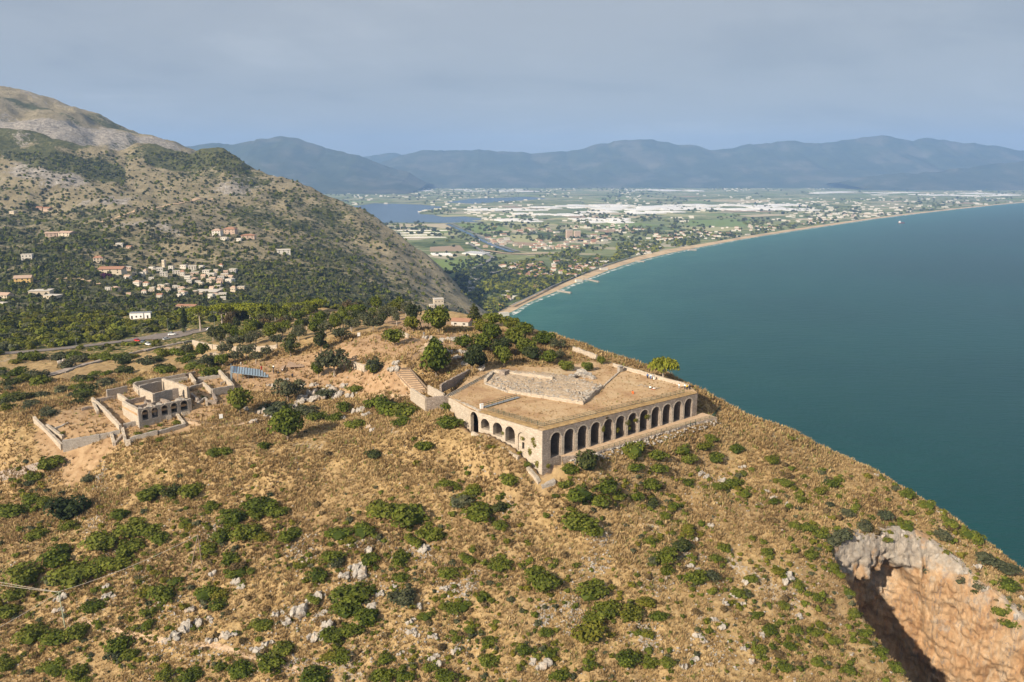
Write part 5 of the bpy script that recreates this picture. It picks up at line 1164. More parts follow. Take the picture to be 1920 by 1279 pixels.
g4 = 'trees of the grove behind the upper field'
for i in range(85):
    px = random.uniform(395, 770); Y = random.uniform(322, 452)+max(0, 560-px)*.04
    x = uu(px, 600)*Y
    if dl1(ROADP, x, Y) < 12: continue
    k = random.choices(['olive', 'round', 'dark', 'rust'], [.52, .34, .09, .05])[0]; z = hz(x, Y); s_ = Y/FPX; w_ = random.uniform(18, 33)
    add_tree('grove_tree', k, Vector((x, Y, z)), w_*s_/2, w_*s_*.72, 1.2, {'olive': 'grey green olive tree in the grove behind the upper field', 'round': 'leafy green tree in the grove behind the upper field', 'dark': 'dark tree in the grove behind the upper field', 'rust': 'brownish tree in the grove behind the upper field'}[k], g4+' '+k, 'tree', True)
_c = tree_xy('cypress_tree', 'cypress', 345, 452, 10, 572, 'slim dark cypress left of the umbrella pines'); [setattr(o_, 'scale', (11, 11, o_.scale.z) if o_.name.startswith('crown') else (.35, .35, .8)) for o_ in _c.children]
tree_xy('bare_tree', 'rust', 432, 425, 30, 592, 'leafless greyish tree in the grove below the pines', None, .7, True)
# scrub on the left: individual shrubs near the road and small ruin
for i in range(110):
    px = random.uniform(-30, 400); py = random.uniform(655, 765)
    if random.random() < .45 and py > 720 and px > 60: continue
    q = G(px, py)
    if q is None or ins1(RUIN, q.x, q.y) or dl1(ROADP, q.x, q.y) < 7: continue
    if px > 160 and 690 < py < 720 and random.random() < .5: continue
    k = random.choices(['green', 'olive', 'lime', 'dark'], [.45, .25, .18, .12])[0]
    add_bush(px, py, random.uniform(16, 36), k, .6, {'green': 'green shrub in the thicket between the small ruin and the road', 'olive': 'grey green shrub in the thicket between the small ruin and the road', 'lime': 'yellow green shrub in the thicket between the small ruin and the road', 'dark': 'dark shrub in the thicket between the small ruin and the road'}[k], 'thicket shrubs by the road '+k)
# the wood beyond the road, one mass
pl_ = {'leaf_green': [], 'leaf_dark': [], 'leaf_lime': [], 'leaf_olive': []}
for i in range(2600):
    px = random.uniform(-200, 740); Y = random.uniform(395, 610); x = uu(px, 600)*Y; z = hz(x, Y); dr_ = dl1(ROADP, x, Y); pyv = proj((x, Y, z))[1]
    if dr_ < 10 or (px > 235 and px < 420 and dr_ < 22) or (px > 330 and Y < 455): continue
    if abs(px-262) < 22 and 594 < pyv < 606: continue
    nearside = Y < np.interp(x, [p.x for p in ROADP], [p.y for p in ROADP])
    if nearside and random.random() < .55: continue
    r_ = random.uniform(2.0, 4.4)*(.6 if nearside else 1); mt = random.choices(list(pl_), [.42, .13, .27, .18])[0]
    pl_[mt].append((x, Y, z-.4, (r_, r_, r_*random.uniform(.8, 1.2)), random.uniform(0, 6), random.randrange(3)))
for mt, P_ in pl_.items(): inst([mini(mt, 800+j, 80, .24, 5) for j in range(3)], P_, 'woodland', mt, {'leaf_green': 'mid green', 'leaf_dark': 'dark green', 'leaf_lime': 'yellow green', 'leaf_olive': 'grey green'}[mt]+' trees of the dense low wood beyond the road', 'wood')
# woods and scrub of the valley and mountain
pl_ = {'leaf_green': [], 'leaf_dark': [], 'leaf_olive': []}
cu = np.random.default_rng(5); n_ = 0
VILL = [(172,512),(215,500),(300,492),(345,488),(440,528),(455,545),(430,562),(330,566),(230,562),(190,545)]
for i in range(26000):
    px = cu.uniform(-120, 905); py = cu.uniform(285, 600); 
    j = G(px, py, 620)
    if j is None or j.y < 640: continue
    a_ = (j.x/j.y-gu[0])/(gu[1]-gu[0]); b_ = (math.log(j.y)-gw[0])/(gw[1]-gw[0]); cr_ = cov[int(b_), int(a_), 0]
    if ins1(VILL, px, py) and cu.uniform() < .2: continue
    if cu.uniform() > (cr_**1.5)*1.15: continue
    r_ = cu.uniform(1.6, 4.4)*(1 if py > 420 else 1.0); mt = ['leaf_green', 'leaf_dark', 'leaf_olive'][int(cu.choice(3, p=[.40, .25, .35]))]
    pl_[mt].append((j.x, j.y, j.z-.5, (r_, r_, r_*cu.uniform(.8, 1.6)), cu.uniform(0, 6), int(cu.integers(3)))); n_ += 1
for mt, P_ in pl_.items(): inst([mini(mt, 850+j, 16, .5, 3, True) for j in range(3)], P_, 'mountain_scrub', mt, {'leaf_green': 'green', 'leaf_dark': 'dark', 'leaf_olive': 'grey green'}[mt]+' trees and scrub covering the valley and the mountain side', 'scrub')
print('mountain scrub', n_)

# ------------------------------------------------------------------ grass: dry tussocks, one mass
m = Mat('straw'); at = m.N.new('ShaderNodeVertexColor'); at.layer_name = 'tone'; s_ = m.sepc(at.outputs['Color'])
c = m.ramp(s_[0], [(.0, (.16, .105, .05)), (.3, (.30, .205, .095)), (.6, (.44, .315, .155)), (.85, (.57, .43, .23)), (1.0, (.26, .26, .08))]); m.color(c).rough(.9)
tr = m.N.new('ShaderNodeBsdfTranslucent'); m.L.new(c, tr.inputs['Color']); mx = m.N.new('ShaderNodeMixShader'); mx.inputs[0].default_value = .25
m.L.new(m.b.outputs[0], mx.inputs[1]); m.L.new(tr.outputs[0], mx.inputs[2]); m.L.new(mx.outputs[0], m.N['Material Output'].inputs['Surface'])
nG = 235000; U_ = rng.uniform(-.82, .82, nG); Yg = np.exp(rng.uniform(math.log(128), math.log(315), nG)); keep = rng.uniform(0, 1, nG) < np.clip((Yg/215)**1.0, .3, 1); U_, Yg = U_[keep], Yg[keep]; Xg = U_*Yg
ia = np.clip(((U_-gu[0])/(gu[1]-gu[0])).astype(int), 0, NU-1); ib = np.clip(((np.log(Yg)-gw[0])/(gw[1]-gw[0])).astype(int), 0, NW-1); cc = cov[ib, ia]
vF = np.stack([Xg-fF_.a.x, Yg-fF_.a.y], 1); sF = vF@np.array(fF_.d[:2]); tF = vF@np.array(fF_.n[:2])
onD = inside(DECK, Xg, Yg) & ~inside(tf, Xg, Yg); bad = (inside(DECK, Xg, Yg) & ~(onD & (rng.uniform(0, 1, len(Xg)) < .16))) | inside(HOLE, Xg, Yg) | ((sF > -4) & (sF < 66) & (tF > -3) & (tF < 4.6)) | ((cc[:, 1] > .5) & ~onD & (rng.uniform(0, 1, len(Xg)) < .8)) | ((rng.uniform(0, 1, len(Xg)) < cc[:, 2]*.9)) | (dist_line([fL_.p(0, 0, 0), fL_.p(30, 0, 0)], Xg, Yg) < 2.2) | (Yg > cN(U_)+25)
pat = fbm(Xg/7, Yg/7, 4, 12); bad |= rng.uniform(0, 1, len(Xg)) > smooth(.22, .55, pat)+.38
Xg, Yg, pat, onD = Xg[~bad], Yg[~bad], pat[~bad], onD[~bad]; Zg = np.where(onD, ZT+.05, HZ(Xg, Yg)); n = len(Xg); nb = 4
h = rng.uniform(.3, .95, n)*(.6+.8*pat)*np.clip(Yg/190, .8, 1.4)*np.where(onD, .42, 1); ph = rng.uniform(0, 6.28, n)
V = np.zeros((n, nb, 3, 3)); ton = np.clip(.30+.75*(fbm(Xg/13, Yg/13, 4, 14)-.35)+rng.normal(size=n)*.16, 0, .92); ton = np.where(rng.uniform(0, 1, n) < .06, 1.0, ton)
for k in range(nb):
    a = ph+k*6.283/nb+rng.uniform(-.4, .4, n); ln = h*rng.uniform(.35, .95, n); wd_ = h*.26
    bx, by = Xg+np.cos(a)*h*.12, Yg+np.sin(a)*h*.12
    V[:, k, 0] = np.stack([bx-np.sin(a)*wd_, by+np.cos(a)*wd_, Zg-.08], 1); V[:, k, 1] = np.stack([bx+np.sin(a)*wd_, by-np.cos(a)*wd_, Zg-.08], 1)
    V[:, k, 2] = np.stack([Xg+np.cos(a)*ln, Yg+np.sin(a)*ln, Zg+h*rng.uniform(.6, 1.1, n)], 1)
F = np.arange(n*nb*3).reshape(-1, 3); me = mesh('dry_grass', V.reshape(-1, 3), F, 'straw')
ca = me.color_attributes.new('tone', 'FLOAT_COLOR', 'POINT'); col = np.zeros((n*nb*3, 4), np.float32); col[:, 0] = np.repeat(ton, nb*3); col[:, 3] = 1; ca.data.foreach_set('color', col.ravel())
stuff(tag(obj('dry_grass', me), 'straw coloured dry grass tussocks covering the headland slope', 'grass')); print('tufts', n)

# ------------------------------------------------------------------ boulders and scree
rk = """566,1145,34 585,1120,26 540,1165,24 520,1150,22 600,1150,20 610,1170,26 590,1190,30 480,1215,26 500,1205,22 640,1010,16 655,1022,14 690,1030,20 785,1133,20 770,1165,18 775,1180,20 780,1190,14 815,1190,20 835,1100,16 845,1115,14 665,1060,26 680,1075,28 650,1075,22 790,1030,22 800,1025,18 740,1100,18 715,1110,18 700,1135,22 350,1175,34 330,1190,28 370,1165,26 395,1200,24 420,1190,26 440,1185,22 310,1200,22 395,1160,18 205,1115,22 200,1100,16 110,1120,20 115,1140,22 180,1060,18 440,1090,22 450,1100,18 400,1075,18 360,1140,22 815,1245,18 750,1225,16 810,1232,20 855,1215,18 1015,1245,28 1000,1240,20 1280,1248,16 1300,1235,14 1330,1245,14 1310,1190,18 1320,1200,14 1395,1215,16 1300,1010,14 1330,985,14 1375,1115,18 1360,1130,14 1395,1090,16 1290,1060,14 1310,1065,12 1315,885,14 1322,893,12 1355,900,16 1365,905,14 1350,915,12 1390,875,14 1395,885,12 1440,920,12 1450,930,14 1425,945,12 1475,945,12 1350,1175,14 1480,1080,26 1470,1090,18 1390,1130,14 1340,1160,14 1430,1190,16 1500,1155,16 1410,1240,14 590,735,34 600,742,28 570,745,26 612,733,24 560,752,22 630,742,22 640,735,18 660,740,22 500,780,16 485,772,18 476,790,18 460,765,18 545,762,20 690,775,20 675,770,18 640,785,16 670,768,22 700,805,12 690,800,12 735,690,20 745,680,16 855,668,22 870,660,22 845,660,16 880,680,24 900,690,20 835,655,16 820,640,24 800,632,18 850,635,20 870,632,18 535,712,10 505,722,14 590,720,14 565,722,12 620,722,12 648,722,14 1645,890,12 1700,935,10 1760,960,10 1685,1000,16 1720,1020,20 1740,1030,18 1760,1040,18 1790,1045,16 1850,1100,18 1830,1060,16 1805,1070,18 1905,1150,18 1915,1120,14 1650,1000,14 1610,1008,14"""
gl = {'n': 0}
for tok in rk.split():
    x, y, w_ = map(float, tok.split(',')); p = G(x, y+w_*.15)
    if p is None: continue
    s = px2m(w_, p.y)/2*1.3; pl0 = 'on the rocky knoll beside the plaza' if (y < 800 and x < 720) else 'on the hilltop behind the temple' if y < 720 else 'on the seaward slope near the cave' if x > 1600 else 'on the slope right of the podium' if x > 1260 and y < 1000 else 'on the lower straw coloured slope'
    kd = 'big jagged' if w_ > 23 else 'small' if w_ < 15 else 'medium'
    o = obj('boulder', random.choice(CRAGS), None, (p.x, p.y, p.z+s*.1), random.uniform(0, 6.28), (s*1.15, s*random.uniform(.7, 1.0), s*random.uniform(.6, 1.0)))
    o.rotation_euler = (random.uniform(-.2, .2), random.uniform(-.2, .2), random.uniform(-.6, .6)); tag(o, f'{kd} pale grey limestone boulder {pl0}', 'boulder', f'{kd} boulders {pl0}')
sm = SMALL
dat = []
for me in sm:
    v = np.empty(len(me.vertices)*3, np.float32); me.vertices.foreach_get('co', v); f = np.empty(len(me.loops), np.int32); me.loops.foreach_get('vertex_index', f); dat.append((v.reshape(-1, 3), f.reshape(-1, 3)))
V = []; F = []; o = 0; cnt = 0
scree = [(190,900,16,34),(180,985,40,26),(560,1020,26,30),(575,1050,26,26),(380,985,50,18),(410,1000,36,16),(1070,1130,26,46),(1075,1155,18,30),(1130,1008,22,20),(1115,1060,24,22),(1215,1205,22,24),(1200,1180,20,14),(1230,1095,36,18),(1020,1150,16,26),(1290,1045,26,10),(860,1105,26,18),(880,1090,16,24),(40,895,60,10),(215,1050,24,26),(260,1080,30,24),(690,1015,40,10),(340,1140,80,30),(560,1160,70,40),(780,1040,50,16),(680,1100,60,40),(340,1225,90,20),(560,1245,70,16),(1320,1220,120,40),(1420,1100,130,60),(1350,930,60,50),(800,1215,120,40),(1760,1050,90,40)]
while cnt < 9000:
    if random.random() < .62:
        sx0, sy0, sw, sh_ = random.choice(scree); px, py = random.gauss(sx0, sw*.55), random.gauss(sy0, sh_*.55)
    else: px, py = random.uniform(-20, 1940), random.uniform(700, 1290)
    q_ = ok_zone(px, py)
    if q_ is None: cnt += .2; continue
    s = random.choice([.10, .13, .16, .2, .25, .32, .42])*random.uniform(.8, 1.2); v, f = random.choice(dat); a = random.uniform(0, 6.28); c_, s_ = math.cos(a), math.sin(a); w_ = v*np.array((s*1.2, s, s*.8))
    V.append(np.stack([w_[:, 0]*c_-w_[:, 1]*s_+q_.x, w_[:, 0]*s_+w_[:, 1]*c_+q_.y, w_[:, 2]+q_.z+s*.15], 1)); F.append(f+o); o += len(v); cnt += 1
stuff(tag(obj('scree', mesh('scree', np.concatenate(V), np.concatenate(F), 'limestone')), 'pale loose stones and scree scattered over the slope', 'stones'))


# ------------------------------------------------------------------ small arcaded ruin on the left
def gz(px, py, z=None): return G(px, py) if z is None else onz(px, py, z)
ZL, ZU = 212.7, 217.0
sr = tag(empty('small_temple_ruin', tuple(onz(300, 785, ZL))), 'roofless ruined building with a five arched stone front and walled rooms', 'ruin')
fa, fb = onz(261, 791, ZL), onz(357, 770.5, ZL); fS = Frame(fa, fb, 1)
if fS.n.y > 0: fS.n = -fS.n
so_ = [fS.find(x, ZL+1.5) for x in (266.9, 284.9, 303.2, 321.2, 339.1)]; se_ = [fS.find(x, ZL+1.5) for x in (278.6, 296.9, 315.2, 333, 352.5)]
for k in range(5):
    s0 = 0 if k == 0 else (se_[k-1]+so_[k])/2; s1 = fS.len+.6 if k == 4 else (se_[k]+so_[k+1])/2; r_ = (se_[k]-so_[k])/2; z0 = ZL+.15+.12*k; zsp = ZL+3.5+.1*k-r_
    under(arch_wall(fS, s0, s1, so_[k], se_[k], 208, z0, zsp, ZU-.1, .9, 0, .45, 30+k).build('arch_bay', 'grey_rubble'), sr)
    under(arch_band(fS, (so_[k]+se_[k])/2, r_, zsp, zsp-.02, .22, -.2, .05).build('arch_band', 'ashlar'), sr)
    under(vault(fS, so_[k], se_[k], z0+.02, zsp-.03, -.89, 4.0).build('vault', 'grey_rubble'), sr)
pl4 = [fS.p(0, -.9, 0), fS.p(fS.len+.6, -.9, 0), fS.p(fS.len+.6, -14, 0), fS.p(0, -14, 0)]
mb = MB(); mb.prism([(p.x, p.y) for p in pl4], ZU-2.6, ZU-1.9); under(mb.build('upper_floor', 'deck'), sr)
mb = MB(); mb.prism([(p.x, p.y) for p in (fS.p(.02, -.9, 0), fS.p(1.0, -.9, 0), fS.p(1.0, -13.9, 0), fS.p(.02, -13.9, 0))], 209, ZU-.5); under(mb.build('side_wall', 'ashlar'), sr)
mb = MB(); mb.prism([(p.x, p.y) for p in (fS.p(fS.len-.4, -.9, 0), fS.p(fS.len+.58, -.9, 0), fS.p(fS.len+.58, -13.9, 0), fS.p(fS.len-.4, -13.9, 0))], 209, ZU-1.2); under(mb.build('side_wall', 'grey_rubble'), sr)
def rwall(a, b, h0, h1=None, z=None, th=.75, mat='grey_rubble', parent=sr, name='wall', jag=.18):
    p, q = gz(*a, z), gz(*b, z); return ragged_wall(p, q, p.z, q.z, h0, h0 if h1 is None else h1, th, name, mat, parent, int(a[0]*7+b[1]), 1.0, jag)
for (a, b, h, z, mt) in (((251,729),(303,718),2.2,None,'grey_rubble'),((303.5,717.8),(348,709.6),2.0,None,'grey_rubble'),((348.5,709.4),(366,704),1.8,None,'rubble'),((252,731),(262,741),2.0,None,'ashlar'),
   ((306,722),(353,738),2.4,ZU,'ashlar'),((264,737),(289,748),1.7,ZU,'ashlar'),((290,747),(323,740),1.9,ZU,'grey_rubble'),((324,740),(335,738.5),2.0,ZU,'rubble'),((262,733),(303,724),1.9,ZU,'grey_rubble'),
   ((306,721),(352,714),1.6,None,'grey_rubble'),((356.7,709),(366.5,724),2.1,None,'ashlar'),((357,732),(379,725.5),1.4,None,'grey_rubble'),((381,724),(397.5,740),1.7,None,'ashlar'),((371,714),(413,708),1.2,None,'grey_rubble'),
   ((412,704.5),(438,732.5),2.3,None,'ashlar'),((399,743),(437.5,735.5),2.6,None,'grey_rubble'),((386,759),(407,758),1.5,None,'rubble'),((387,752),(388,762),1.2,None,'ashlar'),((414,722),(428,718),.9,None,'rubble'),((368,722),(380,719),1.2,None,'rubble'),((400,744),(406,756),1.4,None,'rubble'),
   ((360,745),(372,757),1.6,None,'rubble'),((372,758),(386,749),1.0,None,'grey_rubble')): rwall(a, b, h, None, z, .75, mt)
for (s0_, t0_, s1_, t1_, h_) in ((5.5, -.95, 5.5, -9, 1.7), (10.2, -.95, 10.2, -12, 1.9), (1.0, -6.5, 9.8, -6.5, 1.4), (5.8, -9.5, fS.len, -9.5, 1.6), (1, -13.6, fS.len+.4, -13.6, 1.9)): a_, b_ = fS.p(s0_, t0_, 0), fS.p(s1_, t1_, 0); ragged_wall(a_, b_, ZU-1.9, ZU-1.9, h_, h_*.85, .7, 'wall', 'rubble', sr, int(s0_*9), .9, .35)
# steps up to the last arch
p, q_ = gz(341, 779), gz(357, 775)
for k in range(5):
    t = k/5; mb = MB(); a_ = fS.p(so_[4]-.1, .1+.5*(5-k), 0); b_ = fS.p(se_[4]+.2, .1+.5*(5-k), 0); c_ = fS.p(se_[4]+.2, .1+.5*(4-k), 0); d_ = fS.p(so_[4]-.1, .1+.5*(4-k), 0)
    mb.prism([(v.x, v.y) for v in (a_, b_, c_, d_)], 209, ZL-.9+.28*k); under(mb.build('step', 'ashlar'), sr)
# walled rooms and terrace to the left of it
tr_ = tag(empty('terrace_ruin', tuple(onz(150, 790, 211.6))), 'broad earth terrace held by broken stone walls left of the arched ruin', 'ruin')
for (a, b, h, z, mt) in (((174,754),(200.5,778.5),1.7,None,'ashlar'),((201,779),(226.5,807),1.8,None,'ashlar'),((201,745),(239,736.5),2.7,None,'grey_rubble'),((223,748),(243,762),2.0,None,'ashlar'),((181,755),(219,748),1.3,None,'rubble'),((231.6,770),(244,778.5),.9,None,'ashlar'),
   ((153,770),(173,766),.8,None,'rubble'),((88,801),(119,823),1.0,None,'ashlar'),((65,792),(117,843),1.9,None,'ashlar'),((176,760),(184,777),1.2,None,'ashlar'),((101,806),(128,794),.5,None,'limestone')): rwall(a, b, h, None, z, .8, mt, tr_)
for (a, b, h0, h1) in (((119.5,845),(188,824),3.3,1.8),((189,823.5),(226,812),1.6,1.0)): rwall(a, b, h0, h1, None, 1.1, 'grey_rubble', tr_, 'retaining_wall', .08)
gd = tag(empty('garden_enclosure', tuple(gz(290, 815))), 'overgrown enclosure with low stone walls below the five arches', 'enclosure')
for (a, b, h, mt) in (((244,829),(296,815),1.5,'grey_rubble'),((297,814.5),(347,800),1.2,'grey_rubble'),((331,779),(347,800),1.0,'ashlar'),((230,808),(236,832),1.2,'ashlar'),((236,836),(246,834),1.8,'ashlar'),((209,817),(214.5,836),1.2,'ashlar'),((215,836),(229,820),1.0,'rubble'),((232,803),(262,796),1.5,'grey_rubble'),((263,796),(322,785),1.5,'grey_rubble')): rwall(a, b, h, None, None, .8, mt, gd)
for (px, py, w_, k) in ((275,799,10,'green'),(300,797,9,'green'),(330,792,16,'lime'),(285,808,14,'green'),(260,812,14,'lime'),(310,805,14,'lime'),(384,744,12,'green'),(145,826,9,'green'),(170,822,9,'green'),(163,820,8,'green'),(115,812,12,'lime'),(300,823,18,'lime'),(345,715,8,'green')): add_bush(px, py, w_, k, .6, 'low weed growing among the walls of the small ruin' if k == 'green' else 'pale yellow green weed inside the walls of the small ruin', 'weeds in the small ruin '+k)
tree_at('broadleaf_tree', 'round', 250, 768, 24, 22, 2, 'compact bright green tree growing inside the small ruin')
for (px, py, w_, k, lb_) in ((157,742,26,'dark','dark round shrub beside the tall wall of the terrace ruin'),(93,772,30,'olive','grey green shrub alone at the edge of the earth terrace'),(400,686,20,'dark','small dark shrub behind the walled rooms of the ruin'),(396,697,36,'green','spreading green shrub against the back wall of the ruin'),(320,690,16,'green','small green shrub in the dry grass behind the ruin')): add_bush(px, py, w_, k, .7, lb_, None)

# curved stub of an old tower by the road
tw = tag(empty('tower_stump', tuple(G(135, 686))), 'broken ring of pale stone masonry beside the old road', 'ruin')
for (px, py, r_, h) in ((112,684,1.5,2.4),(118,680,1.6,2.2),(124,686,1.7,1.5),(130,672,1.4,1.8),(138,670,1.4,2.0),(147,673,1.6,2.2),(152,676,1.4,1.8),(117,690,1.4,1.0)):
    p = G(px, py); o = obj('masonry_lump', random.choice(ROCKS), None, (p.x, p.y, p.z+h*.35), random.uniform(0, 6), (r_, r_*.8, h*.75)); under(o, tw)

# ------------------------------------------------------------------ roads on the headland
m = Mat('asphalt'); m.color(m.ramp(m.noise(.5, 5, .7), [(.3, (.16, .135, .12)), (.7, (.25, .215, .19))])).rough(.9)
m = Mat('gravel'); m.color(m.ramp(m.noise(.8, 6, .75), [(.3, (.25, .20, .165)), (.7, (.40, .335, .28))])).rough(.95); m.bump(m.noise(2.5, 5, .7), .6, .2)
def ribbon(name, pts, width, mat, dz=.12, n=60, zf=None, wf=None):
    P = resample_lin(pts, n); T = np.gradient(P[:, :2], axis=0); T /= np.linalg.norm(T, axis=1)[:, None]; N_ = np.stack([-T[:, 1], T[:, 0]], 1); V = []
    for k in range(n):
        w_ = width if wf is None else wf(k/(n-1))
        for s in (-.5, -.17, .17, .5):
            x, y = P[k, 0]+N_[k, 0]*w_*s, P[k, 1]+N_[k, 1]*w_*s; V.append((x, y, (hz(x, y) if zf is None else P[k, 2] if zf == 'pts' else zf)+dz))
    return obj(name, mesh(name, V, [(k*4+j, k*4+j+1, k*4+j+5, k*4+j+4) for k in range(n-1) for j in range(3)], mat))
def resample_lin(pts, n):
    p = np.array([list(q) for q in pts]); s = np.r_[0, np.cumsum(np.linalg.norm(np.diff(p[:, :2], axis=0), axis=1))]; t = np.linspace(0, s[-1], n); return np.stack([np.interp(t, s, p[:, k]) for k in range(3)], 1)
struct(ribbon('road', ROADP, 9.0, 'asphalt', .28, 90, None, lambda t: 9+16*math.exp(-((t-.72)/.10)**2)))
OR = [G(x, y) for x, y in ((70,712),(110,700),(140,690),(180,679),(220,668),(262,660),(300,652),(335,644),(356,641))]
struct(ribbon('old_road', OR, 5.0, 'gravel', .45, 60))
ow_ = tag(empty('road_wall', tuple(OR[4])), 'long grey dry stone wall under the edge of the old road', 'wall')
for a_, b_ in zip(OR[1:-1], OR[2:]):
    d = (b_-a_); d.z = 0; d.normalize(); n_ = Vector((d.y, -d.x, 0))*2.7; z0, z1 = hz(a_.x+n_.x, a_.y+n_.y), hz(b_.x+n_.x, b_.y+n_.y)
    ragged_wall(a_+n_, b_+n_, z0-.6, z1-.6, 1.5, 1.5, .8, 'wall', 'grey_rubble', ow_, 3, 1.6, .12)
wl = tag(empty('boundary_wall', tuple(G(450, 655))), 'long pale wall behind the olive trees of the plaza', 'wall')
for a, b, h in (((362,646),(400,655),2.2),((401,655),(440,659),2.2),((441,660),(480,659),2.4),((481,659),(520,655),2.0),((395,668),(420,672),1.6)): rwall(a, b, h, None, None, .7, 'ashlar', wl)
w2 = tag(empty('low_wall', tuple(G(672, 700))), 'short pale wall with a square end below the upper field', 'wall')
rwall((664,689),(685,697), 2.2, 2.4, None, .7, 'ashlar', w2); rwall((686,697),(692,691), 2.4, 2.2, None, .7, 'rubble', w2)
w3 = tag(empty('low_wall', tuple(G(758, 630))), 'pale low wall under the bright tree on the hilltop', 'wall'); rwall((748,626),(766,634), 1.4, 1.4, None, .7, 'ashlar', w3)

# ------------------------------------------------------------------ plaza: seating stand and stage
bl = empty('seating_stand'); tag(bl, 'pale blue grey metal seating stand facing the wooden stage', 'seating')
a_ = G(503, 709); bl.location = a_+Vector((0, 0, .15)); bl.rotation_euler = (0, 0, .30); nr = 14
for k in range(nr):
    x1 = -.92*k; zt_ = .30+.20*k; mb = MB(); mb.box(x1-.62, x1, 0, 10, zt_, zt_+.08); row = mb.build('seat_row', 'pale_blue_metal', bl); mb = MB(); mb.box(x1-.92, x1-.64, .05, 9.95, zt_-.14, zt_-.06); mb.build('foot_board', 'grey_metal', row)
    if k % 2:
        for y in (.1, 3.3, 6.6, 9.9): mb = MB(); mb.tube((x1-.5, y, -.9), (x1-.5, y, zt_-.15), .05, None, 5); mb.build('support', 'grey_metal', bl)
for y in (0, 9.95): mb = MB(); mb.bar((0, y, .2), (-.92*nr, y, .2+.2*nr), .06, .16); mb.build('side_beam', 'pale_blue_metal', bl)
for k in range(11): mb = MB(); mb.box(-.92*nr-.05, -.92*nr+.02, k*.98, k*.98+.12, -.9, .3+.2*nr+1.0); mb.build('back_post', 'pale_blue_metal', bl)
mb = MB(); mb.box(-.92*nr-.06, -.92*nr-.01, 0, 9.95, .3+.2*nr+.3, .3+.2*nr+1.0); mb.build('back_panel', 'pale_blue_metal', bl)
sg = empty('wooden_stage'); tag(sg, 'square wooden stage on posts at the far end of the plaza', 'stage')
a_, b_ = G(536, 696), G(569, 690); c_ = G(552, 680); sg.location = a_+Vector((0, 0, .45)); d = (b_-a_); d.z = 0; L_ = d.length; sg.rotation_euler = (0, 0, math.atan2(d.y, d.x)); Dp = 9.0
npk = 16
for i in range(npk):
    mb = MB(); mb.box(i*L_/npk+.02, (i+1)*L_/npk-.02, 0, Dp, 1.0, 1.08); mb.build('plank', 'wood', sg)
for i in range(5):
    for j in (0.15, Dp-.15):
        mb = MB(); mb.box(i*(L_-.2)/4+.02, i*(L_-.2)/4+.18, j-.08, j+.08, -1.5, 1.0); mb.build('leg', 'old_wood', sg)
for k in range(4):
    p = a_-d.normalized()*(1.2+k*.5); mb = MB(); mb.box(-1.1-k*.45, -.7-k*.45, 0, 5.0, -.2, .8-.22*k); mb.build('step', 'wood', sg)
for (px, py, lb) in ((673, 634, 'white information panel on two legs in the upper field'), (484, 676, 'small white round sign on a post at the plaza edge'), (415, 789, 'white information panel lying beside the path near the small ruin')):
    p = G(px, py); s_ = tag(empty('information_panel', tuple(p), .4), lb, 'sign'); mb = MB(); mb.box(-.55, .55, -.04, .04, .8, 2.2); mb.build('panel', 'white_paint', s_)
    for x in (-.45, .45): mb = MB(); mb.box(x-.04, x+.04, .045, .1, -.2, 2.1); mb.build('leg', 'old_wood', s_)
# timber rail fences round the upper field
fence('rail_fence', [G(640, 634), G(660, 630), G(690, 624), G(720, 622)], 'brown timber rail fence along the edge of the upper field', 1.0, 3, 'old_wood', (.5, 1.0), None, .07)
fence('rail_fence', [G(346, 788), G(370, 793), G(400, 799), G(430, 797), (G(452, 792))], 'thin timber rail along the footpath below the small ruin', .9, 3, 'old_wood', (.5, .95), None, .06)
fp_ = [G(x, y) for x, y in ((345,788),(372,796),(405,802),(440,798),(480,790),(520,776),(580,768),(640,760),(690,748),(740,745),(775,742))]
struct(ribbon('footpath', fp_, 2.0, 'path_earth', .16, 60))
struct(ribbon('footpath', [G(x, y) for x, y in ((790,660),(800,648),(820,640),(850,636))], 3.0, 'path_earth', .18, 20))

struct(ribbon('trail', [G(x, y) for x, y in ((-30,898),(10,892),(45,884),(72,874))], 2.6, 'gravel', .12, 24))
struct(ribbon('trail', [G(x, y) for x, y in ((100,1158),(180,1170),(250,1190),(330,1204),(400,1210),(470,1232),(540,1250),(600,1272))], 1.3, 'path_earth', .1, 60))
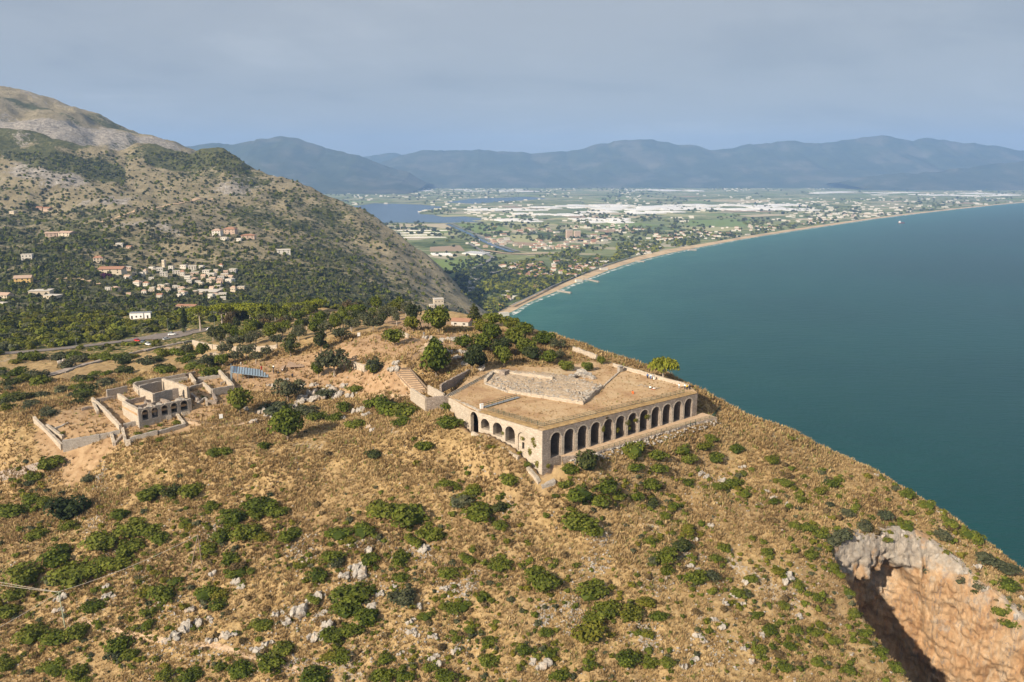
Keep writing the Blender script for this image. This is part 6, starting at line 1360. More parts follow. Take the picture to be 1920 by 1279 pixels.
# ------------------------------------------------------------------ people
for nm, c in (('skin', (.45, .28, .2)), ('white_cloth', (.75, .74, .72)), ('dark_cloth', (.03, .03, .04)), ('red_cloth', (.5, .05, .03)), ('yellow_cloth', (.75, .5, .04)), ('blue_cloth', (.06, .12, .3)), ('orange_cloth', (.65, .16, .04)), ('hair', (.03, .02, .015)), ('grey_cloth', (.3, .3, .3))): plain_mat(nm, c, .85)
def body_mesh(sit=False):
    """one continuous figure: skin modifier on a small skeleton, applied"""
    if not sit: J = {'pel': (0,0,.95,.15), 'che': (0,0,1.28,.17), 'nek': (0,0,1.47,.06), 'hed': (0,-.02,1.62,.105), 'htop': (0,-.02,1.72,.08), 'hl': (-.1,0,.9,.1), 'kl': (-.11,-.03,.5,.07), 'fl': (-.12,.02,.08,.045), 'tl': (-.13,-.14,.04,.04), 'hr': (.1,0,.9,.1), 'kr': (.12,-.06,.5,.07), 'fr': (.13,.0,.08,.045), 'tr': (.14,-.16,.04,.04), 'sl': (-.2,0,1.4,.065), 'el': (-.28,.03,1.12,.05), 'wl': (-.3,-.06,.87,.036), 'gl': (-.3,-.1,.77,.04), 'sr': (.2,0,1.4,.065), 'er': (.28,.03,1.12,.05), 'wr': (.3,-.08,.88,.036), 'gr': (.3,-.12,.78,.04)}
    else: J = {'pel': (0,0,.2,.16), 'che': (0,-.03,.55,.17), 'nek': (0,-.05,.74,.06), 'hed': (0,-.08,.9,.105), 'htop': (0,-.08,1.0,.08), 'hl': (-.1,-.05,.18,.1), 'kl': (-.16,-.42,.42,.07), 'fl': (-.14,-.66,.08,.045), 'tl': (-.14,-.8,.05,.04), 'hr': (.1,-.05,.18,.1), 'kr': (.17,-.42,.4,.07), 'fr': (.15,-.68,.08,.045), 'tr': (.15,-.82,.05,.04), 'sl': (-.2,-.03,.67,.065), 'el': (-.26,-.12,.42,.05), 'wl': (-.15,-.36,.45,.036), 'gl': (-.1,-.44,.46,.04), 'sr': (.2,-.03,.67,.065), 'er': (.26,-.12,.42,.05), 'wr': (.16,-.36,.45,.036), 'gr': (.1,-.44,.44,.04)}
    E_ = 'pel-che che-nek nek-hed hed-htop pel-hl hl-kl kl-fl fl-tl pel-hr hr-kr kr-fr fr-tr che-sl sl-el el-wl wl-gl che-sr sr-er er-wr wr-gr'.split(); ks = list(J)
    me = bpy.data.meshes.new('body'); me.from_pydata([J[k][:3] for k in ks], [tuple(ks.index(x) for x in e.split('-')) for e in E_], []); o = bpy.data.objects.new('tmp', me); C.objects.link(o)
    o.modifiers.new('s', 'SKIN'); sv = me.skin_vertices[0].data
    for i, k in enumerate(ks): sv[i].radius = (J[k][3],)*2; sv[i].use_root = (k == 'pel')
    dg = bpy.context.evaluated_depsgraph_get(); m2 = bpy.data.meshes.new_from_object(o.evaluated_get(dg)); bpy.data.objects.remove(o); m2.materials.append(MATS['skin']); return m2
BODY = [body_mesh(False), body_mesh(True)]
def shell(me, zlo, zhi, mat, fat=.02, xmax=9):
    """clothing: the body's faces between two heights, slightly larger"""
    bm = bmesh.new(); bm.from_mesh(me); bm.normal_update()
    kill = [f for f in bm.faces if not (zlo < f.calc_center_median().z < zhi and abs(f.calc_center_median().x) < xmax)]; bmesh.ops.delete(bm, geom=kill, context='FACES')
    for v in bm.verts: v.co += v.normal*fat
    m2 = bpy.data.meshes.new('cloth'); bm.to_mesh(m2); bm.free(); m2.materials.append(MATS[mat]); return m2
SH = {}
def person(px, py, top, bot, label, z=None, sit=False, rz=0):
    p = G(px, py) if z is None else onz(px, py, z); root = tag(empty('person', (p.x, p.y, p.z if z is None else z), rz), label, 'person'); b = BODY[sit]; o = obj('body', b, root)
    for nm, key, lo, hi, mt in (('top', 'top', (.35 if sit else .98), (.76 if sit else 1.5), top), ('trousers', 'bot', (.06 if sit else .12), (.36 if sit else 1.0), bot), ('hair', 'hair', (.93 if sit else 1.66), 3, 'hair')):
        kk = (sit, key, mt)
        if kk not in SH: SH[kk] = shell(b, lo, hi, mt, .025)
        obj(nm, SH[kk], root)
for a in ((1214,710,'blue_cloth','dark_cloth','person in blue standing by the middle of the parapet',ZT),(1220,711,'white_cloth','blue_cloth','person in a white top standing by the middle of the parapet',ZT),(1226,713,'grey_cloth','white_cloth','person in grey beside the person in white at the parapet',ZT),
  (1273,729,'white_cloth','grey_cloth','person in white by the terrace fence near the parapet end',ZT),(1284,730,'white_cloth','dark_cloth','person in white beside the yellow top at the parapet end',ZT),(1288,731,'yellow_cloth','dark_cloth','person in a bright yellow top at the end of the parapet',ZT),(1293,731,'dark_cloth','dark_cloth','person in dark clothes at the end of the parapet',ZT),
  (1186,738,'orange_cloth','orange_cloth','person in orange crouching alone on the terrace grass',ZT,True),(1219,729,'white_cloth','dark_cloth','person in a white top sitting on the low stones of the terrace',ZT,True),(1227,731,'white_cloth','red_cloth','person in a white top and red trousers sitting by the terrace stones',ZT,True),
  (490.5,694,'red_cloth','red_cloth','person in red standing in front of the seating stand'),(513,693,'white_cloth','dark_cloth','person in white standing near the stage steps'),(513,701,'dark_cloth','dark_cloth','person in dark clothes in front of the person in white near the stage'),(521.5,701,'dark_cloth','dark_cloth','person in black sitting on the ground near the stage',None,True),
  (530,699,'white_cloth','dark_cloth','person in a white top beside the stage steps'),(548.5,708,'dark_cloth','dark_cloth','person in black walking alone across the plaza'),(452,686,'white_cloth','grey_cloth','person in white at the top end of the seating stand'),(795,630,'grey_cloth','grey_cloth','person in grey under the leafy trees of the hilltop')):
    person(*a, rz=random.uniform(0, 6)) if len(a) < 7 else person(a[0], a[1], a[2], a[3], a[4], a[5], a[6], random.uniform(0, 6))
# stones of the small altar on the terrace
al = tag(empty('stone_row', tuple(onz(1220, 727, ZT))), 'low row of white stones in the grass of the terrace', 'stones')
for i in range(16):
    p = onz(1197+i*2.6, 722+i*.5+random.uniform(-1.5, 3), ZT); o = obj('stone', random.choice(ROCKS), None, (p.x, p.y, ZT+.1), random.uniform(0, 6), (random.uniform(.25, .5), .25, .25)); under(o, al)

# ------------------------------------------------------------------ cars, lamps, kiosks by the road
for nm, c in (('car_red', (.5, .02, .02)), ('car_white', (.75, .75, .74)), ('car_grey', (.12, .14, .16)), ('car_silver', (.45, .46, .47))):
    m = plain_mat(nm, c, .3, .03, .0, .5)
plain_mat('glass_dark', (.02, .025, .03), .1, .0, .0, .6); plain_mat('tyre', (.02, .02, .02), .9); plain_mat('lamp_glass', (.8, .78, .7), .3)
def car_proto():
    def loft(secs, mat, name):
        mb = MB(); n = len(secs[0]); V = [p for s in secs for p in s]; F_ = [(i*n+j, i*n+(j+1) % n, (i+1)*n+(j+1) % n, (i+1)*n+j) for i in range(len(secs)-1) for j in range(n)]+[tuple(range(n)), tuple(range(len(V)-1, len(V)-n-1, -1))]; mb.add(V, F_); return mb.mesh(name, mat, True)
    def sec(x, w_, z0, z1): return [(x, -w_*.92, z0), (x, -w_, z0+.2), (x, -w_*.95, z1), (x, w_*.95, z1), (x, w_, z0+.2), (x, w_*.92, z0)]
    body = loft([sec(-2.15, .74, .38, .72), sec(-1.95, .84, .25, .88), sec(-.9, .88, .22, .95), sec(.8, .88, .22, .93), sec(1.7, .86, .24, .78), sec(2.1, .72, .36, .62)], 'car_white', 'car_body')
    cab = loft([[(-1.9, -.76, .9), (-1.9, .76, .9), (-1.9, .75, .93), (-1.9, -.75, .93)], [(-1.45, -.78, .9), (-1.45, .78, .9), (-1.45, .62, 1.42), (-1.45, -.62, 1.42)], [(.1, -.8, .9), (.1, .8, .9), (.1, .62, 1.46), (.1, -.62, 1.46)], [(.95, -.78, .9), (.95, .78, .9), (.95, .74, .93), (.95, -.74, .93)]], 'glass_dark', 'cabin')
    roof = MB(); roof.add([(-1.4, -.6, 1.43), (.1, -.6, 1.475), (.1, .6, 1.475), (-1.4, .6, 1.43), (-1.4, -.6, 1.39), (.1, -.6, 1.43), (.1, .6, 1.43), (-1.4, .6, 1.39)], [(0,1,2,3), (7,6,5,4), (0,4,5,1), (1,5,6,2), (2,6,7,3), (3,7,4,0)]); roof = roof.mesh('roof', 'car_white')
    wh = MB(); wh.tube((0, -.1, 0), (0, .1, 0), .32, None, 12); wh = wh.mesh('wheel', 'tyre'); rim = MB(); rim.tube((0, -.115, 0), (0, .115, 0), .18, None, 8); rim = rim.mesh('rim', 'grey_metal'); hl = MB(); hl.box(-.04, .04, -.14, .14, -.07, .07); hl = hl.mesh('headlight', 'lamp_glass')
    return body, cab, roof, wh, rim, hl
CB = car_proto()
def car(px, py, mat, label, rz, kz=1.0):
    p = G(px, py, 300); p.z = hz(p.x, p.y)+.3; root = tag(empty('car', tuple(p), rz), label, 'car', None); root.scale = (1, 1, kz)
    def use(nm, me, paint=False, parent=root, **k):
        if paint: me = me.copy(); me.materials[0] = MATS[mat]
        return obj(nm, me, parent, **k)
    use('body', CB[0], True); use('cabin', CB[1]); use('roof', CB[2], True)
    for x in (-1.35, 1.3):
        for y in (-.8, .8): o = use('wheel', CB[3], loc=(x, y, .32)); use('rim', CB[4], parent=o)
    for y in (-.55, .55): use('headlight', CB[5], loc=(2.06, y, .6))
car(258,641,'car_red','red car parked first in the row of three on the lay-by',-.5); car(270,644,'car_grey','dark grey car parked between the red and the white car',-.6); car(278,648,'car_white','white car parked beside the dark grey car at the road edge',-.7)
car(313,638,'car_silver','silver car parked near the lamp post',.9); car(323,630,'car_white','tall white van parked behind the silver car',.3,1.35); car(394,620,'car_silver','pale car half hidden by bushes below the cypress',.1)
def lamp(px, py, hpx, label):
    p = G(px, py, 300); h = hpx/FPX*p.y; t = tag(empty('street_lamp', tuple(p)), label, 'street lamp'); mb = MB(); mb.tube((0, 0, -.3), (0, 0, h), .09, .05, 6); mb.build('pole', 'grey_metal', t)
    mb = MB(); mb.tube((0, 0, h), (1.0, -.3, h+.15), .04, None, 5); mb.build('arm', 'grey_metal', t); mb = MB(); mb.box(.8, 1.5, -.5, -.2, h+.08, h+.2); mb.build('lamp_head', 'grey_metal', t)
lamp(316, 631, 34, 'tall grey street lamp behind the white van'); lamp(403, 617, 32, 'tall grey street lamp among the trees below the pines'); lamp(269, 620, 14, 'short pale post in front of the white kiosk')
lamp(143, 648, 14, 'short grey post beside the road at the wood'); lamp(348, 626, 12, 'low lamp post beside the road under the cypress')
def shed(px, py, wpx, hpx, dep, label, mat='white_paint', lo=300, name='kiosk', rz=.15, roof='grey_metal', win=1, ov=.25):
    p = G(px, py, lo); s = p.y/FPX; w_, h = wpx*s/2, hpx*s; t = tag(empty(name, tuple(p), rz), label, 'building'); mb = MB(); mb.box(-w_, w_, 0, dep, -1.2, h); mb.build('wall', mat, t)
    mb = MB(); mb.box(-w_-ov, w_+ov, -ov, dep+ov, h+.004, h+.2); mb.build('roof', roof, t)
    for i in range(win):
        x = -w_+(i+.5)*2*w_/win; mb = MB(); mb.box(x-.5, x+.5, -.06, -.004, .9 if i else .05, 2.1); mb.build('window' if i else 'door', 'dark', t)
    return t
shed(256, 598, 24, 11, 5, 'long white kiosk with open doorways above the parking area', win=3); shed(277, 597, 11, 11, 4, 'small white cabin right of the long white kiosk', win=1)
o = shed(322, 612, 18, 1.2, 4, 'flat pale shelter roof above the parking area', name='shelter', win=0)
# utility poles and cables on the lower slope
plain_mat('pole_paint', (.34, .38, .27), .8, .15); plain_mat('cable', (.42, .38, .33), .7, .1)
p = G(122, 1176); t1 = Vector((p.x-.35, p.y-.1, CZ-drop(1109)*p.y)); up_ = tag(empty('utility_pole', tuple(p)), 'greenish utility pole where three cables meet on the lower slope', 'utility pole')
mb = MB(); mb.tube((0, 0, -.5), tuple(t1-p), .13, .09, 8); mb.build('pole', 'pole_paint', up_); mb = MB(); q_ = t1-p; mb.box(q_.x-.5, q_.x+.5, q_.y-.06, q_.y+.06, q_.z-.12, q_.z); mb.build('cross_arm', 'pole_paint', up_)
f1, f2 = G(356, 1072), G(379, 1060); yy = (f1.y+f2.y)/2; t2 = Vector((uu(371, 1003)*yy, yy, CZ-drop(1003)*yy)); ap = tag(empty('utility_pole', tuple(f1)), 'A shaped wooden utility pole with two legs on the slope', 'utility pole')
for f0 in (f1, f2): mb = MB(); mb.tube(tuple(f0-f1-Vector((0, 0, .4))), tuple(t2-f1), .13, .1, 7); mb.build('leg', 'old_wood', ap)
def cable(a, b, sag, label, r=.045):
    mb = MB(); n = 14; P = [a.lerp(b, k/n)-Vector((0, 0, sag*4*(k/n)*(1-k/n))) for k in range(n+1)]
    for k in range(n): mb.tube(P[k], P[k+1], r, None, 5, False)
    tag(mb.build('cable', 'cable'), label, 'cable')
cable(t1, t2, 1.0, 'cable running from the greenish pole up to the A shaped pole')
cable(t1+Vector((-.4, 0, 0)), aty(-420, 985, 168), 1.6, 'upper cable running from the greenish pole out over the left slope'); cable(t1+Vector((.1, 0, -.15)), aty(-420, 1000, 168), 1.9, 'second parallel cable from the greenish pole over the left slope'); cable(t1+Vector((-.2, 0, -.4)), aty(-300, 1330, 138), .8, 'lower cable dropping from the greenish pole towards the valley')

# creepers on the podium walls
for i, (px, z, w_, h_, fr, lb) in enumerate(((1131.5,221.2,1.1,1.7,fF_,'bright green creeper hanging between the fourth and fifth arches'),(1158,219.6,1.0,1.3,fF_,'green creeper low on the pier of the sixth arch'),(1177,221.2,1.2,1.5,fF_,'green creeper on the pier left of the seventh arch'),(1180,219.4,.7,.9,fF_,'small creeper below another on the seventh pier'),(1192,221.4,1.2,1.0,fF_,'green creeper right of the seventh arch'),(1213,221.6,1.4,1.3,fF_,'bushy creeper right of the eighth arch'),(1027,214.9,1.1,1.3,fF_,'green creeper at the foot of the podium corner'),(1138,224.2,.9,.5,fF_,'dry brown tuft above the fifth arch'),
   (1000,220.8,1.2,2.3,fL_,'thick green creeper on the pale side wall by the corner'),(994,218.2,.9,1.8,fL_,'green creeper trailing down the side wall'),(980,221.2,.9,1.0,fL_,'small creeper at the walled up arch'),(1007,215.4,.9,1.8,fL_,'long creeper low on the podium side corner'),(943,221.0,.6,1.0,fL_,'small creeper between the second and third side arches'))):
    s_ = fr.find(px, z); p = fr.p(s_, .12, z); r_ = np.random.default_rng(300+i); c, rd = lobes(5, r_, .5, .35, .6, 1.0, 0.0); c[:, 1] *= .35
    o = obj('creeper', leaf_mesh('creeper', [leaves(c, rd, 160, .14, r_, 1.0, .2, -2)], MATS['leaf_rust' if 'dry' in lb else 'leaf_lime'], None), None, p, math.atan2(fr.d.y, fr.d.x), (w_, .5, h_)); tag(o, lb, 'creeper')


# ------------------------------------------------------------------ houses of the village and the villas around it
for nm, c in (('plaster_white', (.60, .565, .50)), ('plaster_cream', (.55, .47, .36)), ('plaster_pink', (.48, .36, .28)), ('plaster_yellow', (.66, .45, .17)), ('plaster_grey', (.45, .42, .38))): plain_mat(nm, c, .9, .12)
for nm, c in (('tile_roof', (.37, .20, .13)), ('pale_roof', (.58, .53, .46)), ('pink_roof', (.46, .33, .25))):
    m = Mat(nm); m.color(m.mix(m.noise(.7, 5, .7), tuple(v*.7 for v in c), tuple(min(1, v*1.2) for v in c))).rough(.9); m.bump(m.math('SINE', m.math('MULTIPLY', m.N.new('ShaderNodeSeparateXYZ').outputs[0], 20.)), .1, .05)
HP = {}
def house_parts(key):
    """unit house 1 x 1 x 1: wall, roof and window meshes"""
    if key in HP: return HP[key]
    wall_m, roof_m, kind = key; mb = MB(); mb.box(-.5, .5, -.5, .5, -.6, 1.0); wall_ = mb.mesh('wall', wall_m); mb = MB()
    if kind == 'flat': mb.box(-.53, .53, -.53, .53, 1.003, 1.07)
    elif kind == 'gable': mb.add([(-.56,-.56,.98),(.56,-.56,.98),(.56,.56,.98),(-.56,.56,.98),(-.56,0,1.42),(.56,0,1.42)], [(0,1,5,4),(2,3,4,5),(0,4,3),(1,2,5),(3,2,1,0)])
    else: mb.add([(-.56,-.56,.98),(.56,-.56,.98),(.56,.56,.98),(-.56,.56,.98),(-.22,0,1.38),(.22,0,1.38)], [(0,1,5,4),(2,3,4,5),(0,4,3),(1,2,5),(3,2,1,0)])
    roof_ = mb.mesh('roof', roof_m); mb = MB(); mb.box(-.07, .07, -.03, 0, -.14, .14); win = mb.mesh('window', 'dark'); mb = MB(); mb.box(-.03, 0, -.07, .07, -.14, .14); win2 = mb.mesh('window', 'dark')
    HP[key] = (wall_, roof_, win, win2); return HP[key]
def house(p, w_, d_, h, rz, wall_m, roof_m, kind, label, group, name='house', wins=3, cat='house', part=True):
    W, Rf, Wn, W2 = house_parts((wall_m, roof_m, kind)); root = tag(empty(name, (p.x, p.y, p.z), rz), label, cat, group); sc3 = (w_, d_, h)
    obj('wall', W, root, scale=sc3); obj('roof', Rf, root, scale=sc3)
    for i in range(wins):
        x = -.5+(i+.5)/wins; obj('window', Wn, root, (x*w_, -.5*d_-.01, (.55 if h < 5 else .75)*h), 0, (w_ if w_ < 12 else 10, 2, min(h, 6)))
        if h >= 5: obj('window', Wn, root, (x*w_, -.5*d_-.01, .3*h), 0, (w_ if w_ < 12 else 10, 2, min(h, 6)))
    if wins: obj('window', W2, root, (-.5*w_-.01, 0, .6*h), 0, (2, min(d_, 9), min(h, 6)))
    return root
vr = random.Random(17); DESC = {'plaster_white': 'white', 'plaster_cream': 'cream', 'plaster_pink': 'pinkish', 'plaster_yellow': 'yellow', 'plaster_grey': 'grey'}; RD = {'tile_roof': 'red tiled roof', 'pale_roof': 'pale flat roof', 'pink_roof': 'pink tiled roof'}
def vhouse(px, py, wpx, hpx, wall_m, roof_m, kind, label, dep=None, rz=None, group=None, lo=640, name='house'):
    p = G(px, py, lo)
    if p is None: return
    s = p.y/FPX; house(p, wpx*s, dep or wpx*s*vr.uniform(.6, .9), hpx*s, vr.uniform(-.35, .35) if rz is None else rz, wall_m, roof_m, kind, label, group, name, 3 if wpx > 9 else 2)
placed = []
vrows = [(515,300,345),(505,240,420),(508,205,400),(513,215,440),(518,200,425),(524,225,450),(530,195,455),(536,240,450),(541,250,460),(546,200,440),(551,230,430),(556,215,420),(560,330,420)]
for (py, x0, x1) in vrows:
    x = x0+vr.uniform(0, 8)
    while x < x1:
        wpx = vr.uniform(7, 14); ins_ = ins1(VILL+[(172,512)], x, py)
        dens_ = .50 if (x > 285 and 505 < py < 560) else .40
        if vr.random() < dens_:
            wall_m = vr.choices(['plaster_white', 'plaster_cream', 'plaster_pink', 'plaster_grey'], [.5, .28, .14, .08])[0]; roof_m = vr.choices(['pale_roof', 'tile_roof', 'pink_roof'], [.66, .12, .22])[0]; kind = 'flat' if roof_m == 'pale_roof' else vr.choice(['gable', 'hip'])
            lb = f'{DESC[wall_m]} village house with a {RD[roof_m]} in the hamlet on the valley side'; vhouse(x, py+vr.uniform(-2, 2), wpx, vr.uniform(4.5, 8), wall_m, roof_m, kind, lb, None, None, f'{DESC[wall_m]} village houses with {RD[roof_m]}')
        x += wpx+vr.uniform(1, 13)
for a in ((308,500,6,12,'plaster_cream','pale_roof','flat','slim cream square tower at the top of the village'),(45,530,27,10,'plaster_yellow','pink_roof','gable','bright yellow house with a long pink roof'),(78,552,36,8,'plaster_cream','pale_roof','flat','long low cream house with a pale roof beside the dirt track'),(100,560,28,7,'plaster_cream','pale_roof','flat','long low shed in front of the cream house'),(12,562,20,10,'plaster_cream','pink_roof','gable','cream house with several gables in the valley trees'),
  (6,574,14,7,'plaster_white','pale_roof','flat','small white house below the gabled cream house'),(52,488,18,11,'plaster_white','pale_roof','flat','white villa with terraces half hidden by trees'),(185,492,16,9,'plaster_cream','tile_roof','hip','cream villa with a red roof above the hamlet'),(225,462,12,6,'plaster_white','pale_roof','flat','white cubic villa alone among the trees'),(243,466,9,4,'plaster_pink','tile_roof','gable','tiny house with a red roof beside the white villa'),
  (98,443,20,6,'plaster_pink','pink_roof','gable','long pink roofed farmhouse on the mountain foot'),(127,443,24,7,'plaster_cream','pink_roof','gable','second farmhouse in line with the pink roofed one'),(75,393,10,4,'plaster_pink','tile_roof','gable','small red roofed house high on the mountain foot'),(90,394,12,4,'plaster_pink','tile_roof','gable','second small red roofed house high on the mountain foot'),
  (408,440,16,8,'plaster_white','pink_roof','hip','white villa of the upper group on the mountain side'),(433,438,20,9,'plaster_pink','tile_roof','hip','broad villa with an orange roof in the upper group'),(466,447,24,6,'plaster_pink','tile_roof','hip','low villa with a bright orange roof right of the upper group'),(450,452,10,5,'plaster_white','pale_roof','flat','small white outbuilding below the upper villas'),(421,449,12,4,'plaster_white','pale_roof','flat','white terrace building under the upper villas'),
  (532,474,24,6,'plaster_white','pale_roof','flat','white house on the ridge above the valley'),(212,512,40,9,'plaster_cream','tile_roof','gable','long row of cream houses with red roofs left of the hamlet'),(385,548,50,3,'plaster_pink','pale_roof','flat','long low wall like building at the foot of the hamlet'),(352,577,34,5,'plaster_cream','tile_roof','gable','long red roofed building behind the umbrella pines'),(25,400,10,4,'plaster_cream','pale_roof','flat','pale house on the left mountain foot')): vhouse(*a)
vhouse(822, 576, 18, 16, 'plaster_cream', 'pale_roof', 'flat', 'tall cream villa on the slope above the coast road', 11, .3); vhouse(810, 577, 10, 6, 'plaster_cream', 'pale_roof', 'flat', 'low wing beside the tall cream villa', 8, .3)
# house with a red roof on the hilltop
p = G(866, 610); s = p.y/FPX; t = house(p, 34*s, 6, 2.2, -.25, 'plaster_grey', 'tile_roof', 'gable', 'low house with a red tiled roof among trees on the hilltop', None, 'house', 2)
# a dirt track and a mule path on the mountain
struct(ribbon('track', [G(x, y, 640) for x, y in ((190,417),(230,404),(290,391),(340,380),(400,373))], 7, 'path_earth', .8, 60))
struct(ribbon('track', [G(x, y, 640) for x, y in ((-20,536),(30,531),(80,527),(150,524),(185,534))], 6, 'path_earth', .8, 60))
# bougainvillea
m = leaf_mat('leaf_purple', (.05, .008, .04), (.11, .015, .08), (.2, .04, .15)); p = G(200, 522, 640); o = obj('bougainvillea', leaf_mesh('bougainvillea', [leaves(*lobes(6, np.random.default_rng(3)), 120, .2, np.random.default_rng(4))], MATS['leaf_purple'], [((0, 0, .3), (.5, .5, .4))]), None, p, 0, (9, 7, 6)); tag(o, 'large purple bougainvillea beside the hamlet', 'bush')

# ------------------------------------------------------------------ the coastal plain
def shore_at(py): return float(np.interp(py, [y for x, y in dune_px][::-1], [x for x, y in dune_px][::-1]))
def slope_at(py): return float(np.interp(py, [350, 370, 415, 458, 508, 562, 590, 610], [560, 625, 700, 762, 822, 886, 905, 930]))
def PP(px, py, z=ZP): return onz(px, py, z)
m = Mat('lake'); m.color((.012, .035, .055)); m.b.inputs['Roughness'].default_value = .18; m.b.inputs['Specular IOR Level'].default_value = .4; m.bump(m.noise(.05, 4, .6), .3, .5)
def sheet(name, pts, mat, z, st=True):
    bm = bmesh.new(); f = bm.faces.new([bm.verts.new((p.x, p.y, z)) for p in pts]); f.normal_update()
    if f.normal.z < 0: f.normal_flip()
    bmesh.ops.triangulate(bm, faces=[f]); me = bpy.data.meshes.new(name); bm.to_mesh(me); bm.free(); me.materials.append(MATS[mat]); o = obj(name, me); return struct(o)
def wob(pts, n=8, a=25, seed=0):
    out_ = []
    for i in range(len(pts)):
        p, q = pts[i], pts[(i+1) % len(pts)]
        for k in range(n):
            v = p.lerp(q, k/n); out_.append(Vector((v.x+(float(fbm(v.x/90+seed, v.y/260, 3, 4))-.5)*a*2, v.y+(float(fbm(v.x/90, v.y/260+9, 3, 8))-.5)*a*4, ZP)))
    return out_
LAKE = wob([PP(*q) for q in ((640,400),(662,387),(700,381.5),(790,383.5),(835,389),(782,397),(790,402),(868,404.5),(905,411),(898,416.5),(830,418),(760,417),(700,418))]); LAKE2 = wob([PP(*q) for q in ((835,380),(880,373),(990,369),(1030,372.5),(960,377),(890,382))], 8, 20, 3)
sheet('lake', LAKE, 'lake', ZP+.25); sheet('lake', LAKE2, 'lake', ZP+.25)
for nm, c in (('field_green', (.18, .24, .075)), ('field_pale', (.36, .35, .18)), ('field_brown', (.34, .25, .17)), ('field_straw', (.47, .40, .27)), ('field_dark', (.13, .17, .07))):
    m = Mat(nm); m.color(m.mix(m.noise(.03, 5, .65), tuple(v*.75 for v in c), tuple(v*1.2 for v in c))).rough(.95)
fr_ = random.Random(9); zf0 = ZP+.06
def fquad(pts, mat): 
    global zf0; zf0 += .012; return sheet('field', [PP(*q) for q in pts], mat, zf0)
for pts, mt in (([(812,488),(880,486),(908,500),(838,508)],'field_green'),([(838,509),(895,503),(905,512),(850,520)],'field_dark'),([(806,463),(862,460),(872,471),(806,472)],'field_brown'),([(740,421),(838,419),(850,428),(752,431)],'field_straw'),([(752,432),(850,430),(862,440),(760,446)],'field_pale'),([(858,420),(930,418),(960,436),(872,440)],'field_green'),
   ([(945,440),(1010,441),(1012,456),(965,453)],'field_pale'),([(965,453),(1012,456),(1000,461),(960,459)],'field_brown'),([(1290,413),(1410,410),(1395,425),(1290,424)],'field_green'),([(1285,425),(1395,426),(1360,434),(1280,432)],'field_pale'),([(1130,428),(1260,424),(1270,432),(1140,436)],'field_pale'),([(1320,374),(1440,375),(1442,379),(1315,378)],'field_straw'),([(905,446),(950,445),(960,452),(915,455)],'field_green')): fquad(pts, mt)
gdir = R(24)
def rect_at(p, l, w_, a): 
    c_, s_ = math.cos(a), math.sin(a); return [Vector((p.x+x*c_-y*s_, p.y+x*s_+y*c_, 0)) for x, y in ((-l/2,-w_/2),(l/2,-w_/2),(l/2,w_/2),(-l/2,w_/2))]
lakeP = [(p.x, p.y) for p in LAKE]; lake2P = [(p.x, p.y) for p in LAKE2]
Yl0, Yl1, Xl1 = min(p.y for p in LAKE), max(p.y for p in LAKE2), max(p.x for p in LAKE2)
def wet(p): return (Yl0 < p.y < Yl1) and (p.x < Xl1) and bool( ins1(lakeP, p.x, p.y) or ins1(lake2P, p.x, p.y))
for i in range(150):
    py = 356+fr_.random()**1.6*80; px = fr_.uniform(slope_at(py)+8, shore_at(py)-16); p = PP(px, py)
    if wet(p): continue
    zf0 += .004; sheet('field', rect_at(p, fr_.uniform(120, 420), fr_.uniform(60, 260), gdir+fr_.choice([0, 0, math.pi/2, .2])), fr_.choices(['field_green', 'field_pale', 'field_brown', 'field_straw', 'field_dark'], [.25, .25, .13, .25, .12])[0], zf0)
# canal, coast road, motorway
m = Mat('road_grey'); m.color(m.mix(m.noise(.05, 4, .6), (.17, .165, .165), (.27, .26, .25))).rough(.9)
def flat_ribbon(name, pxs, width, mat, dz, n=50, wf=None): return struct(ribbon(name, [PP(*q) for q in pxs], width, mat, dz, n, ZP, wf))
flat_ribbon('canal', ((838,421),(868,434),(900,450),(930,464),(960,474)), 22, 'lake', 3.4); flat_ribbon('road', ((846,420),(876,432.5),(908,448),(938,462),(972,473)), 14, 'road_grey', 3.5)
flat_ribbon('road', ((908,572),(896,558),(888,545),(887,534),(894,524),(912,516),(935,510),(962,506),(1005,503)), 18, 'road_grey', 3.6); flat_ribbon('road', ((902,572),(884,552),(880,538),(884,526),(880,510),(905,497),(925,485),(900,470),(880,458)), 12, 'road_grey', 3.7)
flat_ribbon('road', ((905,470),(945,476),(985,478),(1030,476)), 16, 'path_earth', 3.8); flat_ribbon('road', ((960,575),(1000,556),(1040,537),(1090,515),(1140,497),(1200,479)), 5, 'road_grey', 3.55)
# greenhouses: long white tunnels side by side
m = Mat('greenhouse_film'); m.color(m.mix(m.noise(.03, 4, .6), (.60, .585, .56), (.78, .765, .74))).rough(.5)
def gh_mesh(spans):
    mb = MB(); w_ = 1.0/spans; V = []; F_ = []
    for k in range(spans):
        x0 = -.5+k*w_
        for x, z in ((0, 0), (0, .55), (.25, .88), (.5, 1.0), (.75, .88), (1.0, .55), (1.0, 0)): V.append((x0+x*w_, z))
    for s_, off in ((-.5, 0), (.5, len(V))): pass
    n = len(V); P = [(x, -.5, z) for x, z in V]+[(x, .5, z) for x, z in V]
    for k in range(spans):
        b = k*7; F_ += [(b+j, b+j+1, b+j+1+n, b+j+n) for j in range(6)]+[tuple(range(b, b+7)), tuple(range(b+6+n, b+n-1, -1))]
    mb.add(P, F_); return mb.mesh('greenhouse', 'greenhouse_film')
GH = {k: gh_mesh(k) for k in (1, 4, 8)}
ng = 0
def greenhouse(p, l, w_, a, h, spans, label, group):
    global ng; ng += 1; return tag(obj('greenhouse', GH[spans], None, (p.x, p.y, ZP+.1), a+math.pi/2*0, (w_, l, h)), label, 'greenhouse', group)
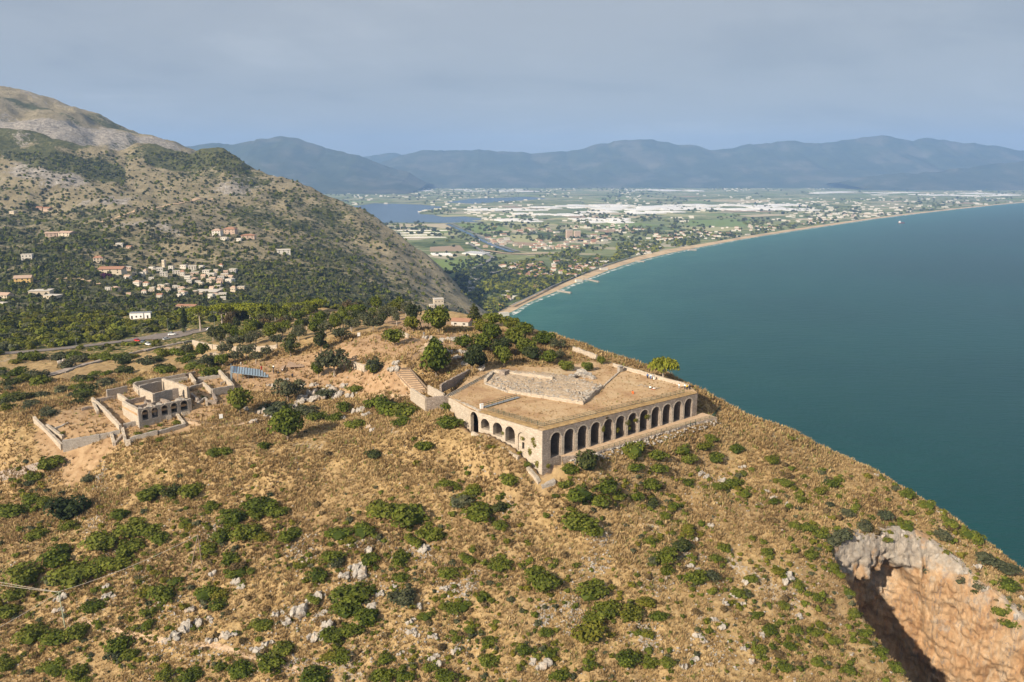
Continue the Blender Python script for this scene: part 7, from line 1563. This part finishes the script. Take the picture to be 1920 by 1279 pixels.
for i in range(10):                                      # two near blocks
    t = i/9; p = PP(812+t*34, 478+t*.2); greenhouse(p, 62, 8.2, .25, 4.5, 1, 'white tunnel greenhouse in the block beside the brown field', 'tunnels of the left greenhouse block')
for i in range(9):
    t = i/8; p = PP(876+t*34, 474.5+t*2.6); greenhouse(p, 76, 8.6, -.35, 4.5, 1, 'white tunnel greenhouse in the slanting block by the canal road', 'tunnels of the slanting greenhouse block')
for i in range(9):
    p = PP(772+i*5+fr_.uniform(-2, 2), 433+(i % 4)*4.2); greenhouse(p, 10, 130, .05, 4, 1, 'long thin white tunnel greenhouse near the lake shore', 'thin tunnels near the lake')
for (x0, x1, y0, y1, n) in ((880,1010,392.5,396,12),(1000,1285,385,390,26),(1030,1290,389,395,26),(975,1095,401,404.5,10),(948,1012,412,416,7),(1078,1165,411,418,12),(1090,1140,397,401,6),(1180,1265,397,401,8),(1290,1500,384,389,20),(1310,1525,391,395.5,16),(1290,1330,389,391,3),(1440,1500,393,395,5),(1640,1900,362,368,14),(1500,1700,360,364,10),(1180,1330,356,359,8),(780,1000,356,360,10),(1660,1800,352,355,6)):
    for i in range(n):
        px, py = fr_.uniform(x0, x1), fr_.uniform(y0, y1); p = PP(px, py)
        if wet(p) or px > shore_at(py)-12: continue
        sc_f = p.y/4200; greenhouse(p, fr_.uniform(60, 130)*sc_f, fr_.uniform(45, 110)*sc_f, gdir+fr_.choice([0, math.pi/2]), 5.5, 8 if p.y < 6000 else 4, ('pale many ridged greenhouse just inland of the seaside settlement' if py > 398 else 'pale many ridged greenhouse in the long white band across the plain') if py > 370 else 'distant pale greenhouse strip near the foot of the far mountains', ('nearer greenhouses of the plain' if py > 398 else 'greenhouses of the white band') if py > 370 else 'distant greenhouses')
# houses on the plain
nh = 0; HC = [('plaster_white', 'pale_roof', 'flat'), ('plaster_cream', 'tile_roof', 'hip'), ('plaster_white', 'tile_roof', 'gable'), ('plaster_pink', 'pink_roof', 'hip'), ('plaster_cream', 'pale_roof', 'flat')]
clus = [(1000,500,40,14,10,1),(1090,500,40,12,10,1),(990,432,60,8,16,.9),(935,455,26,10,26,1),(1030,462,60,9,40,1),(1110,450,60,9,26,1),(1160,430,60,8,30,1),(1260,444,50,7,20,1),(1090,425,26,5,10,1),(960,505,26,7,10,1),(1010,515,30,10,18,1),(1070,505,35,12,22,1),(1125,495,35,8,12,1),(945,560,25,14,8,.8),(1000,540,25,10,8,.8),(1200,470,35,8,12,1),(1330,440,60,8,26,1),(1420,428,60,6,24,1),(1520,416,50,5,20,1),(890,455,14,5,6,1),(1600,405,60,5,18,1)]
HEX = []
for (cx, cy, sx_h, sy_h, n, k) in clus:
    for i in range(n):
        px, py = fr_.gauss(cx, sx_h*.5), fr_.gauss(cy, sy_h*.5)
        if py < 352 or px > shore_at(py)-5 or px < slope_at(py)+10: continue
        p = PP(px, py)
        if wet(p): continue
        if nh >= 130:
            HEX.append(p); continue
        wm_, rm_, kd = fr_.choice(HC); w_ = fr_.uniform(10, 20)*(1 if p.y < 3200 else 1.3); nh += 1
        zone = 'seaside settlement behind the beach' if px > shore_at(py)-60 else 'scattered settlement on the plain'
        house(p, w_, w_*fr_.uniform(.6, .9), fr_.choice([4, 6.5, 7]), gdir+fr_.uniform(-.3, .3), wm_, rm_, kd, f'{DESC[wm_]} house with a {RD[rm_]} in the {zone}', f'{DESC[wm_]} houses with {RD[rm_]}, {zone}', 'house', 0)
house(PP(1067, 447), 26, 16, 34, .3, 'plaster_pink', 'pale_roof', 'flat', 'tall pinkish apartment block rising above the plain', None, 'apartment_block', 4, 'building')
house(PP(1082, 444), 26, 16, 24, .3, 'plaster_pink', 'pale_roof', 'flat', 'lower pinkish apartment block beside the tall one', None, 'apartment_block', 4, 'building')
# far houses and sheds too small to tell apart
HV = []; HF = []; RV = []; RF = []
for p in HEX:
    w_, d_, h = fr_.uniform(10, 20), fr_.uniform(8, 13), fr_.uniform(4, 7); b = len(HV); HV += [(p.x+x*w_/2, p.y+y*d_/2, ZP+z*h) for x, y, z in ((-1,-1,0),(1,-1,0),(1,1,0),(-1,1,0),(-1,-1,1),(1,-1,1),(1,1,1),(-1,1,1))]; HF += [tuple(b+j for j in q) for q in ((4,5,6,7),(0,1,5,4),(1,2,6,5),(2,3,7,6),(3,0,4,7))]
    if fr_.random() < .55: b = len(RV); RV += [(p.x+x*w_*.54, p.y+y*d_*.54, ZP+h+.05+z*2.2) for x, y, z in ((-1,-1,0),(1,-1,0),(1,1,0),(-1,1,0),(-.5,0,1),(.5,0,1))]; RF += [tuple(b+j for j in q) for q in ((0,1,5,4),(2,3,4,5),(0,4,3),(1,2,5))]
for i in range(1500):
    py = 354+fr_.random()**1.5*62; px = fr_.uniform(slope_at(py)+6, shore_at(py)-8)
    if float(fbm(px/70., py/14., 3, 31)) < .47: continue
    p = PP(px, py)
    if wet(p): continue
    w_, d_, h = fr_.uniform(14, 34), fr_.uniform(10, 18), fr_.uniform(5, 9); b = len(HV); HV += [(p.x+x*w_/2, p.y+y*d_/2, ZP+z*h) for x, y, z in ((-1,-1,0),(1,-1,0),(1,1,0),(-1,1,0),(-1,-1,1),(1,-1,1),(1,1,1),(-1,1,1))]; HF += [tuple(b+j for j in q) for q in ((4,5,6,7),(0,1,5,4),(1,2,6,5),(2,3,7,6),(3,0,4,7))]
stuff(tag(obj('far_settlement', mesh('far_settlement', HV, HF, 'plaster_white')), 'distant pale houses and sheds dotted over the far plain', 'settlement'))
stuff(tag(obj('far_roofs', mesh('far_roofs', RV, RF, 'tile_roof')), 'pinkish tiled roofs of the smaller houses on the plain', 'roofs'))
# trees on the plain: pinewood along the beach, copses and hedgerows further off
pl_ = {'leaf_green': [], 'leaf_dark': [], 'leaf_pine': [], 'leaf_olive': []}
def pt(px, py, r_, mt, hz_=1.2):
    p = PP(px, py)
    if wet(p): return
    pl_[mt].append((p.x, p.y, ZP-.3, (r_, r_, r_*hz_), fr_.uniform(0, 6), fr_.randrange(3)))
for i in range(3600):
    py = 416+fr_.random()**.8*182; sh_ = shore_at(py); wd_ = np.interp(py, [416, 470, 500, 600], [60, 190, 175, 60]); px = sh_-4-fr_.random()**1.1*wd_
    if px < slope_at(py)+2: continue
    if float(fbm(px/26., py/15., 3, 77)) < .40: continue
    mt = fr_.choices(['leaf_green', 'leaf_dark', 'leaf_pine', 'leaf_olive'], [.3, .22, .36, .12])[0]; pt(px, py, fr_.uniform(4.5, 8.5), mt, fr_.uniform(.9, 1.4))
for i in range(500):
    px, py = fr_.gauss(890, 30), fr_.gauss(520, 22)
    if px > slope_at(py)-5 and px < shore_at(py)-4: pt(px, py, fr_.uniform(4.5, 8), fr_.choice(['leaf_dark', 'leaf_green', 'leaf_dark']))
for i in range(3400):
    py = 353+fr_.random()**1.3*100; px = fr_.uniform(slope_at(py)+4, shore_at(py)-3)
    if float(fbm(px/55., py/9., 4, 51)) < .50: continue
    Yp = PP(px, py).y; pt(px, py, fr_.uniform(4, 9)*(1+Yp/9000), fr_.choices(['leaf_green', 'leaf_dark', 'leaf_olive'], [.4, .15, .45])[0], 1.0)
for mt, P_ in pl_.items(): inst([mini(mt, 880+j, 14, .5, 3) for j in range(3)], P_, 'plain_woodland', mt, {'leaf_green': 'green', 'leaf_dark': 'dark', 'leaf_olive': 'grey green', 'leaf_pine': 'bright pine'}[mt]+' trees of the woods and hedgerows on the coastal plain', 'wood')
# beach groynes, beach huts, ship
for (a, b, lb) in (((1045,544.5),(1070,550),'long dark groyne crossing the beach into the sea'), ((1093,521.5),(1123,529.5),'second dark groyne with a walkway crossing the beach'), ((1190,489),(1206,491),'short stone groyne on the distant beach'), ((1290,468),(1304,469.5),'short stone groyne further along the distant beach')):
    p, q_ = onz(*a, ZP), onz(*b, .5); mb = MB(); d = (q_-p); d.z = 0; n = max(6, int(d.length/9)); d.normalize(); nn = Vector((-d.y, d.x, 0))
    for k in range(n):
        c_ = p.lerp(q_, k/n); s_ = 1.7+random.uniform(-.4, .4); P = [c_-nn*s_, c_-nn*s_+d*8.5, c_+nn*s_+d*8.5, c_+nn*s_]; mb.prism([(v.x, v.y) for v in P][::-1], -1.5, ZP+1.2+random.uniform(-.2, .3))
    tag(mb.build('groyne', 'grey_rubble'), lb, 'groyne')
for i, (px, py) in enumerate(((1085,527),(1200,478),(1215,476),(1132,505),(1128,498),(1380,443.5),(1402,440.5),(1560,417.5),(1600,412.5),(930,597),(945,590))):
    house(PP(px, py), fr_.uniform(16, 26), 9, 4, .4, 'plaster_white', 'pale_roof', 'flat', 'low white bathing hut at the back of the beach', 'beach huts', 'beach_hut', 0, 'hut')
p = onz(1690, 418.5, 0); sh = tag(empty('ship', (p.x, p.y, 0), .1), 'small ship with red hull and white deckhouse off the beach', 'ship'); plain_mat('ship_red', (.25, .05, .04), .5)
mb = MB(); mb.add([(-16,-3,-.5),(12,-3.4,-.5),(18,0,-.5),(12,3.4,-.5),(-16,3,-.5),(-17,-3.6,3),(13,-4,3),(20.5,0,4),(13,4,3),(-17,3.6,3)], [(4,3,2,1,0),(5,6,7,8,9),(0,1,6,5),(1,2,7,6),(2,3,8,7),(3,4,9,8),(4,0,5,9)]); mb.build('hull', 'ship_red', sh)
mb = MB(); mb.box(-15, -5, -3, 3, 3, 8.5); mb.box(-14, -7, -2.4, 2.4, 8.5, 11); mb.build('deckhouse', 'white_paint', sh); mb = MB(); mb.tube((-9, 0, 11), (-9, 0, 16), .4, .2, 6); mb.build('mast', 'white_paint', sh); mb = MB(); mb.tube((-12, 0, 11), (-12, 0, 14), 1.0, .9, 8); mb.build('funnel', 'ship_red', sh)
print('greenhouses', ng, 'plain houses', nh, 'objects', len(bpy.data.objects))
